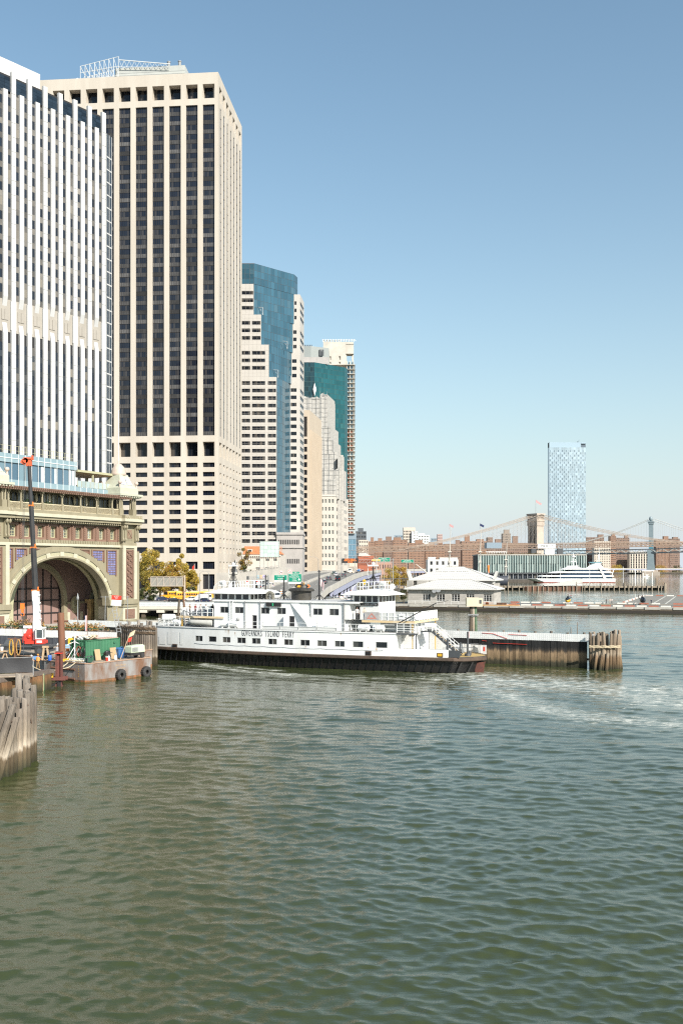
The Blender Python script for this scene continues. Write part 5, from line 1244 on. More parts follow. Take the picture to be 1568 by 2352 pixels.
# ---------------------------------------------------------------- the ferry
FC = Vector((-5.2, 144.9, 0)); FRZ = R(-24.9)
def hb(x):
    """half beam of hull at deck level"""
    a = abs(x)
    if a <= 23: return 6.5-2.2*(a/23)**2
    return 4.3*max(0.0, 1-((a-23)/4.15)**2.4)
def fx(px, y):
    k = (px-784)/F; return (k*(144.9+.907*y)+5.2-.421*y)/(.907+.421*k)
M_fw = mat('ferry_white', (.80,.80,.785), .45, col2=(.62,.61,.58), scale=.6, stretch=6, amt=.35, bump=.06, bscale=.5)
M_hull = mat('hull_black', (.006,.006,.008), .4, col2=(.016,.014,.012), scale=.5, stretch=.5, bump=.25, bscale=.7)
M_guard = mat('guard_rust', (.11,.07,.048), .75, col2=(.05,.038,.03), scale=.9, bump=.3)
M_deck = mat('deck_grey', (.33,.33,.32), .8)
M_ydeck = mat('worn_yellow_deck', (.50,.33,.09), .8, col2=(.28,.2,.1), scale=.5)
M_fgl = glass('ferry_glass', (.012,.014,.016), (.10,.10,.09), .25, .06)
M_mesh = mat('mesh_panel', (.60,.60,.58), .6)
def rail(mb, pts, h=1.1, n=3, sp=1.3, r=.035, m=0, z=0):
    P = [Vector(p) for p in pts]
    for a, b in zip(P, P[1:]):
        k = max(1, round((b-a).length/sp))
        for i in range(k+1): q = a.lerp(b, i/k); mb.bar(q, q+Vector((0,0,h)), r*2, m=m)
        for i in range(n): u = Vector((0,0,h*(i+1)/n)); mb.bar(a+u, b+u, r*1.6, m=m)
def ferry():
    t = thing('ferry', 'white and black double ended ferry with pilothouses at both ends leaving its slip', 'ferry', FC, FRZ)
    xs = [-27.12,-26.95,-26.5,-25.8,-25,-24,-23]+[-23+46*i/24 for i in range(1, 24)]+[23,24,25,25.8,26.5,26.95,27.12]
    def ring(f, z, sx=1.0, dz=0):
        near = [(x*sx, -f(x), z) for x in xs]; far = [(x*sx, f(x), z) for x in reversed(xs)]
        return near+far
    h = MB(); h.loft([ring(lambda x: hb(x)*.80+.05, -2.2, .93), ring(lambda x: hb(x)*.9+.05, .1, .965), ring(lambda x: max(hb(x)-.3, .05), 1.58, .985)], 0, False); h.build('hull', [M_hull], t)
    rb = MB()
    for k in range(46):
        x = -25+k*1.12; y = -(hb(x)*.94)
        rb.bar((x, y+.12, .15), (x+.5, -(hb(x+.5)-.28), 1.42), .16, .22)
    rb.build('hull_rib', [M_hull], t)
    rs = MB(); rs.loft([[(25.8,-.9,-.4),(26.5,-.5,-.4),(26.5,.5,-.4),(25.8,.9,-.4)],[(25.9,-1.0,1.3),(26.8,-.6,1.3),(26.8,.6,1.3),(25.9,1.0,1.3)]]); rs.build('stem_post', [mat('red_oxide', (.13,.035,.022), .8, col2=(.05,.025,.02), scale=1.5)], t)
    g = MB(); g.loft([ring(lambda x: hb(x)+.10, 1.58), ring(lambda x: hb(x)+.2, 1.68), ring(lambda x: hb(x)+.2, 2.0), ring(lambda x: hb(x)+.08, 2.08)], 0); g.build('rubbing_guard', [M_guard], t)
    dk = MB(); R_ = ring(lambda x: hb(x)-.02, 2.12); dk.poly(R_, 0); dk.build('main_deck', [M_deck], t)
    yd = MB(); pts = [(x, -(hb(x)-.25), 2.14) for x in xs if x > 22.9]; yd.poly(pts+[(x, -y, z) for x, y, z in reversed(pts)]); yd.build('bow_deck', [M_ydeck], t)
    # long side walls with windows; near side full height to x=16.3, then low bulwark
    wins = [(443,461),(476,495),(510,529),(545,565.5),(580,600),(618,638),(654.6,675),(691.8,713),(730,751.3),(769,790.7),(809,831.8),(859.5,884.8)]
    wx = [(fx(a, -6.2), fx(b, -6.2)) for a, b in wins]
    brk = sorted(set([-23, -20, -17.6, 15.2]+[v for w in wx for v in w]+[-23+k*2 for k in range(0)]))
    sw = MB(); zlo, z1, z2, zt = 2.08, 3.17, 3.96, 5.2
    def pt(x, z, s=-1, o=0): return (x, s*(hb(x)+o), z)
    for s in (-1, 1):
        for a, b in zip(brk, brk[1:]):
            iswin = any(abs(a-w[0]) < 1e-6 and abs(b-w[1]) < 1e-6 for w in wx)
            for p, q in ((zlo, z1), (z1, z2), (z2, zt)):
                if iswin and (p, q) == (z1, z2):
                    for e in (a, b): sw.quad(pt(e,p,s), pt(e,p,s,-.12), pt(e,q,s,-.12), pt(e,q,s), 0)
                    for e in (p, q): sw.quad(pt(a,e,s), pt(b,e,s), pt(b,e,s,-.12), pt(a,e,s,-.12), 0)
                else: sw.quad(pt(a,p,s), pt(b,p,s), pt(b,q,s), pt(a,q,s), 0)
        xe = 16.3 if s < 0 else 19.7
        sw.add([pt(15.2,zlo,s), pt(xe+.4,zlo,s), pt(xe+.4,3.1,s), pt(xe,zt,s), pt(15.2,zt,s)], [(0,1,2,3,4)], 0)
        for a, b in ((xe+.4, 20), (20, 21.6), (21.6, 23.2)) if s < 0 else ((xe+.4, 21.6), (21.6, 23.2)): sw.quad(pt(a,zlo,s), pt(b,zlo,s), pt(b,3.1,s), pt(a,3.1,s), 0); sw.quad(pt(a,zlo,s,-.15), pt(b,zlo,s,-.15), pt(b,3.1,s,-.15), pt(a,3.1,s,-.15), 0); sw.quad(pt(a,3.1,s), pt(b,3.1,s), pt(b,3.1,s,-.15), pt(a,3.1,s,-.15), 0)
    sw.quad(pt(-23,zlo,-1), pt(-23,zlo,1), pt(-23,zt,1), pt(-23,zt,-1)); sw.build('side_wall', [M_fw], t)
    pnl = MB()
    for a, b, c, d in ((-20.8,-18.6,2.5,4.4),(-18.3,-17.8,2.5,4.4),(-22.6,-21.2,2.4,3.6)):
        pnl.quad(pt(a,c,-1,.03), pt(b,c,-1,.03), pt(b,d,-1,.03), pt(a,d,-1,.03))
    pnl.build('hatch_panel', [M_fw], t)
    cor = MB(); cor.box(-22.5, 15.5, -4.3, 4.3, 2.2, 5.0); cor.build('interior', [M_dark], t)
    for i, (a, b) in enumerate(wx):
        w = MB(); m_ = (a+b)/2
        for p, q in ((a, m_), (m_, b)): w.quad(pt(p,z1,-1,-.1), pt(q,z1,-1,-.1), pt(q,z2,-1,-.1), pt(p,z2,-1,-.1), 0)
        for e in (a+.03, b-.03, m_) if i not in (1, 10, 11) else (a+.03, b-.03): w.bar(pt(e,z1,-1,-.06), pt(e,z2,-1,-.06), .07, .08, 1)
        for e in (z1, z2): w.bar(pt(a,e,-1,-.05), pt(b,e,-1,-.05), .09, .07, 1)
        w.build('window', [M_fgl, M_grey], t)
    sm = MB()
    for k in range(60): x0 = -15.5+k*.5; sm.bar(pt(x0,2.85-.09*abs(math.sin(k*.52)),-1,.02), pt(x0+.5,2.85-.09*abs(math.sin((k+1)*.52)),-1,.02), .045, .05)
    sm.build('drip_strip', [mat('weathered_grey', (.30,.31,.33), .7)], t)
    st = MB(); r_ = random.Random(4)
    for px, w_, zt_, n, h in ((514,.8,5.1,9,.9),(536,.3,4.7,4,.7),(858,.25,3.1,5,.8),(840,.3,3.2,3,.25),(562,.2,3.2,3,.3),(400,.8,2.9,5,.6),(700,.3,3.1,4,.6),(372,.5,4.4,5,.8),(780,.3,5.1,4,.5)):
        x0 = fx(px, -6.3)
        for k in range(n): x = x0+w_*r_.random(); w2 = .02+.05*r_.random(); d = h*r_.uniform(.4,1.1); st.add([pt(x,zt_,-1,.012), pt(x+w2,zt_,-1,.012), pt(x+w2*.6,zt_-d,-1,.012)], [(0,1,2)])
    tag(st.build('rust_stain', [mat('rust_streak', (.42,.22,.08), .8, col2=(.55,.42,.3), scale=2.2, stretch=6)], t), kind='stuff')
    for px, z in ((395, 2.3), (846, 2.42), (1002, 2.42)):
        x = fx(px, -5.8); f = MB(); f.cbox((x, -hb(x)-.02, z), .85, .14, .55, 0); f.cbox((x, -hb(x)-.1, z), .6, .08, .34, 1); f.build('hawse_port', [M_guard, M_yellow if px == 1002 else M_dark], t)
    # name on the side, letter by letter follows the curved side
    s_ = 'GOVERNORS ISLAND FERRY'; x0, x1 = fx(554, -6.4), fx(677, -6.4); adv = (x1-x0)/len(s_)
    fm = mat('painted_letter', (.05,.05,.055), .6)
    for i, ch in enumerate(s_):
        if ch == ' ': continue
        x = x0+(i+.5)*adv; text(ch, 1.22, fm, t, (x, -hb(x)-.02, 4.60), math.atan2(-(hb(x+.1)-hb(x-.1)), .2), 'letter', .43, .004)
    # upper deck
    ud = MB()
    ux = [x for x in xs if -23 <= x <= 16.3]+[16.3]
    ud.poly([(x, -hb(x)-.1, 5.22) for x in ux]+[(x, hb(x)+.1, 5.22) for x in reversed(ux)], 0)
    for a, b in zip(ux, ux[1:]): ud.quad((a,-hb(a)-.1,5.08),(b,-hb(b)-.1,5.08),(b,-hb(b)-.1,5.22),(a,-hb(a)-.1,5.22), 1)
    ud.poly([(16.35,-5.5,5.22),(19.2,-5.0,5.22),(16.35,-2.0,5.22)], 0); ud.add([(16.35,-5.5,5.0),(19.2,-5.0,5.0),(19.2,-5.0,5.2),(16.35,-5.5,5.2)], [(0,1,2,3)], 2)
    ud.build('upper_deck', [M_deck, M_fw, M_dgrey], t)
    rl = MB(); rail(rl, [(x, -hb(x)+.1, 5.22) for x in [-9.3+k*2.85 for k in range(10)]], 1.05, 2, 2.8)
    for k in range(9): a, b = -9.3+k*2.85, -9.3+(k+1)*2.85; rl.quad((a,-hb(a)+.13,5.3),(b,-hb(b)+.13,5.3),(b,-hb(b)+.13,5.75),(a,-hb(a)+.13,5.75), 1) if 1 < k < 6 else None
    rail(rl, [(-22.8,-4.2,5.22),(-22.8,4.2,5.22)], 1.05, 3, 1.4); rail(rl, [(-22.8,-4.2,5.22),(-18.5,-4.9,5.22)], .9, 3, 1.1)
    rail(rl, [(16.4,-5.45,5.22),(19.15,-4.95,5.22),(16.6,-2.1,5.22)], 1.25, 4, .95)
    rl.build('railing', [M_steelw, mat('pale_canvas', (.62,.62,.60), .8)], t)
    # cabin on the upper deck
    CX0, CX1, CY = -12.7, 8.3, 4.6
    cb = MB(); ops = [(630,703),(762,838),(995,1070),(1140,1217)]; W4 = [(fx(344.5+a/3.9014, -CY), fx(344.5+b/3.9014, -CY)) for a, b in ops]+[(fx(717.7+a/3.9014, -CY), fx(717.7+b/3.9014, -CY)) for a, b in ((5,88),(152,235))]
    pn = Panes('cabin_window', [M_fgl, M_grey], t); dr = Panes('doorway', [M_dark, M_grey], t)
    D2 = [(fx(579.5, -CY), fx(589.8, -CY)), (fx(664, -CY), fx(676, -CY))]
    # windows and doors share the wall: openings are cut column by column
    xs_ = sorted([0, CX1-CX0]+[v-CX0 for w in W4+D2 for v in w]); zs_ = [5.22, 7.1, 7.35, 8.25, 9.1]
    isw = lambda i: any(abs(xs_[i]+CX0-w[0]) < 1e-5 for w in W4); isd = lambda i: any(abs(xs_[i]+CX0-w[0]) < 1e-5 for w in D2)
    cb.T = TR(CX0, -CY); cb.wall(xs_, zs_, lambda i, j: (isw(i) and j == 2) or (isd(i) and j in (0,)), 0, .12, 0); cb.T = None
    for a, b in W4: pn.add((a, -CY+.1, 7.35), 0, ('w', round(b-a, 2)), pane_fn(round(b-a, 2), .9, 1, .05))
    for a, b in D2: dr.add((a, -CY+.11, 5.22), 0, ('d', round(b-a, 2)), pane_fn(round(b-a, 2), 1.88))
    pn.done(); dr.done()
    cb.quad((CX0,CY,5.22),(CX0,-CY,5.22),(CX0,-CY,9.1),(CX0,CY,9.1)); cb.quad((CX1,CY,5.22),(CX0,CY,5.22),(CX0,CY,9.1),(CX1,CY,9.1)); cb.quad((CX1,-CY,5.22),(CX1,CY,5.22),(CX1,CY,9.1),(CX1,-CY,9.1))
    cb.build('cabin_wall', [M_fw], t)
    co = MB(); co.box(CX0+.4, CX1-.3, -CY+.4, CY-.3, 5.3, 9.0); co.build('interior', [M_dark], t)
    rf = MB(); rf.box(CX0-.12, CX1+2.3, -CY-.12, CY+.12, 9.1, 9.24, 0); rf.box(CX0-.15, CX1+2.35, -CY-.16, -CY-.125, 9.02, 9.26, 1); rf.box(8.35, 10.4, -2.9, CY, 6.75, 9.09, 1); rf.box(8.36, 9.1, -CY, -2.95, 6.8, 9.09, 1); rf.box(9.3, 9.95, -3.05, -2.91, 6.8, 8.6, 2); rf.build('roof', [mat('roof_grey', (.42,.42,.41), .8), M_fw, M_dark], t)
    pp = MB()
    for px in (562, 597, 713, 788, 790): x = fx(px, -4.8); pp.tube((x,-4.72,5.3),(x,-4.72,8.9),.05,.05,6); pp.cbox((x,-4.72,9.0),.22,.14,.18)
    pp.build('downpipe', [M_grey], t)
    dc = MB(); a, b = fx(664.5, -4.8), fx(724, -5.2); dc.add([(a,-4.63,9.0),(a+1.3,-4.63,9.05),(b+1.1,-5.6,5.3),(b-.4,-5.6,5.3),(a,-4.4,9.0),(b-.4,-5.2,5.3)], [(0,1,2,3),(0,3,5,4)]); dc.build('sloping_brace', [M_white], t)
    ld = MB(); x = fx(528, -4.8)
    for s in (0, .5): ld.bar((x+s,-4.8,5.3),(x+s,-4.8,9.2),.06)
    for k in range(13): ld.bar((x,-4.8,5.5+k*.3),(x+.5,-4.8,5.5+k*.3),.04)
    ld.build('ladder', [M_steelw], t)
    bd = MB(); a, b = fx(611, -4.8), fx(644.5, -4.8); bd.box(a, b, -4.86, -4.63, 8.45, 8.98, 0); bd.tube(((a+b)/2,-5.0,8.5),((a+b)/2,-5.0,8.9),.13,.13,8,1); bd.build('sidelight_board', [M_black, mat('green_lens', (.02,.25,.12), .3)], t)
    od = MB(); x = fx(653, -4.9); od.cbox((x,-5.0,6.2),.06,.8,1.85,0,R(20)); od.cbox((x-.02,-5.0,6.4),.07,.4,1.1,1,R(20)); od.build('open_door', [M_fw, M_fgl], t)
    lp = MB(); x = fx(547, -4.9); lp.ball((x,-4.95,6.5),.22,.3,.25); lp.bar((x,-4.65,6.3),(x,-4.95,6.45),.08); lp.build('searchlight', [M_grey], t)
    # funnel
    fu = MB(); c0 = (-.7, 0, 9.24)
    fu.loft([[(c0[0]+1.55*math.cos(q), .95*math.sin(q), z) for q in [2*math.pi*i/20 for i in range(20)]] for z in (9.24, 10.55)], 0, True)
    fu.loft([[(c0[0]+r*1.95*math.cos(q), r*1.35*math.sin(q), z) for q in [2*math.pi*i/20 for i in range(20)]] for z, r in ((10.5,.96),(10.6,1.03),(10.78,1.03),(10.95,.86),(11.0,.6))], 0, False)
    fu.tube((-.6,0,10.9),(-.6,0,11.65),.2,.2,10,0); fu.tube((-.6,0,11.4),(-.6,0,11.66),.28,.28,10,0)
    for x, s in ((-1.5,-1),(.2,1)): fu.tube((x,0,10.95),(x,0,11.25),.12,.12,8,0); fu.cbox((x,0,11.32),.55,.3,.12,0,0,R(28*s))
    fu.build('funnel', [mat('funnel_black', (.022,.021,.02), .5, col2=(.07,.06,.045), scale=1.1)], t)
    vt = MB(); x = fx(620, 0)
    P = [(x-.45, 0, 9.2)]+[(x+.0-.5*math.cos(q), 0, 9.75+.5*math.sin(q)) for q in [math.pi*i/8 for i in range(9)]]+[(x+.5, 0, 9.2)]
    vt.path(P, .26, 10); vt.build('vent_cowl', [mat('olive_grey', (.16,.15,.12), .7)], t)
    # pilothouses
    def pilot(x0, x1, tower, vis):
        y = 3.0; zb = 9.24 if not tower else 6.75
        w = MB(); T0 = TR(x0, -y); L_ = x1-x0; pn = Panes('pilothouse_window', [M_fgl, M_steelw], t)
        n = 5 if not tower else 4
        for T_, ln, nn in ((T0, L_, n), (TR(x1, -y, 0, R(90)), 2*y, 5), (TR(x0, y, 0, R(-90)), 2*y, 5)): facade(w, pn, T_, ln, zb, 10.12, grid(.12, ln-.12, nn, .8), [(9.30 if not tower else 9.2, 10.02)], .06, 0)
        w.quad((x1,y,zb),(x0,y,zb),(x0,y,10.12),(x1,y,10.12)); w.build('pilothouse_wall', [M_white], t); pn.done()
        c = MB(); c.box(x0+.35, x1-.35, -y+.35, y-.35, zb, 10.1); c.build('interior', [M_dark], t)
        r_ = MB(); o = 1.1; n = 14
        # crowned roof with a rounded visor at the outer end
        def prof(f): return 10.15+.75*min(1, (f*1.0)/.35)**.6 if vis > 0 else 10.15+.75*min(1, ((1-f)*1.0)/.35)**.6
        rings = []
        for i in range(n+1):
            f = i/n; xx = x0-o+(L_+2*o)*f; g_ = (1-f) if vis > 0 else f
            hgt = .78*min(1.0, g_/.32)**.55*(1-.45*max(0, (g_-.45)/.55)); e = y+o
            rings.append([(xx,-e,10.12),(xx,-e,10.2),(xx,-e*.8,10.2+hgt*.55),(xx,-e*.45,10.2+hgt),(xx,0,10.2+hgt*1.08),(xx,e*.45,10.2+hgt),(xx,e*.8,10.2+hgt*.55),(xx,e,10.2),(xx,e,10.12)])
        r_.loft(rings, 0, True); r_.build('pilothouse_roof', [M_white], t)
        q = MB(); xa, xb = x0+.2, x1-.3; rail(q, [(xa,-2,10.7),(xb,-2,10.9),(xb,2,10.9),(xa,2,10.7),(xa,-2,10.7)], 1.15, 2, .95, .04)
        q.path([(xa-.9,-2,10.3),(xa-.7,-2,11.2),(xa,-2,11.75)], .05); q.build('roof_railing', [M_steelw], t)
        s = MB(); e = x1-.2 if vis > 0 else x0+.4
        s.tube((e,-1.2,11.0),(e,-1.2,11.45),.06,.06,6); s.ball((e,-1.2,11.7),.33,.33,.33); s.tube((e-.2,-1.2,11.7),(e+.5,-1.5,11.7),.33,.33,10); s.tube((e+.8,.1,11.3),(e+1.0,-.1,11.3),.1,.42,10); s.tube((e+.8,.1,10.7),(e+.8,.1,11.3),.06,.06,6); s.build('searchlight', [M_white], t)
    pilot(8.9, 12.8, True, 1); pilot(-13.8, -7.6, False, -1)
    nb = MB(); a, b = fx(828, -3.06), fx(868, -3.06); nb.box(a, b, -3.09, -3.005, 8.72, 9.06); no = nb.build('name_board', [M_black], t)
    text('LT. SAMUEL S. COURSEN', .27, M_white, no, ((a+b)/2, -3.1, 8.885), 0, 'lettering', .72, .004)
    # bow and stern end decks
    def end(s):
        e = MB(); x0, x1 = 11.0, 18.6
        X = lambda x: x*s
        lo, hi = sorted((X(x0), X(x1))); e.box(lo, hi, -4.7, 4.7, 6.6, 6.76, 0); e.box(lo, hi, -4.76, -4.705, 6.5, 6.8, 1); q = X(x1); e.box(min(q, q+.06*s), max(q, q+.06*s), -4.76, 4.76, 6.5, 6.8, 1); e.build('bridge_deck', [M_deck, mat('ochre_edge', (.60,.42,.2), .7, col2=(.66,.55,.4), scale=1)], t)
        r_ = MB(); rail(r_, [(X(12.9),-4.62,6.77),(X(x1)-.1*s,-4.62,6.77),(X(x1)-.1*s,4.62,6.77)], 1.18, 2, 1.0, .045)
        a, b = sorted((X(13.0), X(x1)-.1*s))
        if s > 0: r_.quad((a,-4.6,6.85),(b,-4.6,6.85),(b,-4.6,7.85),(a,-4.6,7.85), 1)
        c = X(x1)-.13*s; r_.quad((c,-4.6,6.85),(c,4.6,6.85),(c,4.6,7.85),(c,-4.6,7.85), 1); r_.build('railing', [M_steelw, M_mesh], t)
        w = MB(); a, b = sorted((X(12.9), X(17.9))); w.box(a, b, -2.7, 2.7, 2.2, 6.6, 0); a, b = sorted((X(15.6), X(16.0))); w.box(a, b, -5.0, 5.0, 2.2, 5.05, 0)
        for k in range(6): w.box(X(16.6)+k*.22-.02, X(16.6)+k*.22+.02, -2.76, -2.705, 5.3, 6.5, 1)
        w.build('casing_wall', [M_fw, M_grey], t)
        p = MB(); p.box(X(18.3)-.05, X(18.3)+.05, -4.6, -4.5, 2.2, 6.5, 0); p.box(X(18.3)-.05, X(18.3)+.05, 4.5, 4.6, 2.2, 6.5, 0); p.build('deck_post', [M_yellow], t)
        p = MB(); p.tube((X(18.9),-4.8,2.2),(X(18.9),-4.8,5.0),.09,.09,8); p.tube((X(23.0),-3.9,2.2),(X(23.0),-3.9,4.6),.16,.16,8); p.tube((X(25.0),-1.5,2.1),(X(25.0),-1.5,5.4),.14,.14,8); p.tube((X(25),-1.5,2.1),(X(25),-1.5,2.5),.45,.38,10); p.tube((X(24.2),-2.2,2.1),(X(24.2),-2.2,4.0),.1,.1,6); p.build('mooring_post', [M_dgrey], t)
        sg = MB(); z0, z1 = 5.35, 2.3; xa, xb = 20.2, 24.0
        sg.box(*sorted((X(18.6), X(20.2))), -2.2, .4, 5.2, 5.35, 1)
        for yy in (-2.1, -1.0): sg.bar((X(xa),yy,z0),(X(xb),yy,z1), .12, .34, 1)
        for k in range(13): f = (k+.5)/13; sg.box(min(X(xa+(xb-xa)*f)-.14, 0+X(xa+(xb-xa)*f)-.14), X(xa+(xb-xa)*f)+.14, -2.05, -1.05, z0+(z1-z0)*f-.02, z0+(z1-z0)*f+.02, 2)
        sg.build('stair', [M_steelw, M_dgrey, mat('ochre_edge', (0,0,0))], t)
        h = MB()
        for yy in (-2.15, -.95):
            for zz in (.55, 1.05): h.bar((X(xa),yy,z0+zz),(X(xb),yy,z1+zz), .06)
            for k in range(8): f = k/7; h.bar((X(xa+(xb-xa)*f),yy,z0+(z1-z0)*f),(X(xa+(xb-xa)*f),yy,z0+(z1-z0)*f+1.05), .05)
        rail(h, [(X(18.7),-2.2,5.35),(X(20.2),-2.2,5.35)], 1.1, 3, .75); h.build('stair_railing', [M_steelw], t)
        f = MB(); rail(f, [(X(17),-4.6,2.15),(X(23),-4.0,2.15)], .95, 2, .3, .025); f.build('gate_railing', [M_grey], t)
        g = MB()
        for k in range(8): x = 22.2+k*.55; yv = min(4.0, max(hb(x)-.25, .3)); g.box(*sorted((X(x), X(x+.5))), yv-.04, yv, 2.2, 3.4, k % 2)
        x = 23.25; g.box(*sorted((X(x), X(x+1.5))), -4.15, -4.05, 2.12, 3.05, 2); g.build('end_bulwark', [M_fw, M_mesh, M_dgrey], t)
        c = MB(); c.bar((X(22.3),4.0,3.4),(X(26.5),2.0,3.4), .1); c.bar((X(22.3),-4.0,3.3),(X(26.4),-2.2,3.4), .06); c.tube((X(24.6),.5,2.1),(X(24.6),.5,2.7),.3,.25,8); c.cbox((X(23.6),-1.0,2.6),.6,.5,.9,0); c.build('deck_gear', [M_dgrey], t)
        e_ = MB(); e_.tube((X(26.3),1.6,2.6),(X(26.3),1.6,3.2),.14,.14,8); e_.build('fire_extinguisher', [M_red], t)
        v = MB(); v.cbox((X(23.3),4.0,4.6),.05,.7,.8,0); v.cbox((X(19.6),-4.3,3.1),.3,.3,.5,1); v.build('notice_plate', [M_red, M_white], t)
    end(1); end(-1)
    yb = MB(); yb.box(16.6, 18.4, -4.55, -4.4, 2.15, 2.6); yb.build('yellow_kickplate', [M_yellow], t)
    for px, s_, z in ((1063, 'ZONE 2', 5.0),): pass
    zz = MB(); a = fx(946, -2.8); zz.box(a-.35, a+.35, -2.8, -2.705, 4.75, 5.0); zo = zz.build('zone_plate', [M_black], t); text('ZONE 3', .17, M_white, zo, (a, -2.82, 4.875), 0, 'lettering', .8, .003)
    z3 = MB(); a = fx(921.5, -4.7); z3.box(a-.45, a+.45, -4.70, -4.66, 7.0, 7.75); zo = z3.build('zone_plate', [M_fw], t); text('ZONE 3', .24, M_black, zo, (a, -4.72, 7.4), 0, 'lettering', .8, .003)
    an = MB(); a = fx(853.5, -4.7); an.box(a-1.1, a+1.1, -4.72, -4.66, 6.85, 7.9); ao = an.build('hazard_banner', [mat('banner_grey', (.45,.43,.41), .8, col2=(.3,.28,.27), scale=2)], t)
    tr = MB(); c = [(a-.75,-4.74,6.98),(a+.75,-4.74,6.98),(a,-4.74,7.8)]; ci = [(a-.42,-4.74,7.16),(a+.42,-4.74,7.16),(a,-4.74,7.6)]
    for i in range(3): j = (i+1) % 3; tr.quad(c[i], c[j], ci[j], ci[i])
    tr.build('triangle_mark', [mat('faded_red', (.55,.22,.17), .8)], ao)
    # life rafts in white canisters on cradles
    rm = MB()
    for i in range(3): rm.tube((-.72+.485*i,0,.5),(-.25+.485*i,0,.5),.44,.44,14); 
    rm.tube((-.76,0,.5),(.76,0,.5),.4,.4,14)
    for x in (-.45, .45): rm.box(x-.05, x+.05, -.4, .4, 0, .14, 0)
    rme = rm.mesh('life_raft', [M_white])
    for px in (517, 535, 734, 757): x = fx(px, -5.6); inst(rme, 'life_raft', t, (x, -hb(x)+.75, 5.23), 0)
    for px in (834, 868): x = fx(px, -5.2); inst(rme, 'life_raft', t, (x, -5.0, 5.23), 0)
    inst(rme, 'life_raft', t, (-21.6,-3.2,5.75), R(15), (1.25,1.25,1.25)); inst(rme, 'life_raft', t, (-19.3,-4.2,5.23), R(6)); inst(rme, 'life_raft', t, (19.4,-.6,5.4), 0)
    cr = MB(); rail(cr, [(-22.4,-3.8,5.22),(-20.8,-3.8,5.22)], .55, 1, .5); cr.build('raft_cradle', [M_steelw], t)
    # covered boat
    bt = MB(); x0 = -16.6; rings = []
    for i in range(11):
        f = i/10; x = x0+3.9*f; wv = .72*math.sin(math.pi*min(1, .12+f*.88)**.8)**.6 if 0 < i < 10 else .12
        rings.append([(x,-5.2-wv,6.05),(x,-5.2-wv*.75,5.62),(x,-5.2,5.45),(x,-5.2+wv*.75,5.62),(x,-5.2+wv,6.05),(x,-5.2,6.28)])
    bt.loft(rings, 0, True); bt.build('covered_boat', [mat('grey_boat_cover', (.44,.43,.39), .8, col2=(.36,.35,.32), scale=1)], t)
    dv = MB(); dv.bar((-17.6,-4.7,5.22),(-18.0,-4.7,7.6),.14); dv.bar((-18.0,-4.7,7.6),(-15.2,-5.2,6.9),.12); dv.bar((-17.5,-4.7,5.6),(-14,-4.6,8.0),.1); dv.build('boat_davit', [M_grey], t)
    # masts
    def mast(x, z0, z1, yards, stay):
        m = MB(); m.tube((x,0,z0),(x,0,z1),.16,.09,8)
        for z, w_ in yards: m.bar((x,-w_,z),(x,w_,z),.08); m.bar((x-w_*.6,0,z),(x+w_*.6,0,z),.07)
        for dx in (-.9, .9): m.bar((x+dx,.4,z0),(x,0,z0+stay),.07); m.bar((x+dx,-.4,z0),(x,0,z0+stay),.07)
        m.build('mast', [M_black], t)
    mast(fx(610, 0), 9.24, 12.9, [(12.0,.8),(12.6,.4)], 1.0); mast(fx(652, 0), 9.24, 12.6, [], .9); mast(fx(733, 0), 9.24, 13.6, [(13.4,.4)], .9); mast(fx(536, 0), 10.9, 14.0, [(13.6,.9),(12.9,1.1),(12.0,.8)], 2.6); mast(fx(860, .5), 10.9, 14.2, [(13.2,1.2),(12.4,.9),(13.8,.6)], 2.2)
    rd = MB()
    for x in (fx(536, 0), fx(860, .5)):
        rd.cbox((x,-.1,14.25),1.5,.25,.22); rd.ball((x,0,14.5),.25)
        rd.tube((x+.5,0,13.0),(x+.5,0,15.2),.04,.03,5); rd.tube((x-.7,0,12.4),(x-.9,0,14.6),.04,.03,5)
    rd.build('radar', [M_white], t)
    fl = MB(); x = fx(733, 0); fl.add([(x+.1+.12*i,-.1*math.sin(i*1.5),12.5-.12*i-.0*i) for i in range(7)]+[(x+.1+.10*i,-.1*math.sin(i*1.5),11.6-.17*i) for i in range(7)], [(i,i+7,i+8,i+1) for i in range(6)], 0); fl.build('flag', [mat('faded_flag', (.42,.2,.2), .8, col2=(.6,.55,.55), scale=9, stretch=.2)], t)
    return t
FERRY = ferry()
for x0, l in ((fx(940, -5), None),):
    b = MB(); p = Vector((16.2, -5.4, 6.3)); q = Vector((21.8, -5.0, 9.3)); b.tube(p, q, .08, .06, 6); b.path([p+Vector((0,0,-.3)), p], .05)
    b.path([q, q+Vector((.9,0,.15)), q+Vector((1.7,-.1,.35))], .03); b.build('gangway_boom', [M_black], FERRY)
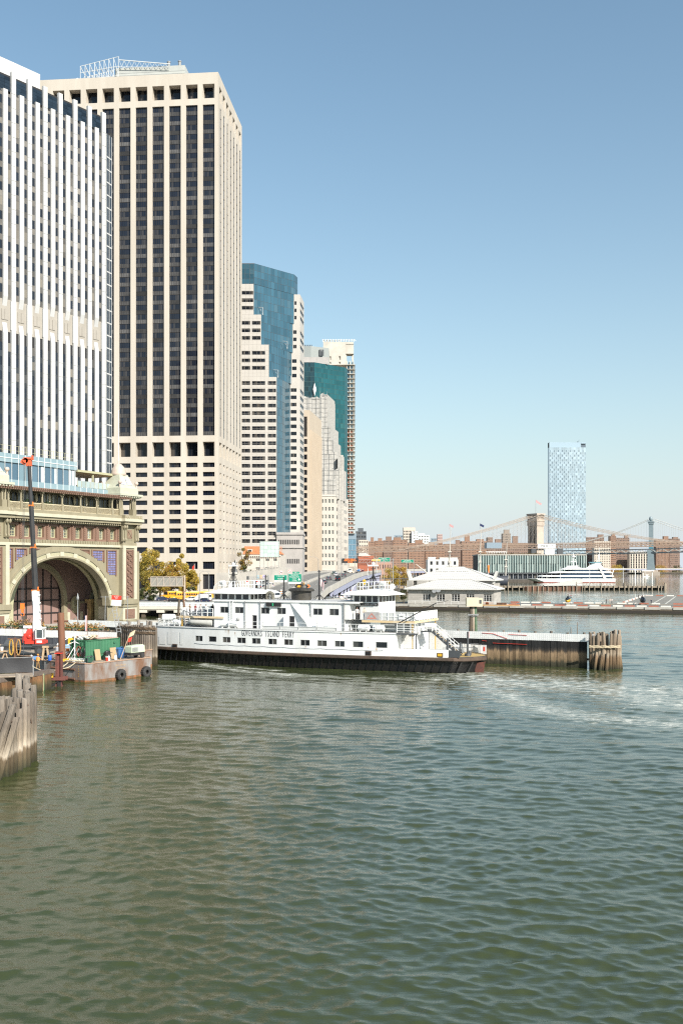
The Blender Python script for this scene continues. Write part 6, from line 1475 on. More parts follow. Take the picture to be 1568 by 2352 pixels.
# ---------------------------------------------------------------- fender racks and pile clusters
def tide_mat(name, stops, scale=1.2, stretch=10.0, rough=.9, rnd=.38, bump=.7):
    """timber whose colour bands follow the tide line; the bands wander with noise"""
    m = bpy.data.materials.new(name); m.use_nodes = True; N = m.node_tree.nodes; L = m.node_tree.links; b = N['Principled BSDF']; b.inputs['Roughness'].default_value = rough; b.inputs['Specular IOR Level'].default_value = .25
    g = N.new('ShaderNodeNewGeometry'); sx = N.new('ShaderNodeSeparateXYZ'); L.new(g.outputs['Position'], sx.inputs[0])
    mp = N.new('ShaderNodeMapping'); mp.inputs['Scale'].default_value = (scale, scale, scale/stretch); L.new(g.outputs['Position'], mp.inputs[0])
    n = N.new('ShaderNodeTexNoise'); n.inputs['Scale'].default_value = 3; n.inputs['Detail'].default_value = 6; n.inputs['Roughness'].default_value = .7; L.new(mp.outputs[0], n.inputs[0])
    oi = N.new('ShaderNodeObjectInfo')
    a = N.new('ShaderNodeMath'); a.operation = 'MULTIPLY_ADD'; a.inputs[1].default_value = 1.0; L.new(n.outputs[0], a.inputs[0]); L.new(sx.outputs[2], a.inputs[2])
    a2 = N.new('ShaderNodeMath'); a2.operation = 'MULTIPLY_ADD'; a2.inputs[1].default_value = .3; L.new(oi.outputs['Random'], a2.inputs[0]); L.new(a.outputs[0], a2.inputs[2])
    r_ = N.new('ShaderNodeMapRange'); r_.inputs[1].default_value = .65; r_.inputs[2].default_value = 7.15; L.new(a2.outputs[0], r_.inputs[0])
    cr = N.new('ShaderNodeValToRGB'); e = cr.color_ramp.elements
    e[0].position = max(0, stops[0][0]/6.5); e[0].color = (*stops[0][1], 1); e[1].position = min(1, stops[-1][0]/6.5); e[1].color = (*stops[-1][1], 1)
    for z, c in stops[1:-1]: k = e.new(z/6.5); k.color = (*c, 1)
    L.new(r_.outputs[0], cr.inputs[0])
    hs = N.new('ShaderNodeHueSaturation'); rr = N.new('ShaderNodeMapRange'); rr.inputs[3].default_value = 1-rnd; rr.inputs[4].default_value = 1+rnd
    w = N.new('ShaderNodeTexWhiteNoise'); w.noise_dimensions = '1D'; L.new(oi.outputs['Random'], w.inputs['W']); L.new(w.outputs['Value'], rr.inputs[0])
    mx = N.new('ShaderNodeMath'); mx.operation = 'MULTIPLY_ADD'; mx.inputs[1].default_value = .9; n2 = N.new('ShaderNodeTexNoise'); n2.inputs['Scale'].default_value = 14; n2.inputs['Detail'].default_value = 4; L.new(mp.outputs[0], n2.inputs[0])
    L.new(n2.outputs[0], mx.inputs[0]); mx.inputs[2].default_value = .55
    m3 = N.new('ShaderNodeMath'); m3.operation = 'MULTIPLY'; L.new(mx.outputs[0], m3.inputs[0]); L.new(rr.outputs[0], m3.inputs[1]); L.new(m3.outputs[0], hs.inputs['Value'])
    L.new(cr.outputs[0], hs.inputs['Color']); L.new(hs.outputs[0], b.inputs['Base Color'])
    bp = N.new('ShaderNodeBump'); bp.inputs['Strength'].default_value = bump; bp.inputs['Distance'].default_value = .06; L.new(n2.outputs[0], bp.inputs['Height']); L.new(bp.outputs[0], b.inputs['Normal'])
    return m
M_rackw = tide_mat('rack_timber', [(0,(.03,.03,.018)),(.6,(.05,.045,.03)),(1.0,(.17,.12,.07)),(1.9,(.24,.165,.10)),(2.3,(.05,.042,.035)),(2.7,(.02,.02,.02)),(6,(.022,.022,.022))])
M_rackd = tide_mat('rack_timber_dark', [(0,(.03,.03,.02)),(1.2,(.05,.05,.05)),(2.4,(.06,.065,.075)),(6,(.07,.075,.085))])
M_pile = tide_mat('weathered_pile', [(0,(.035,.035,.02)),(.55,(.075,.06,.035)),(1.25,(.13,.095,.06)),(1.5,(.38,.32,.25)),(2.2,(.22,.18,.135)),(3.6,(.165,.135,.108)),(6.2,(.225,.195,.165))], scale=1.6)
M_pileb = tide_mat('brown_pile', [(0,(.03,.03,.018)),(.8,(.12,.08,.045)),(1.6,(.17,.115,.07)),(2.1,(.28,.225,.165)),(3.2,(.20,.15,.105)),(6.2,(.27,.225,.18))], scale=1.6)
M_whitesheet = mat('white_fender_sheet', (.74,.74,.72), .5, col2=(.64,.64,.62), scale=.8, stretch=3, bump=.05)
RZ = R(-24.9)
def rack(name, label, org, L0, L1, mt, plankw=.46, gaps=()):
    """fender wall: vertical boards, white sheet along the top, posts behind; local x along the wall, front faces -y"""
    t = thing(name, label, 'fender wall', (org[0], org[1], 0), RZ)
    r_ = random.Random(int(abs(org[0])*10)); bm = MB(); bm.box(-plankw/2+.012, plankw/2-.012, -.14, .14, -3, 3.72); me = bm.mesh('plank', [mt])
    x = L0; n = 0; rest = MB()
    while x < L1:
        gap = any(a < x < b for a, b in gaps)
        if not gap:
            cut = r_.choice((0,0,0,0,0,0,.0,0,0,0))
            inst(me, 'plank', t, (x, r_.uniform(-.035,.035), r_.uniform(-.05,.03)-cut))
        x += plankw; n += 1
    w = MB(); W_ = 2.3
    w.box(0, W_-.02, -.19, -.145, 3.62, 4.67, 0)
    for q in range(8):
        for z in (3.85, 4.15): w.cbox((.15+q*.29, -.20, z), .05, .03, .05, 0)
        w.box(.02+q*.29, .05+q*.29, -.205, -.191, 3.63, 4.66, 0)
    wm = w.mesh('white_sheet', [M_whitesheet]); x = L0
    while x < L1-1: inst(wm, 'white_sheet', t, (x-.1, 0, r_.uniform(-.02,.02))); x += W_
    p = MB(); p.tube((0,.55,-4),(0,.55,4.85),.2,.19,8); pm = p.mesh('post', [M_pile]); x = L0+.6
    while x < L1: inst(pm, 'post', t, (x, r_.uniform(-.05,.2), r_.uniform(-.1,.15))); x += 2.3
    k = MB()
    for z in (1.0, 3.9): k.box(L0, L1, .16, .42, z, z+.3)
    k.build('waling', [M_timd], t)
    return t
rr_ = rack('fender_wall', 'long timber fender wall with a white sheet top to the right of and behind the ferry', (34.3, 138.6), -91, 0, M_rackw, gaps=())
rb = MB()
for x0, x1, z in ((-15.2,-13.6,4.45),(-11.3,-8.6,4.35),(-15.2,-14.5,3.35),(-13.6,-8.6,3.05)): rb.bar((x0,-.24,z),(x1,-.24,z-.05),.05)
rb.bar((-13.6,-.24,4.4),(-11.5,-.24,3.75),.05); rb.build('red_rope', [M_red], rr_)
st_ = MB()
for x, h in ((-31,1.3),(-33.4,.6),(-30.2,.7),(-1.6,1.6),(-2.5,.9)): st_.tube((x,.5,4.6),(x,.5,4.7+h),.07,.06,6)
st_.build('marker_pole', [M_pile], rr_)
lr_ = rack('fender_wall', 'timber fender wall with a white sheet top behind the barge and crane', (-32.2, 142.6), -48, 0, M_rackd)
# platform behind the left wall with weeds on it
pf = thing('timber_platform', 'old timber platform overgrown with weeds between fender wall and terminal', 'platform', (-32.2, 142.6, 0), RZ)
d = MB(); d.box(-48, -2, .9, 5.2, -3, 4.55); d.build('deck', [M_timd], pf)
p = MB(); p.box(-.3,.3,-.3,.3,0,1); pm = p.mesh('stump', [M_pile])
for k in range(18): inst(pm, 'stump', pf, (-46+k*2.5, 1.1, 4.4), R(k*17), (1,1,.55+.3*((k*7)%3)/2))
g = MB()
g.bar((-47,.75,5.1),(-3,.75,5.05),.12); g.build('green_rail', [mat('green_rail', (.05,.12,.05), .7)], pf)
def weeds():
    m = MB(); r_ = random.Random(9)
    T_ = TR(-32.2, 142.6, 0, RZ)
    for k in range(5200):
        x = r_.uniform(-45, -4); dens = .5+.5*math.sin(x*.55)+.35*math.sin(x*1.7)
        if r_.random() > dens+.2: continue
        hmax = .55+.75*max(0, dens-.3)
        c = T_ @ Vector((x, r_.uniform(1.2, 5.0), 4.55+r_.random()**1.3*hmax)); m.cbox(c, .3*r_.uniform(.5,1.2), .16, .012, r_.choice((0,0,1,2)), r_.random()*6, r_.uniform(-1,1), r_.uniform(-1,1))
    tag(m.build('weeds', [mat('dry_orange_weed', (.33,.17,.045), .9, rnd=.3), mat('olive_weed', (.13,.12,.04), .9, rnd=.3), mat('straw_weed', (.38,.27,.12), .9, rnd=.3)]), kind='stuff')
weeds()
ds = MB(); r_ = random.Random(3)
for k in range(26):
    a = Vector((-50.5+r_.uniform(-1.5,2.5), 154.5+r_.uniform(-.6,.6), 4.6)); b = a+Vector((r_.uniform(-1.2,1.6), 0, r_.uniform(.8,1.9))); ds.tube(a, b, .03, .015, 4); ds.tube(a.lerp(b,.6), a.lerp(b,.6)+Vector((r_.uniform(-.7,.7),0,r_.uniform(.2,.6))), .018, .01, 4)
tag(ds.build('bare_shrub', [mat('twig', (.10,.07,.05), .9)]), 'leafless twiggy shrub on the weedy platform under the arch', 'shrub')
lp = thing('lamp_post', 'slim lamp post with a white globe standing before the arch', 'lamp', (-40.6, 153.5, 4.5)); q = MB(); q.tube((0,0,0),(0,0,4.4),.09,.06,8); q.lathe([(.02,4.4),(.17,4.5),(.2,4.8),(.12,5.1),(.03,5.5)], n=10); q.build('post', [M_grey], lp)
fl_ = thing('floodlight', 'small floodlight on a short post at the left edge of the weedy platform', 'lamp', (-48.3, 151.6, 4.4)); q = MB(); q.tube((0,0,0),(0,0,1.7),.07,.07,6); q.cbox((0,-.05,1.95),.55,.3,.5,0); q.build('post', [M_timd], fl_)

def cluster(name, label, pts, mt, ring, rad=.2, ropes=(), square=False):
    t = thing(name, label, 'pile cluster', (pts[0][0], pts[0][1], 0)); O = Vector((pts[0][0], pts[0][1], 0))
    for i, (x, y, z, lx, ly, r0) in enumerate(pts):
        rr = random.Random(i*13+int(z*10)); m = MB(); n = 8; h = z+3; rings = []
        for k in range(7):
            f = k/6; zz = -3+h*f; rad_ = r0*(1.06-.12*f)
            ring_ = []
            for j in range(n):
                a = 2*math.pi*j/n+i; ww = rad_*(1+rr.uniform(-.07,.07)) if k < 6 else rad_*.92
                if square: ww *= 1/max(abs(math.cos(a)), abs(math.sin(a)))**.75*.92
                ring_.append((x-O.x+lx*(zz)/max(z,1)+ww*math.cos(a), y-O.y+ly*zz/max(z,1)+ww*math.sin(a), zz+(rr.uniform(-.12,.06) if k == 6 else 0)))
            rings.append(ring_)
        m.loft(rings, 0, not square); m.build('pile', [mt], t)
    for z, r_ in ropes:
        b = MB(); n = len(ring); 
        for s in range(3):
            P = [Vector((x-O.x, y-O.y, z+.12*s+.05*math.sin(k*2.1+s))) for k, (x, y) in enumerate(ring)]; b.path(P, .055, 5)
        b.build('rope_band', [r_], t)
    return t
M_ropeb = mat('brown_rope', (.19,.13,.075), .95, col2=(.1,.07,.05), scale=4)
# cluster at the slip mouth, between barge and ferry: curved front of round piles
pts = []; ring = []
r_ = random.Random(12)
for k in range(19):
    f = k/18; px = 272+86*f; Y = 146.3-3.5*math.sin(f*1.9)-1.6*f; X = XD(px, Y); pts.append((X, Y, 5.35+r_.uniform(-.15,.2)+.35*math.sin(f*2.5), 0, 0, .26)); ring.append((X+.06, Y-.33))
for k in range(12): f = k/11; px = 276+78*f; Y = 146.9+1.2*math.sin(f*3); pts.append((XD(px, Y), Y, 5.6+r_.uniform(-.3,.5), 0, 0, .26))
cl1 = cluster('pile_cluster', 'curved cluster of grey timber piles bound with brown rope beside the ferry stern', pts, M_pile, ring, ropes=((4.55, M_ropeb), (5.2, M_ropeb)))
# cluster at the end of the right wall
pts = []; r_ = random.Random(21)
for k in range(13):
    f = k/12; px = 1356+66*f; Y = 137.6-.9*math.sin(f*3.1); pts.append((XD(px, Y), Y, r_.choice((5.2,4.9,5.3,4.6,3.0,4.8,5.0)), r_.uniform(-.25,.25), 0, .24))
for k in range(16): px = 1354+r_.random()*68; Y = 138.2+r_.random()*3; pts.append((XD(px, Y), Y, 4.7+r_.uniform(-.2,.7), r_.uniform(-.15,.15), 0, .25))
pts += [(XD(1426,137.8), 137.8, 1.9, -.2, 0, .22), (XD(1384,136.3), 136.3, 3.3, .1, .3, .25), (XD(1391,136), 136, 2.3, .3, .3, .25), (XD(1377,136.2), 136.2, 2.6, .5, .4, .24), (XD(1365,136.6), 136.6, 3.0, .5, .5, .22)]
ring = [(XD(px, 136.1+abs(px-1390)*.012)+0, 136.1+abs(px-1390)*.012) for px in range(1352, 1428, 6)]
cl2 = cluster('pile_cluster', 'ragged cluster of brown timber piles at the outer end of the fender wall', pts, M_pileb, ring, ropes=((3.0, M_rope),))
# nearest cluster at the left edge
pts = []; r_ = random.Random(33)
front = [(4,66.6,3.9),(14,66.9,3.3),(24,67.4,4.6),(33,67.9,2.9),(45,68.6,4.2),(54,69.6,4.9),(63,70.4,5.1),(71,71.3,5.0),(79,72.0,5.55)]
for px, Y, z in front: pts.append((XD(px, Y), Y, z+r_.uniform(-.1,.1), r_.uniform(-.1,.1), 0, .25))
for px, Y, z in ((8,68.4,5.0),(20,68.6,4.9),(30,69.3,4.6),(40,69.9,4.8),(50,70.4,5.3),(60,71.6,5.2),(68,72.5,5.6),(58,73.6,5.7),(64,74.4,6.0),(50,74.0,5.9),(44,73.0,6.35),(36,72.6,5.2),(26,71.5,4.7),(14,70.8,4.9),(4,70.2,4.9)): pts.append((XD(px, Y), Y, z+r_.uniform(-.1,.1), r_.uniform(-.15,.1), 0, .27))
pts += [(XD(-14,65.9), 65.9, 4.6, 1.0, .4, .24), (XD(-26,65.7), 65.7, 4.9, 1.5, .5, .25), (XD(-2,66.0), 66.0, 4.0, 1.1, .3, .24), (XD(-36,66), 66, 4.4, 1.2, .4, .25)]
cl3 = cluster('pile_cluster', 'nearest cluster of pale grey square timber piles at the left edge', pts, M_pile, [], square=True)
ch = MB(); ch.path([Vector((XD(66,71)-pts[0][0], 70.4-pts[0][1], 3.9)), Vector((XD(74,71.2)-pts[0][0], 70.6-pts[0][1], 3.5)), Vector((XD(82,72)-pts[0][0], 71.3-pts[0][1], 2.6)), Vector((XD(78,72)-pts[0][0], 71.4-pts[0][1], 3.7))], .03, 5)
for px, Y, z in ((30,67,3.6),(37,67.6,3.3),(66,70.2,4.3)): ch.ball((XD(px,Y)-pts[0][0], Y-.15-pts[0][1], z), .06)
ch.build('chain', [M_rust], cl3)
# three pile marker with a beige box
q = thing('marker_dolphin', 'three bound timber piles carrying a beige box behind the fender wall', 'pile cluster', (XD(1085,163), 163, 0))
for dx, r_, m_ in ((-.35,.26,M_timd),(.1,.27,M_pileb),(.48,.26,mat('green_timber', (.10,.17,.10), .8, col2=(.06,.09,.05), scale=2))): a = MB(); a.tube((dx*1.35,.0,-4),(dx*.8,0,8.3),r_*1.15,r_,10); a.build('pile', [m_], q)
a = MB(); a.box(-.85,.9,-.35,-.28,6.2,6.35); a.path([(-.8,-.3,6.1),(0,-.4,6.0),(.85,-.3,6.1)],.06); a.build('cable_band', [M_grey], q)
a = MB(); a.box(-1.1,.85,-.7,.7,7.6,9.05,0); a.box(.86,1.55,-.6,.6,7.6,8.95,0); a.box(1.0,1.35,-.66,-.605,8.1,8.7,1); a.build('beige_box', [mat('beige_paint', (.62,.53,.38), .6), M_dgrey], q)

# ---------------------------------------------------------------- work barges, crane, gear
BN = Vector((-30.7, 120.4, 0)); BRZ = math.atan2(.819, .574)
def bl(x, y, z=0): c, s = math.cos(BRZ), math.sin(BRZ); return Vector((BN.x+c*x-s*y, BN.y+s*x+c*y, z))
M_bhull = mat('barge_hull', (.25,.24,.23), .7, col2=(.16,.085,.05), scale=.55, stretch=2.5, bump=.25, amt=.5, contrast=.12, detail=8)
M_bdeck = mat('barge_deck', (.36,.30,.23), .9, col2=(.24,.18,.13), scale=.7)
def barge(name, label, x0, x1, y0, y1, tyres=()):
    t = thing(name, label, 'barge', (BN.x, BN.y, 0), BRZ)
    h = MB(); c = .45
    pl = [(x0+c,y0),(x1-c,y0),(x1,y0+c),(x1,y1-c),(x1-c,y1),(x0+c,y1),(x0,y1-c),(x0,y0+c)]
    h.prism(pl, -1.2, 2.32, 0, 1); h.build('hull', [M_bhull, M_bdeck], t)
    e = MB()
    n = len(pl)
    for i in range(n): a, b = pl[i], pl[(i+1) % n]; e.bar((a[0],a[1],2.33),(b[0],b[1],2.33),.14,.1)
    e.build('deck_edge', [mat('pale_rust_edge', (.42,.28,.2), .8, col2=(.3,.17,.1), scale=1.5)], t)
    w = MB(); w.prism([(x+.02*(1 if x > (x0+x1)/2 else -1), y+.02*(1 if y > (y0+y1)/2 else -1)) for x, y in pl], -1, .28, 0); w.build('boot_top', [mat('orange_rust', (.30,.12,.05), .9, col2=(.06,.055,.03), scale=1.5, stretch=3)], t)
    return t
b1 = barge('work_barge', 'rusty grey work barge with tyre fenders carrying the green container', 0, 10.9, 0, 8.5)
b2 = barge('work_barge', 'low timber decked barge under the red crane', 2.6, 20, 8.75, 48)
for x in (5.1, 9.4):
    ty = MB(); n = 18
    prof = [(.28,-.2),(.30,.18),(.45,.27),(.66,.22),(.70,.1),(.70,-.1),(.66,-.22),(.45,-.27)]
    P = [[(r_*math.cos(2*math.pi*i/n), y, r_*math.sin(2*math.pi*i/n)) for i in range(n)] for r_, y in prof+[prof[0]]]
    ty.loft(P, 0, True, caps=False)
    for i in range(n): a = 2*math.pi*(i+.5)/n; ty.cbox((.70*math.cos(a),0,.70*math.sin(a)),.07,.42,.13,0,0,-a)
    o = ty.build('tyre', [M_tyre]); o.location = bl(x, -.32, .55); o.rotation_euler = (0, 0, BRZ)
    tag(o, 'big tractor tyre hung as fender near the middle of the barge side' if x < 7 else 'big tractor tyre hung as fender at the far corner of the barge side', 'tyre', 'tyre fenders on the barge')
text('GB R. JUNIOR', .30, mat('faded_orange_letter', (.55,.33,.12), .8, col2=(.3,.25,.2), scale=3), b1, (5.3,-.012,1.75), 0, 'lettering', 1.0, .004)
text('NEW YORK NY', .2, mat('faded_orange_letter', (0,0,0)), b1, (5.4,-.012,1.38), 0, 'lettering', 1.0, .004)
for i, s_ in enumerate('98765'): text(s_, .2, M_yellow, b1, (-.012, 1.6, 1.9-i*.3), R(-90), 'lettering', 1, .004)
br = MB()
for z in (1.5, .35): br.tube((-.05,2.2,z),(-.05,6.6,z),.14,.14,8)
br.build('rubbing_pipe', [M_rust], b1)
wr = MB()
for k in range(30):
    pass
# green container
M_green = mat('container_green', (.045,.17,.085), .55, col2=(.03,.115,.06), scale=.7, stretch=3, bump=.1)
gc = thing('shipping_container', 'green corrugated shipping container on the barge with hoses hung on its end', 'container', bl(2.0, 2.6, 2.36), BRZ+R(5))
c = MB(); n = 30; L_, D_, H_ = 6.0, 2.4, 2.55
def corr(p0, p1, nn, m=0):
    d = Vector(p1)-Vector(p0); nrm = Vector((d.y, -d.x, 0)).normalized()*.05; q = []
    for i in range(nn*4+1): f = i/(nn*4); q.append(Vector(p0)+d*f+(nrm*(-1 if (i % 4) in (1, 2) else 0)))
    for a, b in zip(q, q[1:]): c.quad((a.x,a.y,.12),(b.x,b.y,.12),(b.x,b.y,H_-.1),(a.x,a.y,H_-.1), m)
corr((0,0,0),(L_,0,0),22); corr((0,D_,0),(0,0,0),8); corr((L_,0,0),(L_,D_,0),8); corr((L_,D_,0),(0,D_,0),20)
c.poly([(0,0,H_-.06),(L_,0,H_-.06),(L_,D_,H_-.06),(0,D_,H_-.06)])
c.build('panel', [M_green], gc)
f = MB()
for x in (0, L_):
    for y in (0, D_): f.box(x-.08, x+.08, y-.08, y+.08, 0, H_)
for y in (0, D_): f.box(.09, L_-.09, y-.06, y+.06, .0, .12); f.box(.09, L_-.09, y-.06, y+.06, H_-.1, H_)
for x in (0, L_): f.box(x-.06, x+.06, .09, D_-.09, 0, .12); f.box(x-.06, x+.06, .09, D_-.09, H_-.1, H_)
f.box(4.9,5.25,-.1,-.06,1.9,2.1); f.build('frame', [M_green], gc)
dr = MB()
for y in (.55,.95,1.5,1.9): dr.tube((-.12,y,.2),(-.12,y,H_-.1),.03,.03,6)
dr.build('lock_bar', [M_green], gc)
def coil(name, label, p, r0, m, rz, n=6):
    o = MB()
    for k in range(n):
        rr = r0*(1-.05*k); P = [Vector((rr*math.cos(a)*.8, -.05-.03*(k % 3), -r0*1.2+rr*1.25*math.sin(a)+.04*k)) for a in [2*math.pi*i/18 for i in range(19)]]; o.path(P, .035, 5)
    q = o.build(name, [m]); q.location = p; q.rotation_euler = (0, 0, rz); return tag(q, label, 'hose')
ez = BRZ-R(85)
coil('hose_coil', 'coil of dull red hose hung on the end of the green container', bl(1.9,3.7,4.1), .5, mat('red_hose', (.42,.10,.06), .6), ez)
coil('hose_coil', 'coil of black hose hung on the corner of the green container', bl(1.85,2.9,4.1), .52, M_black, ez, 8)
tp = MB(); r_ = random.Random(5)
for k in range(26): 
    a = Vector((.2+r_.random()*2.4, .3+r_.random()*1.8, 2.62+r_.random()*.12)); P = [a+Vector((.45*math.cos(q*.7)*r_.uniform(.8,1.2), .35*math.sin(q*.7), .22+.12*math.sin(q*1.3+k))) for q in range(10)]; tp.path(P, .07, 5, k % 3)
tp.ball((1.7,1.1,2.75),.9,.7,.38,10,5,0); tp.ball((.6,1.5,2.7),.6,.5,.25,10,5,1); tp.T = Matrix.Translation(bl(2.0,2.6,2.36)) @ Matrix.Rotation(BRZ+R(5), 4, 'Z')
vv = tp.v; tp.v = [tuple(tp.T @ Vector(v)) for v in vv]; tp.T = None
tag(tp.build('tarpaulin_pile', [mat('pinkish_tarp', (.50,.34,.27), .9), mat('pale_tarp', (.5,.5,.48), .9), mat('rope', (0,0,0))]), 'heap of pinkish tarpaulin and rope on the container roof', 'tarpaulin')
pk = MB(); pk.T = Matrix.Translation(bl(2.0,2.6,2.36)) @ Matrix.Rotation(BRZ+R(5), 4, 'Z')
for k in range(11): pk.box(2.7+k*.29, 2.95+k*.29, .05, 1.9, 2.52, 2.6)
tag(pk.build('plank_stack', [mat('faded_pink_wood', (.50,.33,.26), .85)]), 'row of faded planks along the container roof edge', 'planks')
def gobj(name, label, cat, p, rz, parts, group=None):
    t = thing(name, label, cat, p, rz, group)
    for nm, m, fn in parts: mb = MB(); fn(mb); mb.build(nm, m if isinstance(m, list) else [m], t)
    return t
M_ply = mat('plywood', (.42,.30,.17), .85, col2=(.32,.22,.12), scale=2, stretch=4)
Z2 = 2.34
for i, (x, w, h, la) in enumerate(((3.6,.85,1.4,'narrow plywood board leaning on the container'),(6.2,1.0,1.45,'wide plywood board leaning near the far end of the container'))):
    o = MB(); o.cbox((0,0,h/2),w,.05,h,0,0,0,R(-12)); q = o.build('plywood_board', [M_ply]); q.location = bl(x,2.25,Z2); q.rotation_euler = (0,0,BRZ); tag(q, la, 'board')
gobj('barbecue', 'black covered barbecue standing by the container', 'barbecue', bl(4.8,1.9,Z2), BRZ, [('body', M_black, lambda m: (m.box(-.35,.35,-.25,.25,.55,.95), m.ball((0,0,.98),.36,.27,.22,10,5), m.box(-.8,-.36,-.2,.2,.86,.9), m.box(.36,.75,-.2,.2,.86,.9))), ('leg', M_dgrey, lambda m: [m.bar((x,y,0),(x,y,.56),.05) for x in (-.3,.3) for y in (-.2,.2)])])
gobj('paint_bucket', 'red bucket on the barge deck edge', 'bucket', bl(3.9,.9,Z2)+Vector((0,0,0)), BRZ, [('pail', M_red, lambda m: m.lathe([(.15,0),(.2,.42),(.2,.46)], n=12)), ('lid', M_white, lambda m: m.lathe([(.21,.46),(.21,.52)], n=12))])
for i, (x, y, la) in enumerate(((4.3,1.0,'white gas bottle beside the red bucket'),(5.5,1.1,'white gas bottle beside the wide plywood board'))): gobj('gas_bottle', la, 'gas bottle', bl(x,y,Z2), BRZ, [('bottle', M_white, lambda m: m.lathe([(.17,0),(.19,.06),(.19,.42),(.12,.54),(.06,.56),(.06,.64)], n=12)), ('collar', M_grey, lambda m: m.lathe([(.1,.6),(.1,.72)], n=8))])
gobj('generator', 'dark green portable pump near the barge corner', 'generator', bl(.8,.6,Z2), BRZ, [('frame', M_dgrey, lambda m: [m.bar(a,b,.05) for a,b in (((-.5,-.3,0),(-.5,-.3,.8)),((.5,-.3,0),(.5,-.3,.8)),((-.5,.3,0),(-.5,.3,.8)),((.5,.3,0),(.5,.3,.8)),((-.5,-.3,.8),(.5,-.3,.8)),((-.5,.3,.8),(.5,.3,.8)))]), ('tank', mat('dark_green', (.03,.09,.06), .5), lambda m: (m.box(-.4,.15,-.25,.25,.1,.6), m.tube((.3,-.15,.1),(.3,-.15,.95),.11,.11,8)))])
gobj('bin_box', 'blue steel skip behind the compressor', 'skip', bl(7.5,2.4,Z2), BRZ, [('body', M_blue, lambda m: m.loft([[(-.7,-.5,.1),(.7,-.5,.1),(.7,.5,.1),(-.7,.5,.1)],[(-.9,-.6,1.25),(.9,-.6,1.25),(.9,.6,1.25),(-.9,.6,1.25)]])), ('rim', M_blue, lambda m: (m.box(-.95,.95,-.66,-.58,1.2,1.32), m.box(-.95,.95,.58,.66,1.2,1.32)))])
gobj('teal_box', 'teal cabinet at the far end of the container', 'cabinet', bl(8.6,4.0,Z2), BRZ, [('body', mat('teal_paint', (.03,.16,.2), .5), lambda m: m.box(-.5,.5,-.4,.4,.05,1.35)), ('door', mat('teal_paint', (0,0,0)), lambda m: (m.box(-.44,-.02,-.43,-.405,.15,1.25), m.box(.02,.44,-.43,-.405,.15,1.25)))])
cp = gobj('compressor', 'pale green trailer air compressor at the far end of the barge', 'compressor', bl(8.7,1.1,Z2), BRZ, [('canopy', mat('pale_green_paint', (.50,.56,.42), .45), lambda m: m.loft([[(-1.1,-.6,.75),(1.25,-.6,.75),(1.25,.6,.75),(-1.1,.6,.75)],[(-1.1,-.6,1.45),(1.2,-.6,1.55),(1.2,.6,1.55),(-1.1,.6,1.45)],[(-.95,-.45,1.62),(1.05,-.45,1.7),(1.05,.45,1.7),(-.95,.45,1.62)]])), ('grille', M_grey, lambda m: [m.box(-1.0+k*.13,-.92+k*.13,-.64,-.605,.85,1.4) for k in range(8)]), ('chassis', M_black, lambda m: (m.box(-1.2,1.2,-.58,.58,.38,.74), m.bar((-1.2,0,.5),(-2.0,0,.35),.1))), ('wheel', M_tyre, lambda m: (m.tube((.8,-.72,.32),(.8,-.5,.32),.32,.32,14), m.tube((.8,.5,.32),(.8,.72,.32),.32,.32,14)))])
fg = gobj('warning_flag', 'leaning pole with a torn beige and red flag over the compressor', 'flag', bl(6.8,.8,Z2), BRZ, [('pole', M_tan, lambda m: m.tube((-.8,0,0),(.9,0,3.3),.05,.04,6)), ('cloth', [mat('beige_cloth', (.5,.4,.28), .9), M_red, M_black], lambda m: (m.add([(.6,-.02,2.7),(.85,-.04,3.3),(1.7,-.1,3.65),(1.45,-.1,3.0)],[(0,1,2,3)],0), m.add([(.45,-.02,2.1),(.6,-.03,2.6),(1.2,-.06,2.75),(.95,-.05,2.2)],[(0,1,2,3)],1), m.add([(.4,0,3.0),(.7,.02,3.5),(1.3,.04,3.9),(.9,.03,3.3)],[(0,1,2,3)],2)))])
us = gobj('flag', 'small flag hanging from a pole on the container roof', 'flag', bl(3.7,4.3,2.3), BRZ, [('pole', M_rust, lambda m: m.tube((0,0,0),(0,0,6.4),.05,.03,6)), ('cloth', [M_red, M_white, M_blue], lambda m: [m.add([(-.05-.07*i,-.02,5.6-.0*i),(-.05-.07*(i+1),-.03,5.6),(-.12-.06*(i+1),-.05,3.7),(-.12-.06*i,-.04,3.7)],[(0,1,2,3)], (0,1,0,1,2)[i]) for i in range(5)])])
def ladder(mb, a, b, w, n, m=0):
    a = Vector(a); b = Vector(b); s = Vector(w)
    mb.bar(a, b, .07, m=m); mb.bar(a+s, b+s, .07, m=m)
    for k in range(n): f = (k+.5)/n; mb.bar(a.lerp(b,f), a.lerp(b,f)+s, .05, m=m)
o = MB(); ladder(o, bl(.35,3.9,Z2+.05), bl(.45,.7,Z2+.05), Vector((.15,.1,.42)), 13); tag(o.build('ladder', [M_steelw]), 'white ladder lying on edge along the barge deck', 'ladder')
o = MB(); ladder(o, bl(1.2,4.6,Z2), bl(1.85,4.1,Z2+1.6), bl(0,-.45)-bl(0,0), 6); tag(o.build('ladder', [M_grey]), 'short grey ladder leaning against the container end', 'ladder')
o = MB(); ladder(o, (-30.6,136,5.0), (-31.4,136.6,8.3), Vector((.55,.1,0)), 8); tag(o.build('ladder', [M_grey]), 'grey ladder standing behind the green container', 'ladder')
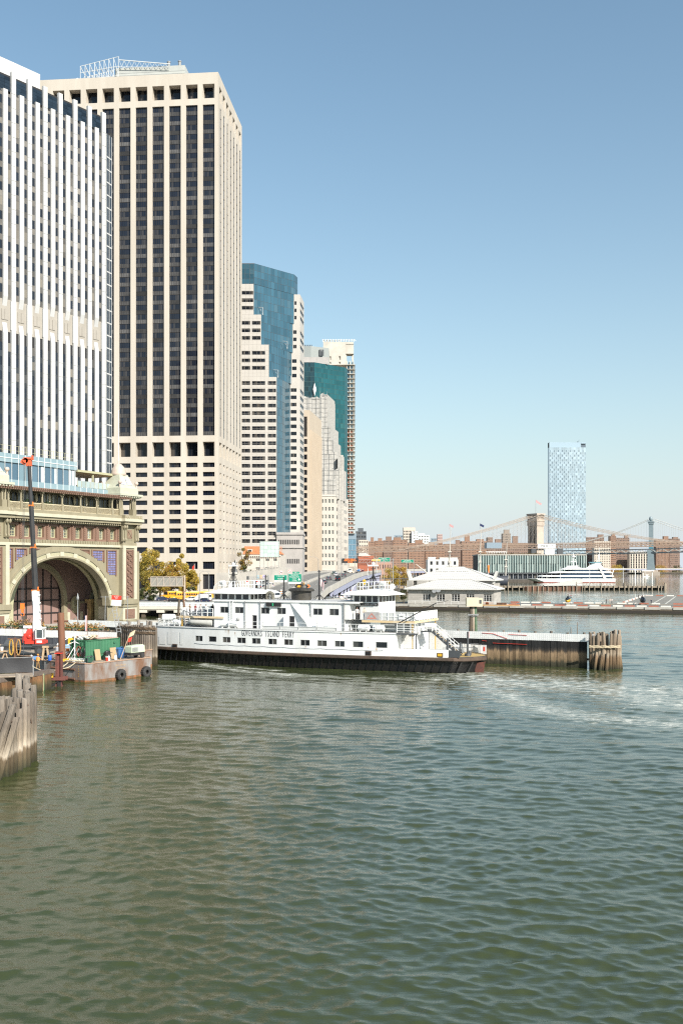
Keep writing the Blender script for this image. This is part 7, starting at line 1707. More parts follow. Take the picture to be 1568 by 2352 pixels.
# rope tangles on deck
o = MB(); r_ = random.Random(17)
for k in range(9): c0 = bl(r_.uniform(.2,1.2), r_.uniform(1.0,4.5), Z2+.06); o.path([c0+Vector((.6*math.cos(q*.8)*r_.uniform(.5,1.2), .35*math.sin(q*.8), .05*r_.random()+.02*k)) for q in range(9)], .05, 5)
A = Vector((-36.9,115.6,2.0))
def sag(a, b, s, n=10): return [Vector(a).lerp(Vector(b), i/n)-Vector((0,0,s*4*(i/n)*(1-i/n))) for i in range(n+1)]
o.path(sag(bl(.1,3.4,2.4), (-36.2,116.4,2.5), .9), .06, 6); o.path(sag(bl(.1,2.2,2.4), (-34.2,118,2.45), .6), .06, 6); tag(o.build('mooring_rope', [M_rope]), 'slack tan mooring ropes looped from the barge corner to the girder', 'rope')
# brown spud pile
sp_ = gobj('steel_pile', 'tall rusty brown pipe pile with a cross pin standing at the barge corner', 'pile', bl(.55,5.1,0), 0, [('pipe', mat('spud_rust', (.13,.055,.035), .75, col2=(.22,.10,.05), scale=.8, stretch=3), lambda m: m.tube((.1,0,-3),(-.3,0,8.35),.42,.42,14)), ('cross_pin', M_rust, lambda m: m.tube((-1.15,0,7.3),(.65,0,7.3),.13,.13,8)), ('yellow_collar', M_yellow, lambda m: m.box(-.7,.75,-.6,.6,2.35,2.65))])
# white davit frames
gobj('davit_frame', 'white forked tubular frame behind the brown pile', 'frame', bl(1.6,4.2,Z2), 0, [('tube', M_steelw, lambda m: (m.tube((0,0,0),(0,0,3.4),.08,.08,6), m.bar((0,0,3.4),(-1.1,0,2.9),.08), m.bar((0,0,3.4),(1.0,0,2.8),.08), m.bar((0,0,2.4),(-.9,0,2.0),.07), m.bar((0,0,2.4),(.9,0,2.0),.07), m.bar((0,0,1.8),(-1.0,-.3,.0),.07)))])
# crane
def crane():
    O = Vector((-41.2, 132.5, 2.34)); t = thing('mobile_crane', 'red and white mobile crane with long black telescopic boom on the barge', 'crane', O)
    c = MB(); c.box(-3.4,2.6,-1.1,1.1,.75,1.35,0); c.loft([[(-3.4,-1.2,1.36),(-1.2,-1.2,1.36),(-1.2,1.2,1.36),(-3.4,1.2,1.36)],[(-3.0,-1.0,2.1),(-1.5,-1.0,2.1),(-1.5,1.0,2.1),(-3.0,1.0,2.1)]], 0); c.box(-3.9,3.0,-1.35,1.35,1.1,1.3,0)
    for x in (-2.6,1.5): c.box(x-.95,x+.95,-1.45,-1.1,1.3,1.5,0)
    for k in range(4): c.box(-1.0,.3,-1.16,-1.105,.35+k*.25,.42+k*.25,0)
    c.build('carrier', [M_dgrey], t)
    for x in (-2.6, 1.5):
        for y in (-1.3, 1.0):
            w = MB(); w.tube((x,y-.15,.66),(x,y+.4,.66),.66,.66,18); w.tube((x,y-.17,.66),(x,y-.14,.66),.34,.3,12,1)
            for k in range(18): a = 2*math.pi*k/18; w.cbox((x+.66*math.cos(a),y+.12,.66+.66*math.sin(a)),.08,.5,.1,0,0,-a)
            w.build('wheel', [M_tyre, M_dgrey], t)
    for x in (-3.6, 2.8): b = MB(); b.box(x-.15,x+.15,-2.2,2.2,.55,.8); b.box(x-.15,x+.15,-2.25,-2.05,0,.56); b.build('outrigger', [M_dgrey], t)
    s = MB(); s.box(-.55,1.9,-1.15,1.0,1.55,1.95,0); s.box(-.7,.25,-1.1,1.1,1.96,2.9,0); s.loft([[(-.5,-1.0,2.9),(.2,-1.0,2.9),(.2,1.0,2.9),(-.5,1.0,2.9)],[(-.3,-.8,3.45),(.15,-.8,3.45),(.15,.8,3.45),(-.3,.8,3.45)]], 0); s.box(-.9,-.71,-.9,.9,1.7,2.6,0); s.ball((.0,-1.12,2.5),.3,.1,.3,8,5,0); s.build('turret', [M_red], t)
    cb = MB(); cb.box(.95,2.0,-1.5,-.2,1.55,2.2,0); cb.box(.98,1.98,-1.47,-.22,2.2,2.35,1)
    for x in (.98,1.86):
        for y in (-1.47,-.32): cb.box(x,x+.12,y,y+.1,2.35,3.6,1)
    cb.box(.92,2.04,-1.52,-.18,3.6,3.74,1); cb.box(.98,1.98,-1.47,-.22,3.45,3.6,1); cb.build('cab', [M_red, M_white], t)
    g = MB(); g.box(1.08,1.88,-1.44,-.3,2.36,3.44); g.build('cab_glass', [mat('cab_glass', (.07,.09,.095), .08, spec=.7)], t)
    pl = MB(); pl.box(1.15,1.85,-1.54,-1.505,1.72,2.02); pl.build('white_plate', [M_white], t)
    p0 = Vector((.75,.3,2.6)); p1 = Vector((-.62,.9,26.0)); D = (p1-p0)
    def sec(f0, f1, w, nm, m): b = MB(); b.loft([[Vector(p0+D*f)+Vector(v) for v in ((-w,-w,0),(0,-w*1.25,0),(w,-w,0),(w,w,0),(-w,w,0))] for f in (f0, f1)], 0, False); b.build(nm, [m], t)
    sec(0,.255,.40,'boom_section',mat('boom_white', (.68,.67,.66), .4, col2=(.56,.55,.54), scale=.8)); sec(.25,.50,.30,'boom_section',M_black); sec(.495,.74,.25,'boom_section',M_black); sec(.735,.97,.2,'boom_section',M_black)
    for f, w in ((.255,.41),(.50,.32),(.74,.27)): q = MB(); q.cbox(p0+D*f, w*2.1, w*2.1, .18); q.cbox(p0+D*f+Vector((w,-.2,.25)),.14,.14,.5); q.build('boom_collar', [M_orange], t)
    h = MB(); q = p0+D*.985; h.cbox(q,.7,.5,.9); h.cbox(q+Vector((-.1,0,.55)),1.2,.5,.35); h.cbox(q+Vector((.45,0,.7)),.2,.4,.6); h.cbox(q+Vector((-.75,0,.15)),.7,.12,.6,0,0,.5); h.tube(q+Vector((-.4,-.25,.3)),q+Vector((-.4,.25,.3)),.35,.35,12); h.build('boom_head', [mat('red_orange', (.62,.11,.04), .5)], t)
    r_ = MB(); a = p0+D*.03+Vector((-.35,-.6,-.4)); b = p0+D*.13+Vector((-.1,-.55,0)); r_.tube(a-Vector((-.15,0,.9)), a.lerp(b,.6), .24, .24, 10); r_.tube(a.lerp(b,.6), p0+D*.2+Vector((-.1,-.5,0)), .15, .15, 8); r_.build('lift_ram', [M_white], t)
    bb = MB()
    for k in range(5): bb.cbox(p0+D*(.05+k*.045)+Vector((.5,-.2,0)),.3,.2,.14)
    bb.cbox(p0+D*.04+Vector((-1.1,-.5,.2)),1.2,.12,.35); bb.build('boom_fitting', [M_steelw], t)
    hk = Vector((XD(50.5,132)-O.x, -.2, 6.3)); tip = q+Vector((-.6,0,0))
    w = MB()
    for d in (-.12,.0,.12): w.tube(tip+Vector((d,0,0)), hk+Vector((d,0,.5)), .014, .014, 4)
    w.tube(hk-Vector((0,0,1.0)), Vector((.9,-6,.4)), .03, .03, 4); w.build('hoist_cable', [M_dgrey], t)
    k = MB(); k.cbox(hk+Vector((0,0,.35)),.5,.3,.45); k.cbox(hk+Vector((0,0,-.05)),.55,.3,.35); k.cbox(hk+Vector((0,0,-.45)),.3,.25,.4)
    k.path([hk+Vector((.22*math.cos(a),0,-.9+.24*math.sin(a))) for a in [1.6-i*.6 for i in range(9)]], .06, 6); k.build('hook_block', [M_orange], t)
crane()
# foreground girder, sheet piles, tarp fence and workers' gear
GD0, GD1 = Vector((-33.9, 115.6, 0)), Vector((-39.0, 98.0, 0)); gdir = (GD1-GD0).normalized(); grz = math.atan2(gdir.y, gdir.x)
cf = thing('cofferdam', 'rusty sheet pile cofferdam with a grey steel girder along its top', 'cofferdam', GD0, grz)
q = MB(); q.box(-.6,17,-.35,.35,1.7,2.15,0); q.build('girder', [mat('weathered_girder', (.15,.125,.105), .8, col2=(.09,.06,.045), scale=1.5)], cf)
m = MB()
for x0, y0, x1, y1 in ((0,.22,.14,.5),(.14,.5,.5,.5),(.5,.5,.64,.22),(.64,.22,.94,.22)): m.quad((x0,y0,-3),(x1,y1,-3),(x1,y1,1.68),(x0,y0,1.68))
me = m.mesh('sheet_pile', [tide_mat('sheet_pile_rust', [(0,(.03,.028,.018)),(.7,(.07,.055,.03)),(1.3,(.16,.085,.04)),(2.2,(.13,.075,.045)),(6,(.12,.06,.04))], scale=1, stretch=8)])
for k in range(16): inst(me, 'sheet_pile', cf, (.3+k*.95, .1, 0))
q = MB(); q.tube((2.1,.66,-.5),(2.1,.66,1.9),.05,.05,6,0); q.tube((2.25,.66,-.5),(2.25,.66,1.9),.05,.05,6,1); q.build('coloured_pole', [mat('green_pole', (.05,.22,.1), .6), M_tan], cf)
for x, y, z, l, a in ((1.5,-2.0,1.4,5,R(20)),(3,-3.2,1.1,6,R(10)),(4.5,-1.6,1.7,4,R(40)),(2.2,-4.6,2.2,7,R(-12))):
    q = MB(); q.T = TR(x, y, z, a); q.box(0,l,-.2,.2,.32,.36); q.box(0,l,-.2,.2,0,.04); q.box(0,l,-.02,.02,.04,.32); q.build('steel_beam', [M_rust], cf)
fx_ = thing('pile_guide', 'red brown steel beam guide frame standing in the water by the barge', 'frame', (-33.2, 117.2, 0))
q = MB()
for x in (-.35,.25): q.box(x,x+.12,-.3,.3,-2,4.1)
q.box(-.24,.26,-.04,.04,-2,4.1); q.build('upright_beam', [mat('red_lead', (.17,.055,.04), .8, col2=(.10,.04,.035), scale=2)], fx_)
q = MB(); q.box(-2.2,.9,-.6,-.35,.75,1.15); q.box(-2.2,.9,.35,.6,.75,1.15); q.box(-2.2,-1.9,-.6,.6,.7,1.9); q.build('cross_beam', [mat('red_lead', (0,0,0))], fx_)
q = MB(); q.box(-2.1,-1.7,-.2,.2,-2,.7); q.box(-.1,.3,-.35,-.31,-2,.7); q.bar((-1.2,-.4,-.2),(.1,-.4,.7),.14); q.build('leg', [M_black], fx_)
q = MB(); q.box(-.85,-.5,-.8,-.62,1.1,1.7); q.box(-.95,-.8,-.75,-.65,.9,1.4); q.build('clamp', [M_yellow], fx_)
q = MB(); q.box(-.45,.4,-.34,.34,3.85,3.95); q.build('red_tape', [M_red], fx_)
tf = thing('tarp_fence', 'black tarpaulin screen stretched on a frame at the left edge', 'screen', (-34.3, 110.6, 0), R(199))
q = MB(); n = 14
q.add([(x*.6, .05*math.sin(x*1.7), 2.35) for x in range(n)]+[(x*.6, -.1+.09*math.sin(x*1.3+1), 3.2+.03*math.sin(x)) for x in range(n)]+[(x*.6, .04*math.sin(x*2.1), 4.0-.08*abs(math.sin(x*.8))) for x in range(n)], [(i,i+1,i+n+1,i+n) for i in range(n-1)]+[(i+n,i+n+1,i+2*n+1,i+2*n) for i in range(n-1)], 0, True); q.build('tarp', [mat('black_tarp', (.03,.03,.033), .6, bump=.3, scale=1)], tf)
q = MB(); q.bar((-.1,0,2.0),(-.1,0,4.1),.08); q.bar((0,.02,4.02),(8,.02,4.0),.05); q.build('frame', [M_grey], tf)
q = MB(); q.box(0,8,.3,3.2,2.2,2.3); q.build('platform', [M_bdeck], tf)
# deck clutter on the crane barge, each its own thing
gobj('work_table', 'timber trestle work table at the left of the crane', 'table', Vector((-43.4,126.0,2.34)), .2, [('top', M_tan, lambda m: m.box(-1.5,1.2,-.4,.4,1.0,1.1)), ('leg', M_tan, lambda m: [m.bar((x,-.3,0),(x+.35,.1,1.0),.12) for x in (-1.2,.5)]+[m.bar((x+.7,-.3,0),(x+.35,.1,1.0),.12) for x in (-1.2,.5)])])
gobj('red_tank', 'small red air tank under the trestle table', 'tank', Vector((-43.6,125.2,2.34)), .1, [('tank', M_red, lambda m: (m.tube((-.45,0,.32),(.45,0,.32),.25,.25,12), m.ball((-.45,0,.32),.15,.25,.25), m.ball((.45,0,.32),.15,.25,.25))), ('foot', M_dgrey, lambda m: (m.box(-.35,-.2,-.2,.2,0,.15), m.box(.2,.35,-.2,.2,0,.15)))])
gobj('orange_crate', 'orange slatted crate on the trestle table', 'crate', Vector((-44.2,126.0,3.46)), .2, [('slat', M_orange, lambda m: [m.box(-.6+k*.16,-.48+k*.16,-.3,.3,0,.5) for k in range(8)])])
gobj('white_drum', 'white bucket on the trestle table end', 'bucket', Vector((-43.0,126.2,3.46)), .2, [('pail', M_white, lambda m: m.lathe([(.17,0),(.22,.4),(.22,.45)], n=12))])
def hank(x, z, m_): 
    o = MB(); r_ = random.Random(int(x*10))
    for k in range(12): rx = .26+r_.uniform(-.06,.06); P = [Vector((rx*math.cos(a)+r_.uniform(-.03,.03), r_.uniform(-.12,.12), -.95+.98*math.sin(a)*r_.uniform(.92,1.05))) for a in [2*math.pi*i/14 for i in range(15)]]; o.path(P, .032, 4)
    return o
for i, (x, m_, la) in enumerate(((-41.6,mat('yellow_hose', (.50,.30,.06), .6),'left hank of yellow hose hung before the crane'),(-40.7,mat('tan_hose', (.40,.22,.07), .6),'right hank of brown hose hung before the crane'))): q = hank(x, 0, m_).build('hose_hank', [m_]); q.location = (x,125.6,4.85); tag(q, la, 'hose')
gobj('hose_rack', 'rusty post rack holding the hanks of hose', 'rack', Vector((-41.2,125.8,2.34)), 0, [('post', M_rust, lambda m: (m.box(-.1,.1,-.1,.1,0,2.8), m.box(-.9,.9,-.06,.06,2.55,2.7)))])
gobj('blue_tarp', 'crumpled blue tarpaulin on the deck below the crane', 'tarpaulin', Vector((-38.6,125.8,2.34)), 0, [('sheet', mat('blue_tarp', (.10,.22,.42), .7), lambda m: (m.ball((0,0,.15),.7,.5,.32,9,5), m.ball((.5,.1,.1),.4,.4,.3,8,5)))])
gobj('blue_drum', 'small blue drum beside the timber stands', 'drum', Vector((-36.4,124.4,2.34)), 0, [('drum', mat('bright_blue', (.03,.12,.5), .4), lambda m: m.lathe([(.22,0),(.24,.05),(.24,.65),(.2,.7)], n=12))])
gobj('timber_stand', 'pair of pale timber stands in front of the crane wheel', 'stand', Vector((-37.0,125.0,2.34)), 0, [('timber', M_tan, lambda m: (m.bar((-.5,0,0),(-.3,0,1.6),.22), m.bar((.35,0,0),(.1,0,1.5),.2), m.box(-.5,.3,-.15,.15,1.55,1.8)))])
gobj('tool_bench', 'cluttered bench with orange tools behind the brown pile', 'table', Vector((-34.4,126.8,2.34)), .3, [('top', M_tan, lambda m: m.box(-.9,1.0,-.35,.35,.95,1.02)), ('tools', [M_orange, M_dgrey, M_white], lambda m: (m.box(-.6,-.2,-.2,.2,1.02,1.3,0), m.box(-.1,.3,-.25,.1,1.02,1.5,1), m.cbox((.6,0,1.2),.4,.3,.36,2), m.cbox((-.1,.2,.5),.6,.3,.4,0))), ('leg', M_dgrey, lambda m: [m.bar((x,y,0),(x,y,.95),.07) for x in (-.8,.9) for y in (-.3,.3)])])
gobj('welding_set', 'grey and blue machine with draped cloth behind the workers', 'machine', Vector((-35.4,128.6,2.34)), .2, [('case', M_grey, lambda m: m.box(-.7,.7,-.4,.4,.2,1.5)), ('cloth', mat('blue_cloth', (.22,.36,.5), .9), lambda m: m.loft([[(-.75,-.45,1.2),(.4,-.45,1.3),(.4,.45,1.3),(-.75,.45,1.2)],[(-.6,-.3,1.65),(.3,-.3,1.75),(.3,.3,1.75),(-.6,.3,1.65)]])), ('arm', M_steelw, lambda m: (m.bar((-1.2,0,1.8),(.8,0,2.9),.1), m.bar((-.9,.2,0),(-1.0,.2,2.0),.08)))])
gobj('yellow_box', 'yellow box standing on the machine behind the workers', 'box', Vector((-34.9,128.6,4.1)), .2, [('box', M_yellow, lambda m: m.box(-.35,.35,-.3,.3,0,.75)), ('hole', M_dark, lambda m: m.box(-.12,.12,-.32,-.305,.25,.45))])
# ---------------------------------------------------------------- vehicles
def car_paint(n, c): return mat('car_paint_'+n, c, .28, spec=.6)
M_head = mat('headlight_lens', (.7,.7,.65), .15); M_tail = mat('tail_lens', (.45,.02,.02), .2); M_rim = mat('wheel_rim', (.35,.35,.36), .35, .6)
def make_car(paint, suv=False):
    t = bpy.data.objects.new('parked_car', None); COL.objects.link(t)
    L_, Wd = (4.7, 1.85); h0, h1 = (.95, 1.45) if not suv else (1.05, 1.75)
    pr = [(-L_/2,.45),(-L_/2+.05,.8),(-1.9,h0),(1.0 if not suv else 1.1,h0-.02),(L_/2-.15,.78),(L_/2,.5),(L_/2-.05,.25),(-L_/2+.05,.25)]
    b = MB(); b.loft([[(x,y*(1 if i else .94),z) for x,z in pr] for i,y in ((0,-Wd/2),(1,-Wd/2+.06),(1,Wd/2-.06),(0,Wd/2))], 0); b.build('body', [paint], t)
    rr = (-1.95 if suv else -1.75); q = MB()
    lo = [(rr,-.83,h0),(1.15,-.83,h0),(1.15,.83,h0),(rr,.83,h0)]; hi = [(rr+.35,-.66,h1-.06),(.25,-.66,h1-.06),(.25,.66,h1-.06),(rr+.35,.66,h1-.06)]
    q.loft([lo, hi]); q.build('windows', [M_cglass], t)
    r_ = MB(); r_.loft([[(rr+.3,-.69,h1-.06),(.3,-.69,h1-.06),(.3,.69,h1-.06),(rr+.3,.69,h1-.06)],[(rr+.5,-.58,h1),(.1,-.58,h1),(.1,.58,h1),(rr+.5,.58,h1)]])
    for x in (rr+.05, -.35, 1.1):
        for s in (-1, 1): r_.bar((x,s*.83,h0),(x+(.3 if x < -.5 else (-.1 if x < 0 else -.82)),s*.67,h1-.05),.09)
    r_.build('roof', [paint], t)
    w = MB(); w.tube((0,-.12,0),(0,.12,0),.33,.33,12,0); w.tube((0,-.13,0),(0,.13,0),.19,.19,8,1); me = w.mesh('wheel', [M_tyre, M_rim])
    for x in (-1.45, 1.42):
        for y in (-.84, .84): inst(me, 'wheel', t, (x,y,.33))
    for y in (-.65, .65):
        l = MB(); l.cbox((2.27,y,.68),.12,.35,.14); l.build('headlight', [M_head], t); l = MB(); l.cbox((-2.33,y,.78),.08,.36,.16); l.build('taillight', [M_tail], t)
    return t
car0 = make_car(car_paint('base', (.5,.5,.5))); suv0 = make_car(car_paint('base', (.5,.5,.5)), True)
used = set()
def car(label, p, rz, col, suv=False, cat='car', group=None, extra=None):
    src = suv0 if suv else car0; key = 'S' if suv else 'C'
    if key not in used: used.add(key); o = src
    else: o = src.copy(); COL.objects.link(o); [k for k in map(lambda c: cp_child(c, o), list(src.children))]
    o.location = p; o.rotation_euler = (0,0,rz); tag(o, label, cat, group); o.name = 'car' if suv is False else 'sport_utility_car'
    m = car_paint(col[0], col[1])
    for c in o.children:
        if c.name.split('.')[0] in ('body', 'roof'): c.material_slots[0].link = 'OBJECT'; c.material_slots[0].material = m
    if extra: extra(o)
    return o
def cp_child(c, par):
    d = c.copy(); COL.objects.link(d); d.parent = par; return d
WHT, BLK, SLV, GRY, YEL, DRD, NVY = ('white',(.72,.72,.70)), ('black',(.015,.015,.018)), ('silver',(.42,.43,.44)), ('grey',(.10,.105,.115)), ('taxi',(.75,.36,.02)), ('maroon',(.12,.025,.02)), ('navy',(.02,.03,.07))
def roofsign(o): m = MB(); m.box(-.5,-.2,-.35,.35,1.46,1.62); m.build('roof_sign', [M_white], o)
def up(Y, f): 
    p = hw_at(Y, f); q = hw_at(Y+6, f); d = q-p; return p, math.atan2(d.y, d.x)
gH = 'cars on the elevated road'
for lab, Y, f, away, col, suv, ex in (
    ('taxi cab, rear one of the two yellow cabs on the ramp', 331, .47, True, YEL, False, roofsign),
    ('taxi cab, front one of the two yellow cabs on the ramp', 341, .43, True, YEL, False, roofsign),
    ('dark grey car just ahead of the yellow cabs on the ramp', 352, .73, True, GRY, False, None),
    ('black car ahead on the ramp, right lane beside a grey car', 370, .86, True, BLK, True, None),
    ('grey car left of a black car on the ramp', 375, .68, True, GRY, False, None),
    ('dark car higher up the elevated road behind a silver car', 412, .80, True, GRY, False, None),
    ('silver car on the elevated road next to a dark car', 430, .62, True, SLV, False, None),
    ('dark green car coming down the far lanes of the elevated road', 470, .50, False, ('green',(.03,.06,.05)), False, None),
    ('white car behind the white van on the elevated road', 560, .74, True, WHT, False, None),
    ('maroon car on the far stretch of the elevated road', 640, .72, True, DRD, False, None),
    ('white car on the far stretch before the maroon car', 600, .50, True, WHT, False, None),
    ('silver car at the far bend of the elevated road', 780, .55, True, SLV, False, None),
    ('black car at the far bend next to the yellow tree', 790, .88, True, BLK, True, None),
    ('white car at the far bend left of the silver one', 850, .4, True, WHT, True, None),
    ('white sedan at the foot of the ramp by the orange barrel', 297, .36, False, WHT, True, None),
    ('black sedan at the foot of the ramp left of the white sedan', 296, .05, False, BLK, False, None),
    ('navy car at the foot of the ramp behind the ferry vent', 293, -.22, False, NVY, True, None)):
    p, a = up(Y, f); car(lab, p, a if away else a+math.pi, col, suv, 'taxi' if 'taxi' in lab else 'car', gH, ex)
gP = 'cars parked behind the ferry'
for lab, px, py, Y, rz, col, suv in (
    ('dark blue car with pale flank parked at the left of the school buses', 375, 1379, 338, 10, NVY, False),
    ('pale silver car beside the dark car left of the school buses', 360, 1380, 342, 15, SLV, False),
    ('black car in front of the first school bus', 403, 1384, 322, 5, BLK, False),
    ('white sedan in front of the middle school buses', 438, 1376, 336, 172, WHT, False),
    ('dark blue car by the lamp post below the last school bus', 466, 1381, 322, 175, NVY, False),
    ('black car hidden behind the first buses', 416, 1367, 350, 5, BLK, False),
    ('black sport utility car in the car park right of the funnel', 758, 1374, 330, 15, BLK, True),
    ('dark blue car behind the black sport utility car', 767, 1372, 336, 20, NVY, True),
    ('white car in the car park right of the black cars', 776, 1373, 334, 10, WHT, False),
    ('white car parked under the elevated road by the shrubs', 786, 1357, 360, 80, WHT, False),
    ('white van like car half hidden by the right pilothouse', 806, 1374, 330, 70, WHT, True),
    ('dark car in the lot left of the ramp', 596, 1352, 330, 120, BLK, False),
    ('white car in the lot left of the ramp', 609, 1350, 334, 110, WHT, True),
    ('silver car in the lot left of the ramp behind the others', 622, 1349, 338, 100, SLV, False)):
    z = 2.64 if py > 1355 else ZD(py, Y); car(lab, (XD(px, Y), Y, z), R(rz), col, suv, 'car', gP)
# school buses
M_bus = mat('school_bus_yellow', (.78,.36,.02), .4)
def make_bus():
    t = bpy.data.objects.new('school_bus', None); COL.objects.link(t); L_, w = 9.6, 1.2
    b = MB(); b.loft([[(x,y,z) for y,z in ((-w,.55),(-w,2.6),(-w*.8,3.0),(w*.8,3.0),(w,2.6),(w,.55))] for x in (-L_/2, L_/2-1.9)], 0); b.build('body', [M_bus], t)
    h = MB(); h.loft([[(L_/2-1.9,-1.05,.6),(L_/2-1.9,1.05,.6),(L_/2-1.9,1.05,1.75),(L_/2-1.9,-1.05,1.75)],[(L_/2,-.9,.6),(L_/2,.9,.6),(L_/2,.9,1.4),(L_/2,-.9,1.4)]], 0); h.build('bonnet', [M_bus], t)
    m = MB(); m.quad((0,0,0),(.62,0,0),(.62,0,.62),(0,0,.62)); me = m.mesh('side_window', [M_cglass])
    for k in range(9):
        inst(me, 'side_window', t, (-L_/2+.4+k*.78,-w-.012,1.85)); inst(me, 'side_window', t, (-L_/2+1.02+k*.78,w+.012,1.85), R(180))
    q = MB(); q.quad((L_/2-1.885,-1.05,1.8),(L_/2-1.885,1.05,1.8),(L_/2-1.885,.95,2.65),(L_/2-1.885,-.95,2.65)); q.quad((-L_/2-.012,.9,1.8),(-L_/2-.012,-.9,1.8),(-L_/2-.012,-.9,2.5),(-L_/2-.012,.9,2.5)); q.build('windscreen', [M_cglass], t)
    r_ = MB(); r_.box(-L_/2+.3,L_/2-2.3,-.85,.85,3.0,3.03); r_.build('white_roof', [M_white], t)
    s = MB()
    for z in (1.1,1.65): s.box(-L_/2,L_/2-1.95,-w-.03,-w-.012,z,z+.07); s.box(-L_/2,L_/2-1.95,w+.012,w+.03,z,z+.07)
    s.box(L_/2-1.88,L_/2-1.86,-.7,.7,2.7,2.95); s.box(L_/2+.002,L_/2+.12,-1.1,1.1,.5,.75); s.build('black_trim', [M_black], t)
    wm = MB(); wm.tube((0,-.15,0),(0,.15,0),.48,.48,12,0); wm.tube((0,-.16,0),(0,.16,0),.25,.25,8,1); me = wm.mesh('wheel', [M_tyre, M_yellow])
    for x in (-2.6, 3.4):
        for y in (-1.08, 1.08): inst(me, 'wheel', t, (x,y,.48))
    for y in (-.75,.75): l = MB(); l.tube((L_/2+.005,y,1.05),(L_/2+.05,y,1.05),.14,.14,10); l.build('headlight', [M_head], t)
    return t
bus0 = make_bus()
for i, (px, Y, rz, lab) in enumerate(((398,347,230,'leftmost school bus seen from its front'),(480-2,344,187,'yellow school bus with its long side in view, second from the left'),(0,0,0,''),(0,0,0,''))):
    pass
for i, (px, Y, rz, lab) in enumerate(((396,350,228,'yellow school bus at the left end of the row, seen nose on'),(423,340,200,'second yellow school bus from the left, the nearest, with its whole side showing'),(454,349,203,'third yellow school bus from the left, partly behind the second'),(487,356,205,'last yellow school bus on the right, half hidden by the ferry'))):
    o = bus0 if i == 0 else bus0.copy()
    if i: COL.objects.link(o); [cp_child(c, o) for c in bus0.children]
    o.location = (XD(px, Y), Y, 2.63); o.rotation_euler = (0,0,R(rz)); tag(o, lab, 'school bus', 'row of yellow school buses')
def van(name, label, p, rz, flat=False, paint=M_white):
    t = thing(name, label, 'van' if not flat else 'truck', p, rz)
    b = MB(); b.loft([[(x,y,z) for y,z in ((-1,.5),(-1,1.9),(-.85,2.35),(.85,2.35),(1,1.9),(1,.5))] for x in (-2.8,1.3)] if not flat else [[(x,y,z) for y,z in ((-1,.6),(-1,1.0),(1,1.0),(1,.6))] for x in (-3.2,1.0)]); b.build('body', [paint if not flat else M_dgrey], t)
    c = MB(); c.loft([[(1.31 if not flat else 1.0,-1,.5),(1.31 if not flat else 1.0,1,.5),(1.31 if not flat else 1.0,.9,2.2),(1.31 if not flat else 1.0,-.9,2.2)],[(2.7,-.95,.5),(2.7,.95,.5),(2.6,.9,1.25),(2.6,-.9,1.25)]]); c.build('cab', [paint], t)
    g = MB(); g.quad((-2.815,.8,1.4),(-2.815,-.8,1.4),(-2.815,-.75,2.1),(-2.815,.75,2.1)) if not flat else g.box(.9,.99,-.8,.8,1.4,2.0)
    g.box(-2.5,1.2,-1.02,-1.003,1.35,1.9) if not flat else g.box(-3,-1,-.7,.7,1.01,2.0); g.build('rear_window' if not flat else 'load', [M_cglass if not flat else M_blue], t)
    for x in (-1.8,1.8):
        for y in (-.9,.9): w = MB(); w.tube((x,y-.12,.36),(x,y+.12,.36),.36,.36,12); w.build('wheel', [M_tyre], t)
p, a = up(545, .62); van('minibus', 'white minibus van heading up the elevated road', p, a)
p, a = up(540, .80); van('flatbed_truck', 'flatbed truck with a blue load beside the white minibus', p, a, True)
van('white_van', 'white van parked in front of the last school bus', (XD(466,336),336,2.63), R(160))

# ---------------------------------------------------------------- people: one skinned body per pose
def body_mesh(name, joints, edges, rad, zcut):
    """joints -> skin surface; faces get slots by height: shoes/trousers/top/skin/hair"""
    me = bpy.data.meshes.new('b'); me.from_pydata(joints, edges, []); o = bpy.data.objects.new('b', me); COL.objects.link(o)
    s = o.modifiers.new('s', 'SKIN'); u = o.modifiers.new('u', 'SUBSURF'); u.levels = 1
    for v, r in zip(me.skin_vertices[0].data, rad): v.radius = r if isinstance(r, tuple) else (r, r)
    me.skin_vertices[0].data[0].use_root = True
    dg = bpy.context.evaluated_depsgraph_get(); m2 = bpy.data.meshes.new_from_object(o.evaluated_get(dg)); bpy.data.objects.remove(o); m2.name = name
    m2.materials.clear()
    for q in ('shoe','trousers','top','skin','hair'): m2.materials.append(M_skin)
    for p in m2.polygons: p.material_index = zcut(p.center); p.use_smooth = True
    return m2
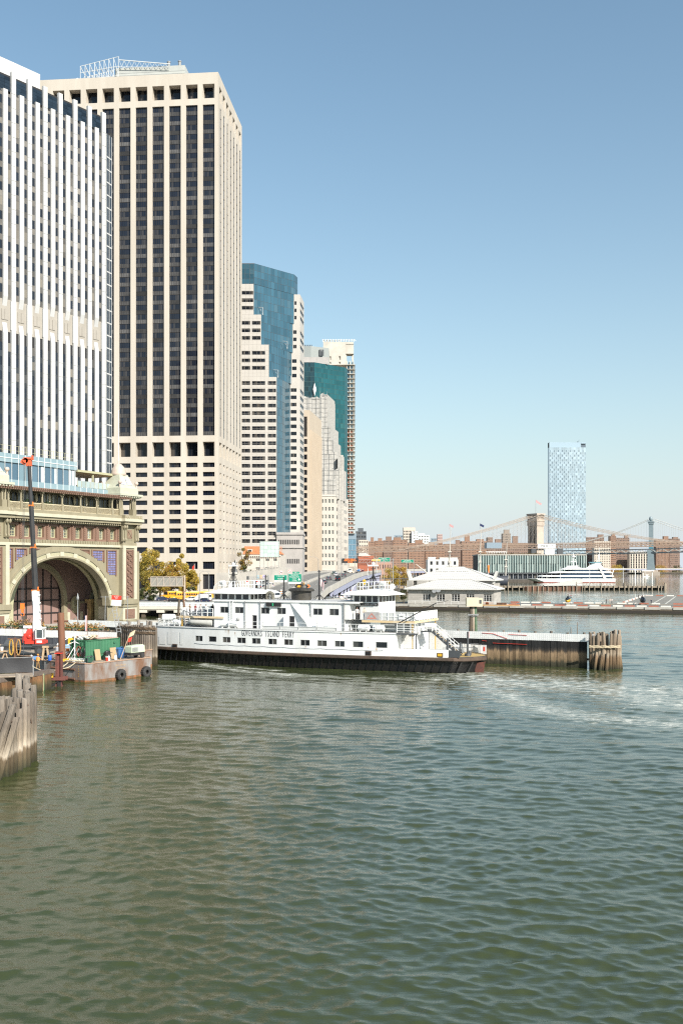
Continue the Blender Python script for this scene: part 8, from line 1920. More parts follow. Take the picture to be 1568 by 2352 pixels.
def human(pose):
    # pelvis, spine, chest, neck, head centre, crown; legs; arms
    J = [(0,0,.95),(0,0,1.15),(0,0,1.36),(0,-.01,1.49),(0,-.03,1.60),(0,-.02,1.73)]; Rr = [(.15,.11),(.14,.10),(.16,.10),.055,(.085,.10),.07]
    E = [(0,1),(1,2),(2,3),(3,4),(4,5)]
    leg = {'stand': (.03,-.03), 'walk': (.28,-.24), 'lean': (.02,.02), 'work': (.15,-.1)}[pose]
    for s, d in ((-1, leg[0]), (1, leg[1])):
        i = len(J); J += [(s*.09,0,.9),(s*.10,-d*.55-.02,.5),(s*.10,-d+ (.06 if d < -.1 else 0),.09),(s*.11,-d-.13,.045)]; Rr += [.095,.062,.045,.04]; E += [(0,i),(i,i+1),(i+1,i+2),(i+2,i+3)]
    arms = {'stand': ((-.26,-.03,1.12),(-.25,-.12,.88),(.26,-.03,1.12),(.25,-.12,.88)), 'walk': ((-.26,.1,1.12),(-.25,.05,.87),(.26,-.1,1.12),(.24,-.28,.95)), 'lean': ((-.27,-.12,1.14),(-.2,-.36,1.12),(.27,-.12,1.14),(.2,-.36,1.12)), 'work': ((-.25,-.2,1.15),(-.12,-.42,1.05),(.25,-.2,1.15),(.12,-.42,1.1))}[pose]
    for k, s in ((0,-1),(2,1)):
        i = len(J); J += [(s*.19,0,1.40),arms[k],arms[k+1],tuple(a+b for a,b in zip(arms[k+1],(0,-.07,-.06)))]; Rr += [.06,.045,.035,.04]; E += [(2,i),(i,i+1),(i+1,i+2),(i+2,i+3)]
    h = [arms[1], arms[3]]
    def cut(c):
        if any((Vector(c)-Vector(a)-Vector((0,-.05,-.04))).length < .1 for a in h): return 3
        if c.z > 1.68 or (c.z > 1.56 and c.y > .02): return 4
        if c.z > 1.47: return 3
        if c.z > .95: return 2
        return 1 if c.z > .09 else 0
    return body_mesh('body', J, E, Rr, cut)
POSE = {p: human(p) for p in ('stand','walk','lean','work')}
def cloth(n, c): return mat('cloth_'+n, c, .9)
def person(label, p, rz, pose, top, leg, hair=(.03,.02,.015), par=None, hat=None, vest=None, group=None):
    t = thing('person', label, 'person', p, rz, group)
    o = inst(POSE[pose], 'body', t); cols = [cloth('shoe', (.03,.03,.03)), cloth('%.2f%.2f%.2f' % leg, leg), cloth('%.2f%.2f%.2f' % top, top), M_skin, cloth('%.2f%.2f%.2f' % hair, hair)]
    for s_, m in zip(o.material_slots, cols): s_.link = 'OBJECT'; s_.material = m
    f = MB(); f.ball((0,-.125,1.60),.016,.03,.03,6,4,0); f.box(-.045,-.02,-.122,-.108,1.62,1.64,1); f.box(.02,.045,-.122,-.108,1.62,1.64,1); f.box(-.03,.03,-.122,-.1,1.545,1.557,1); f.build('face', [M_skin, M_dark], t)
    if hat: m = MB(); m.lathe([(.13,1.66),(.125,1.72),(.09,1.80),(.02,1.83)], (0,-.02,0), 12); m.box(-.1,.1,-.2,-.1,1.66,1.68); m.build('hat', [cloth('hat%.2f' % hat[0], hat)], t)
    if vest: m = MB(); m.loft([[(.24*math.cos(a),.17*math.sin(a),z) for a in [2*math.pi*i/12 for i in range(12)]] for z in (.98,1.2,1.42)]); m.build('vest', [cloth('vest', vest)], t)
    return t
ORG = (.72,.30,.08)
fp = lambda x, y, z: Vector((FC.x+.907*x+.421*y, FC.y-.421*x+.907*y, z))
g = 'passengers on the left end deck of the ferry'
person('passenger in a brown jacket at the left of the ferry deck group', fp(-17.6,-3.6,6.77), R(120), 'lean', (.28,.17,.08), (.08,.08,.09), group=g)
person('passenger in a dark red jacket second from left on the ferry deck', fp(-17.0,-3.0,6.77), R(60), 'stand', (.22,.04,.04), (.03,.03,.04), group=g)
person('passenger in a pale pink top in the middle of the ferry deck group', fp(-16.0,-3.2,6.77), R(100), 'stand', (.6,.48,.46), (.1,.1,.13), group=g)
person('passenger in a white shirt on the left end ferry deck', fp(-14.9,-3.4,6.77), R(150), 'stand', (.7,.7,.7), (.1,.1,.15), group=g)
person('passenger in black at the rail behind the white shirt on the ferry deck', fp(-14.5,-2.2,6.77), R(150), 'stand', (.03,.03,.03), (.03,.03,.04), group=g)
person('passenger all in black standing against the left cabin wall', fp(-13.3,-3.9,6.77), R(-90), 'stand', (.015,.015,.02), (.02,.02,.03), group=g)
person('crew member in an orange jacket on the cabin roof by the right pilothouse', fp(8.0,-1.5,9.25), R(30), 'stand', (.6,.12,.04), (.5,.5,.5))
person('deckhand in a pale shirt leaning at the rail below the right pilothouse', fp(11.2,-4.3,6.77), R(0), 'lean', (.55,.48,.38), (.2,.25,.35), hair=(.35,.25,.15))
person('woman in a white blouse at the small window beside the right pilothouse', fp(9.9,-3.9,6.77), R(10), 'stand', (.65,.62,.6), (.1,.1,.1))
person('worker in an orange jacket and tan trousers, back turned, on the cofferdam', Vector((-36.0,118.2,1.9)), R(165), 'work', ORG, (.36,.21,.08), hat=(.7,.25,.05), vest=ORG)
person('stooping worker in orange beside the other orange worker on the cofferdam', Vector((-36.9,118.6,1.75)), R(120), 'work', ORG, (.1,.1,.1), hat=(.6,.55,.5))
person('worker in grey with a dark vest standing on the barge by the crane wheel', Vector((-36.3,127.4,2.36)), R(60), 'stand', (.36,.37,.4), (.28,.29,.32), hat=(.6,.6,.6))
person('worker in dark navy beside the worker in grey on the barge', Vector((-35.6,127.2,2.36)), R(-40), 'stand', (.03,.035,.06), (.03,.03,.05), hat=(.1,.15,.3))
def padp(px, py): Y = 12.04*F/(py-1303); return Vector((XD(px,Y), Y, 1.96))
person('person in a dark jacket leading the group walking on the helipad', padp(1391.5,1387), R(30), 'walk', (.08,.06,.06), (.03,.03,.035), hair=(.4,.25,.12))
person('person in pale clothes in the middle of the group on the helipad', padp(1399.6,1386.5), R(30), 'walk', (.55,.42,.36), (.4,.33,.28), hair=(.4,.28,.15))
person('person in a white top and dark trousers last of the group on the helipad', padp(1404,1386.5), R(30), 'walk', (.6,.52,.47), (.04,.04,.05), hair=(.1,.06,.04))
person('marshaller in navy signalling beside the black helicopter', padp(1494.5,1388.5), R(-60), 'lean', (.03,.04,.08), (.03,.03,.04))
g = 'walkers on the white walkway'
person('walker in black on the walkway near the terminal', Vector((XD(378,284),284,2.9)), R(90), 'walk', (.02,.02,.02), (.02,.02,.02), group=g)
person('walker in a dark coat on the walkway right of the tall piles', Vector((XD(463,284),284,2.9)), R(-80), 'walk', (.04,.04,.05), (.03,.03,.04), group=g)
person('walker in a pale shirt on the walkway by the tall piles', Vector((XD(425,284),284,2.9)), R(-80), 'walk', (.6,.6,.55), (.2,.2,.2), group=g)
r_ = random.Random(2); g = 'crowd strolling on the esplanade'
COLS = ((.5,.06,.12,'crimson'),(.6,.58,.55,'white'),(.05,.06,.1,'navy'),(.12,.12,.12,'charcoal'),(.45,.35,.2,'tan'),(.15,.25,.4,'blue'))
for k in range(18):
    f = k/17; Y = 395+f*75; X = 4.0+f*9+r_.uniform(-1.6,1.6); c = COLS[k % 6]
    person('%s clothed stroller on the esplanade, %s of the crowd' % (c[3], ('nearest part','middle','far end')[k//6]), Vector((X, Y, 2.62)), r_.random()*6, 'walk', c[:3], (.05,.05,.08), group=g)

# ---------------------------------------------------------------- white walkway in front of the buses
wk = thing('walkway', 'white railed walkway on concrete beams over the water behind the ferry', 'walkway', (XD(312,281), 281, 0), R(-1.5))
q = MB(); L_ = 34; q.box(0,L_,0,6,1.9,2.65,0); q.box(0,L_,-.2,-.01,2.2,2.95,0); q.build('deck', [mat('pale_concrete', (.60,.56,.48), .8, col2=(.5,.46,.4), scale=.6)], wk)
for k in range(7): q = MB(); q.box(1+k*4.9,3.2+k*4.9,-.1,5.5,1.2,1.89); q.box(1.5+k*4.9,2.5+k*4.9,.5,2,-3,1.19,1); q.build('pile_cap', [mat('pale_concrete', (0,0,0)), M_timd], wk)
q = MB()
for k in range(24): q.bar((k*1.45,-.1,2.95),(k*1.45,-.1,4.2),.07)
for z in (3.2,3.7,4.2): q.bar((0,-.1,z),(L_,-.1,z),.06)
q.build('railing', [M_steelw], wk)
q = MB()
for k in range(23): q.quad((k*1.45+.05,-.08,3.0),(k*1.45+1.4,-.08,3.0),(k*1.45+1.4,-.08,4.1),(k*1.45+.05,-.08,4.1))
q.build('mesh_infill', [mat('pale_mesh', (.50,.54,.56), .6)], wk)
gobj('tall_pile', 'pair of tall brown timber piles standing in the water by the walkway', 'piles', Vector((XD(417,262),262,0)), 0, [('pile', M_timd, lambda m: m.tube((-1.1,0,-4),(-.6,0,5.8),.34,.28,8)), ('pile', mat('red_brown_pile', (.16,.085,.05), .9), lambda m: m.tube((1.3,0,-4),(.5,0,6.0),.34,.28,8))])
sp_ = thing('notice_board', 'white sign with a red heading on a scaffold leg before the terminal pier', 'sign', (XD(268,188), 188, 0))
q = MB()
for x in (-2.2,.0,2.0): q.bar((x,.1,3),(x+.1,.1,8.6),.09)
q.bar((-2.2,.1,3),(0,.1,7.8),.06); q.bar((0,.1,3.2),(2,.1,8),.06); q.bar((-3,.1,8.4),(2.4,.1,8.4),.08); q.build('scaffold', [M_grey], sp_)
q = MB(); q.cbox((.0,0,7.3),1.85,.06,1.15,1,0,R(4)); q.cbox((.0,.0,8.25),1.85,.062,.85,0,0,R(4)); so_ = q.build('panel', [M_red, M_white], sp_)
for i, s_ in enumerate(('NO SAFETY', 'ACCESS', 'AREA')): text(s_, .2, M_white, so_, (0,-.045,8.5-.22*i), 0, 'lettering', .9, .003)

# ---------------------------------------------------------------- road signs and gantries
M_sgreen = mat('sign_green', (.0,.23,.14), .45); M_sblue = mat('sign_blue', (.05,.15,.4), .45)
def sign(name, label, px, py0, py1, w, Y, m, lines, size, extra=None):
    z0, z1 = ZD(py1, Y), ZD(py0, Y); x = XD(px, Y); t = thing(name, label, 'road sign', (x, Y, 0))
    q = MB(); q.box(-w/2-.06,w/2+.06,-.04,.02,z0-.06,z1+.06,0); q.box(-w/2,w/2,-.08,-.042,z0,z1,1); b = q.build('panel', [M_white, m], t)
    n = len(lines)
    for i, s_ in enumerate(lines):
        zc = z1-(z1-z0)*(i+.5)/n; text(s_, size, M_white, b, (0,-.095,zc), 0, 'lettering', .85, .004)
    p = MB(); p.tube((w/2+.4,.25,2.6),(w/2+.4,.25,z1+.5),.13,.11,8); p.bar((w/2+.4,.2,z1-.3),(-w/2,.2,z1-.3),.12); p.build('post', [M_grey], t)
    if extra: extra(t, z0, z1, w)
    return t
def prohib(t, x, z):
    q = MB(); q.tube((x,-.1,z),(x,-.06,z),.62,.62,18,0)
    for i in range(18): a, b = 2*math.pi*i/18, 2*math.pi*(i+1)/18; q.quad((x+.42*math.cos(a),-.115,z+.42*math.sin(a)),(x+.42*math.cos(b),-.115,z+.42*math.sin(b)),(x+.54*math.cos(b),-.115,z+.54*math.sin(b)),(x+.54*math.cos(a),-.115,z+.54*math.sin(a)),1)
    q.bar((x-.32,-.12,z+.32),(x+.32,-.12,z-.32),.1,.02,1); q.cbox((x,-.112,z),.55,.02,.2,2); q.build('no_trucks_disc', [M_white, M_red, M_black], t)
def ex1(t, z0, z1, w):
    prohib(t, .2, z1+.85); q = MB(); q.box(-w/2,w/2,-.06,.0,z0-.62,z0-.12); b = q.build('white_strip', [M_white], t); text('PASSENGER CARS ONLY', .3, M_black, b, (0,-.075,z0-.37), 0, 'lettering', .85, .003)
def ex2(t, z0, z1, w):
    prohib(t, -1.5, z1+.95); q = MB(); q.box(-.6,1.5,-.08,0,z1+.12,z1+.75); b = q.build('exit_tab', [M_sgreen], t); text('EXIT 2', .42, M_white, b, (.45,-.095,z1+.43), 0, 'lettering', .9, .004)
    q = MB(); q.box(-w/2,w/2,-.06,.0,z0-.62,z0-.12); q.build('white_strip', [M_white], t)
    q = MB(); q.add([(1.05,-.095,z0+.75),(1.75,-.095,z0+.75),(1.4,-.095,z0+.3)],[(0,2,1)]); q.box(1.28,1.52,-.1,-.09,z0+.7,z0+1.05); q.build('arrow', [M_white], t)
sign('road_sign', 'green overhead sign reading FDR DR north left of the larger green sign', 644.5, 1321, 1332.5, 3.95, 309, M_sgreen, ('F D R  DR', 'NORTH'), .62, ex1)
sign('road_sign', 'large green overhead sign for Brooklyn bridge and Manhattan civic center', 676.5, 1318.5, 1336, 4.25, 312, M_sgreen, ('Brooklyn Br', 'Manhattan Civic', 'Center', '1/2 Mile'), .55, ex2)
vm = thing('message_board', 'black electronic message board with orange letters over the elevated road', 'road sign', (XD(804,486),486,0))
q = MB(); z0, z1 = ZD(1293.2,486), ZD(1282.6,486); q.box(-4.0,4.0,-.1,.5,z0,z1); b = q.build('panel', [M_black], vm)
M_led = mat('orange_led', (.8,.2,.02), .5, emit=((1,.25,.03),1.2))
for i, s_ in enumerate(('EXPECT DELAYS','PLAN ALTERNATE','ROUTE')): text(s_, .72, M_led, b, (0,-.13,z1-.4-.72*i), 0, 'lettering', 1.0, .004)
q = MB()
for z in (z0+.1,z0+1.6): q.bar((4.1,.6,z),(21,1.2,z),.16); q.bar((4.1,1.6,z),(21,2.2,z),.16)
for k in range(11): x = 4.1+1.6*k; q.bar((x,.6+.035*k,z0+.1),(x+1.5,.6+.035*k,z0+1.6),.1)
q.bar((-4.2,1,z1+.4),(-4.2,1,10),.3); q.bar((21,1.5,2.6),(21,1.5,z1),.35); q.build('gantry', [M_grey], vm)
sign('road_sign', 'yellow sign at the left of the far gantry', 863, 1284.5, 1288.3, 4.2, 520, M_yellow, ('EXIT ONLY',), .6)
sign('road_sign', 'small green sign in the middle of the far gantry', 871.5, 1284, 1289.5, 3.7, 522, M_sgreen, ('FDR Drive','North'), .55)
sign('road_sign', 'green sign with a blue top strip at the right of the far gantry', 881.8, 1281, 1290, 6.0, 524, M_sgreen, ('Brooklyn Br','Manhattan Civic','Center'), .62)
sign('road_sign', 'green sign furthest along the elevated road', 935, 1285.5, 1292, 7.8, 640, M_sgreen, ('Brooklyn Br','Manhattan Civic'), .95)
bk = thing('framed_sign', 'back of a large framed overhead sign beside the yellow trees', 'road sign', (XD(382,338),338,0))
q = MB(); z0, z1 = ZD(1346,338), ZD(1325,338); q.box(-5.2,5.6,.05,.2,z0,z1,1)
for k in range(6): q.bar((-5.2+k*2.16,0,z0),(-5.2+k*2.16,0,z1),.22)
for z in (z0,z1): q.bar((-5.3,0,z),(6.0,0,z),.25)
for k in range(5): q.bar((-5.2+k*2.16,0,z0),(-5.2+(k+1)*2.16,0,z1),.16)
q.build('frame', [mat('faded_frame', (.42,.36,.3), .7), mat('sign_back_grey', (.26,.25,.22), .7)], bk); q = MB(); q.tube((6.2,.2,2.6),(6.2,.2,z1+.5),.36,.3,10); q.build('post', [mat('tan_post', (.50,.37,.28), .7)], bk)
for px, py, Y, la in ((836.5,1334,360,'upper yellow diamond sign by the esplanade shrubs'),(836.5,1339.5,360,'lower yellow diamond sign with a curved arrow by the esplanade shrubs'),(708,1346,318,'orange diamond sign on the ramp beside the cabs')):
    z = ZD(py,Y); t = thing('warning_sign', la, 'road sign', (XD(px,Y),Y,0)); q = MB(); q.cbox((0,0,z),.95,.05,.95,0,0,R(45)); q.build('panel', [M_yellow if px > 800 else M_orange], t)
    q = MB(); q.bar((-.12,-.04,z-.3),(-.12,-.04,z+.1),.1,.02); q.bar((-.12,-.04,z+.1),(.2,-.04,z+.25),.1,.02); q.build('symbol', [M_black], t)
    q = MB(); q.tube((0,.08,2.6 if px > 800 else z-1.5),(0,.08,z-.3),.05,.05,6); q.build('post', [M_grey], t)
for px, py, Y, la in ((1064/1,0,0,''),): pass
bl_ = thing('traffic_barrel', 'orange and white traffic barrel on the ramp', 'barrel', hw_at(310,.33)); q = MB()
for k in range(4): q.tube((0,0,.25*k*1.3),(0,0,.25*(k+1)*1.3-.001),.36-.03*k,.34-.03*k,12,k % 2)
q.build('body', [M_orange, M_white], bl_)
# street lamps
lm = thing('street_lamp', '', 'street lamp'); q = MB(); q.tube((0,0,0),(0,0,9.5),.13,.08,8); P = [(0,0,9.3),(-.5,0,9.9),(-1.4,0,10.2),(-2.6,0,10.25)]; q.path([Vector(p) for p in P],.05); q.build('pole', [M_grey], lm); q = MB(); q.cbox((-2.9,0,10.2),.8,.3,.16); q.build('lamp_head', [M_grey], lm)
LMP = [('street lamp beside the school buses and the dark doorway',XD(480,330),330,2.6,0),('street lamp with its arm over the buses near the ferry mast',XD(459,312),312,2.6,R(180)),('street lamp on the ramp left edge above the funnel',XD(731,345),345,7.4,0),('street lamp right of the message board',XD(815,478),478,10.8,0),('street lamp in front of the distant brick row on the elevated road',XD(863,540),540,11,0),('street lamp by the yellow tree on the esplanade',XD(876,470),470,2.6,R(180)),('street lamp left of the pale pier building',XD(917,400),400,2.0,0),('street lamp at the far bend behind the yellow tree',XD(935,700),700,11,0),('street lamp on the lot below the curved concrete ramp',XD(590,335),335,3.0,R(180)),('street lamp beside the black esplanade shrubs',XD(783,372),372,2.6,R(180))]
for i, (la, x, y, z, rz) in enumerate(LMP): 
    if i == 0: lm.location = (x,y,z); lm.rotation_euler = (0,0,rz); tag(lm, la)
    else: copy_tree(lm, la, (x,y,z), rz)
# curved concrete ramp, old stone building with orange roof, glass screen
ra = thing('concrete_ramp', 'pale curved concrete ramp wall with a dark garage opening left of the road', 'ramp', (0,0,0))
q = MB(); Y = 372
pts = [(496,1316),(540,1314),(565,1313),(590,1309),(612,1304),(640,1302),(668,1304)]
vs = [(XD(a,Y),Y,ZD(b,Y)) for a,b in pts]
q.add(vs+[(x,y,2.6) for x,y,z in vs]+[(x,y+12,z) for x,y,z in vs], [(i,i+7,i+8,i+1) for i in range(6)]+[(i,i+1,i+15,i+14) for i in range(6)], 0); q.build('wall', [M_conc], ra)
q = MB(); q.box(XD(584,Y),XD(618,Y),Y-.06,Y-.01,2.7,ZD(1332,Y),0); q.build('opening', [M_dgrey], ra)
q = MB(); q.bar((XD(540,Y),Y-.2,ZD(1312,Y)),(XD(640,Y),Y-.2,ZD(1299,Y)),.12,.12)
for k in range(30): f = k/29; q.bar((XD(540+100*f,Y),Y-.2,ZD(1313.5-13*f,Y)-.6),(XD(540+100*f,Y),Y-.2,ZD(1312-13*f,Y)),.06)
q.build('railing', [M_grey], ra)
for i, (a, c, la) in enumerate(((592,(.05,.3,.5),'b'),(600,(.7,.3,.1),'o'),(606,(.3,.25,.6),'v'))): q = MB(); q.box(XD(a-3,Y),XD(a+3,Y),Y-.1,Y-.02,ZD(1329,Y),ZD(1321,Y)); q.build('mural_panel', [mat('mural_'+la, c, .8, col2=(.6,.55,.4), scale=2)], ra)
ob = thing('stone_building', 'old low stone building with an orange tile roof', 'building', (0,0,0)); Y = 430
q = MB(); pn = Panes('window', [G_dark, M_lime], ob); x0, x1 = XD(558,Y), XD(643,Y); w = x1-x0; zt = ZD(1272,Y)
facade(q, pn, TR(x0,Y), w, 2.6, zt, [(w-10.5,w-8.6),(w-6.3,w-4.6),(w-2.9,w-1.3)], [(8,10),(ZD(1309,Y),ZD(1303,Y)),(ZD(1289,Y),ZD(1283,Y))], .3, 1, frame=.15, nh=1)
facade(q, None, TR(x1,Y,0,R(88)), 30, 2.6, zt, [], [], .3); q.box(x0-.3,x1+.5,Y-.6,Y-.01,zt-1,zt-.3,0)
for k in range(int(w/.9)): q.box(x0+k*.9,x0+k*.9+.45,Y-.5,Y-.02,zt-1.6,zt-1.05,0)
q.build('wall', [M_lime], ob); pn.done()
q = MB(); q.add([(x0,Y-.8,zt-.25),(x1+.7,Y-.8,zt-.25),(x1-3,Y+8,ZD(1254,Y)),(x0,Y+8,ZD(1254,Y)),(x1+.7,Y+30,zt-.25)],[(0,1,2,3),(1,4,2)])
for k in range(34): q.bar((x0+k*.5,Y-.75,zt-.17),(x0+k*.5,Y+7.8,ZD(1254,Y)),.14,.1)
q.build('roof', [mat('orange_tile', (.52,.21,.09), .8, col2=(.42,.16,.07), scale=1)], ob)
q = MB(); d0 = XD(573,Y); q.box(d0-1,d0+1,Y+2,Y+5,zt,zt+2.0,0); q.box(d0-.7,d0+.7,Y+1.95,Y+1.995,zt+.9,zt+1.7,1); q.build('dormer', [M_lime, M_dark], ob)
gs = thing('glass_screen', 'pale green glass panel structure standing in front of the orange roof', 'screen', (0,0,0)); Y = 400
x0, x1, z0, z1 = XD(597,Y), XD(640.5,Y), ZD(1279,Y), ZD(1243.5,Y)
pn = Panes('glass_panel', [mat('pale_green_glass', (.50,.60,.55), .25, rnd=.12), M_steelw], gs)
for i in range(5):
    for j in range(4): pn.add((x0+(x1-x0)*i/5, Y, z0+(z1-z0)*j/4), 0, 'g', pane_fn((x1-x0)/5-.05,(z1-z0)/4-.06))
pn.done(); q = MB()
for i in range(6): x = x0+(x1-x0)*i/5; q.bar((x,Y+.2,3),(x,Y+.2,z1),.16)
for j in range(9): q.bar((x0,Y+.2,z0+(z1-z0)*j/8),(x1,Y+.2,z0+(z1-z0)*j/8),.07)
q.box(x0,x1,Y+.3,Y+3,z0,z1-.05,1); q.build('frame', [M_grey, mat('pale_green_glass', (0,0,0))], gs)
# traffic gantry left of the ramp
ga = thing('sign_gantry', 'grey lattice arm carrying traffic lights left of the ramp', 'gantry', (0,0,0)); Y = 318; q = MB(); x0, x1 = XD(573,Y), XD(614,Y); z0, z1 = ZD(1330,Y), ZD(1325,Y)
for z in (z0,z1): q.bar((x0,Y,z),(x1,Y,z),.14)
for k in range(8): xa = x0+(x1-x0)*k/8; q.bar((xa,Y,z0),(xa+(x1-x0)/8,Y,z1),.09); q.bar((xa,Y,z0),(xa,Y,z1),.09)
q.tube((x1+.3,Y,2.6),(x1+.3,Y,z1+.6),.22,.2,8); q.tube((x0+1,Y,2.6),(x0+1,Y,z0),.12,.12,8); q.build('frame', [M_grey], ga); q = MB(); q.box(x0-.9,x0-.2,Y-.2,Y+.2,z0-.2,z1+.2); q.build('traffic_light', [M_dgrey], ga)
for px, la in ((568,'leftmost'),(593,'rightmost')):
    t = thing('parking_sign', 'red and white notice on a post, %s of two left of the ramp' % la, 'sign', (XD(px,312),312,0)); q = MB(); q.box(-.55,.55,-.03,.03,ZD(1337,312),ZD(1333,312),0); q.box(-.55,.55,-.03,.03,ZD(1342,312),ZD(1337.2,312),1); q.build('panel', [M_red, M_white], t); q = MB(); q.tube((0,.08,2.6),(0,.08,ZD(1333,312)),.05,.05,6); q.build('post', [M_grey], t)
# site hoarding and barrier by the ramp
q = MB(); q.box(XD(694,338),XD(762,338),338,338.4,2.6,ZD(1352,338),0); 
for k in range(12): q.box(XD(694+k*5.6,338),XD(694.4+k*5.6,338),337.9,337.98,2.6,ZD(1352.5,338),0)
tag(q.build('hoarding', [mat('hoarding_white', (.60,.60,.56), .7, col2=(.5,.5,.47), scale=.5)]), 'long pale site hoarding beside the funnel under the ramp', 'hoarding')
q = MB(); q.bar((XD(790,330),330,3.2),(XD(590,296),296,3.3),.2,1.1); tag(q.build('crash_barrier', [M_conc]), 'low concrete barrier along the car park edge behind the ferry', 'barrier')
# old market buildings beyond the road
for la, px0, px1, py, Y, m in (('low red brick gabled warehouse left of the far gantry',822,858,1277,700,M_brickr),('white low shed under the message board',801,820,1293,560,M_pale),('low dark market hall right of the far gantry',858,900,1290,760,mat('pinkish_brick', (.40,.24,.18), .9))):
    B('warehouse', la, 'building', px0, px1, py, Y, m, 7, 2, gl=G_dark, wf=.35, hf=.4, dep=25)
q = MB(); Y = 700; q.add([(XD(822,Y),Y-.3,ZD(1277,Y)),(XD(862,Y),Y-.3,ZD(1283,Y)),(XD(840,Y),Y+14,ZD(1269,Y)),(XD(826,Y),Y+14,ZD(1269,Y))],[(0,1,2,3)]); tag(q.build('shed_roof', [mat('pale_shed_roof', (.5,.47,.42), .7)]), 'pale sloping metal roof over the red brick warehouse', 'roof')
B('white_building', 'white three storey building behind the pale pier building', 'building', 982, 1052, 1285, 800, mat('offwhite_render', (.62,.61,.58), .8), 5, 3, gl=G_dark, wf=.4, hf=.5, dep=18, roof=[(983,1000,1281),(1010,1050,1282)])
# ---------------------------------------------------------------- small esplanade pier with awning
ep = thing('esplanade_pier', 'low timber boardwalk pier with a flat roofed shelter by the yellow tree', 'pier', (0,0,0)); Y = 560
q = MB(); x0, x1 = XD(866,Y), XD(948,Y); q.box(x0,x1,Y,Y+8,2.0,2.5); q.build('deck', [M_tim], ep); q = MB()
for k in range(18): x = x0+k*(x1-x0)/17; q.tube((x,Y+.3,-4),(x,Y+.3,2),.25,.25,6); q.tube((x,Y+6,-4),(x,Y+6,2),.25,.25,6)
q.build('pile', [M_timd], ep); q = MB(); q.box(XD(858,Y),XD(945,Y),Y+2,Y+9,ZD(1329,Y)-.35,ZD(1329,Y)); 
for k in range(8): x = XD(862,Y)+k*2.8; q.bar((x,Y+2.5,2.5),(x,Y+2.5,ZD(1329,Y)-.3),.18)
q.build('shelter', [M_dgrey], ep); q = MB(); rail(q, [(x0,Y+.1,2.5),(x1,Y+.1,2.5)], 1.2, 3, 1.2, .05); q.build('railing', [M_tim], ep)
q = MB(); r_ = random.Random(3)
for k in range(60): x = x0+r_.random()*(x1-x0); q.cbox((x,Y+2+r_.random()*5,2.9),.5,.5,.8,r_.randrange(3),r_.random())
tag(q.build('cafe_furniture', [M_white, M_blue, M_tan], ep), kind='stuff')

# ---------------------------------------------------------------- boats
def yacht():
    Y = 915.0; X = lambda p: XD(p,Y)-XD(1322,Y); Z = lambda p: ZD(p,Y); t = thing('motor_yacht', 'large white motor yacht with three rows of dark windows moored by the far pier', 'yacht', (XD(1322,Y),Y,0)); t.scale = (1,1,.72)
    def deck(pa, pb, z0, z1, w, name, m, rake=0, raf=0):
        q = MB(); a, b = X(pa), X(pb); n = 7
        lo, hi = [], []
        for z, o, rl_ in ((z0,0,0),(z1,rake,raf)):
            ring = [(b-rl_,-w,z),(b-rl_,w,z),(a+o+8,w,z),(a+o+3,w*.7,z),(a+o,0,z),(a+o+3,-w*.7,z),(a+o+8,-w,z)]; (lo if z == z0 else hi).extend(ring)
        q.loft([lo,hi]); q.build(name, [m], t)
    GW = mat('yacht_glass', (.02,.045,.08), .08, spec=.7)
    deck(1228,1407,-1,1.0,6.5,'hull',mat('yacht_waterline', (.30,.08,.06), .5),-2); deck(1226,1407.5,1.0,5.2,6.8,'hull',M_white,-8); deck(1262,1402,5.2,7.6,6.2,'window_band',GW,2,1); deck(1234,1405,7.6,9.4,6.7,'deck_band',M_white,1,1); deck(1270,1398,9.4,12.2,6.0,'window_band',GW,5,2); deck(1256,1402,12.2,14.2,6.6,'deck_band',M_white,5,2)
    deck(1290,1392,14.2,16.6,5.5,'window_band',GW,5,4); deck(1282,1398,16.6,18.6,6.2,'deck_band',M_white,5,5); deck(1296,1330,18.6,21.5,4.0,'wheelhouse',M_white,3,2); deck(1298,1328,19.4,20.6,4.1,'wheelhouse_window',GW,3,2); deck(1346,1382,18.6,25,4.2,'funnel_block',M_white,5,3)
    q = MB()
    for px in (1372,1381,1390): q.add([(X(px),-7,5.2),(X(px+6),-7,5.2),(X(px-7),-7,18.6),(X(px-11),-7,18.6),(X(px),7,5.2),(X(px+6),7,5.2),(X(px-7),7,18.6),(X(px-11),7,18.6)],[(0,1,2,3),(7,6,5,4),(0,4,5,1),(1,5,6,2),(2,6,7,3)]) if px == 1381 else None
    q.build('side_arch', [M_white], t)
    q = MB(); q.tube((X(1315),0,21),(X(1316),0,38),.5,.25,8); q.ball((X(1316),0,33),2,2,1.4); q.bar((X(1310),0,27),(X(1322),0,27),.5); q.bar((X(1324),0,21),(X(1320),0,30),.4); q.tube((X(1374),0,25),(X(1376),0,45),.35,.15,6); q.bar((X(1370),0,25),(X(1374),0,36),.3); q.bar((X(1404),0,9),(X(1409),0,17),.5); q.build('mast', [M_steelw], t)
    q = MB()
    for k in range(14): q.box(X(1352+k*2),X(1353+k*2),-3,3,25,26.2)
    q.build('sundeck_awning', [mat('pale_teal', (.2,.4,.45), .6)], t)
yacht()
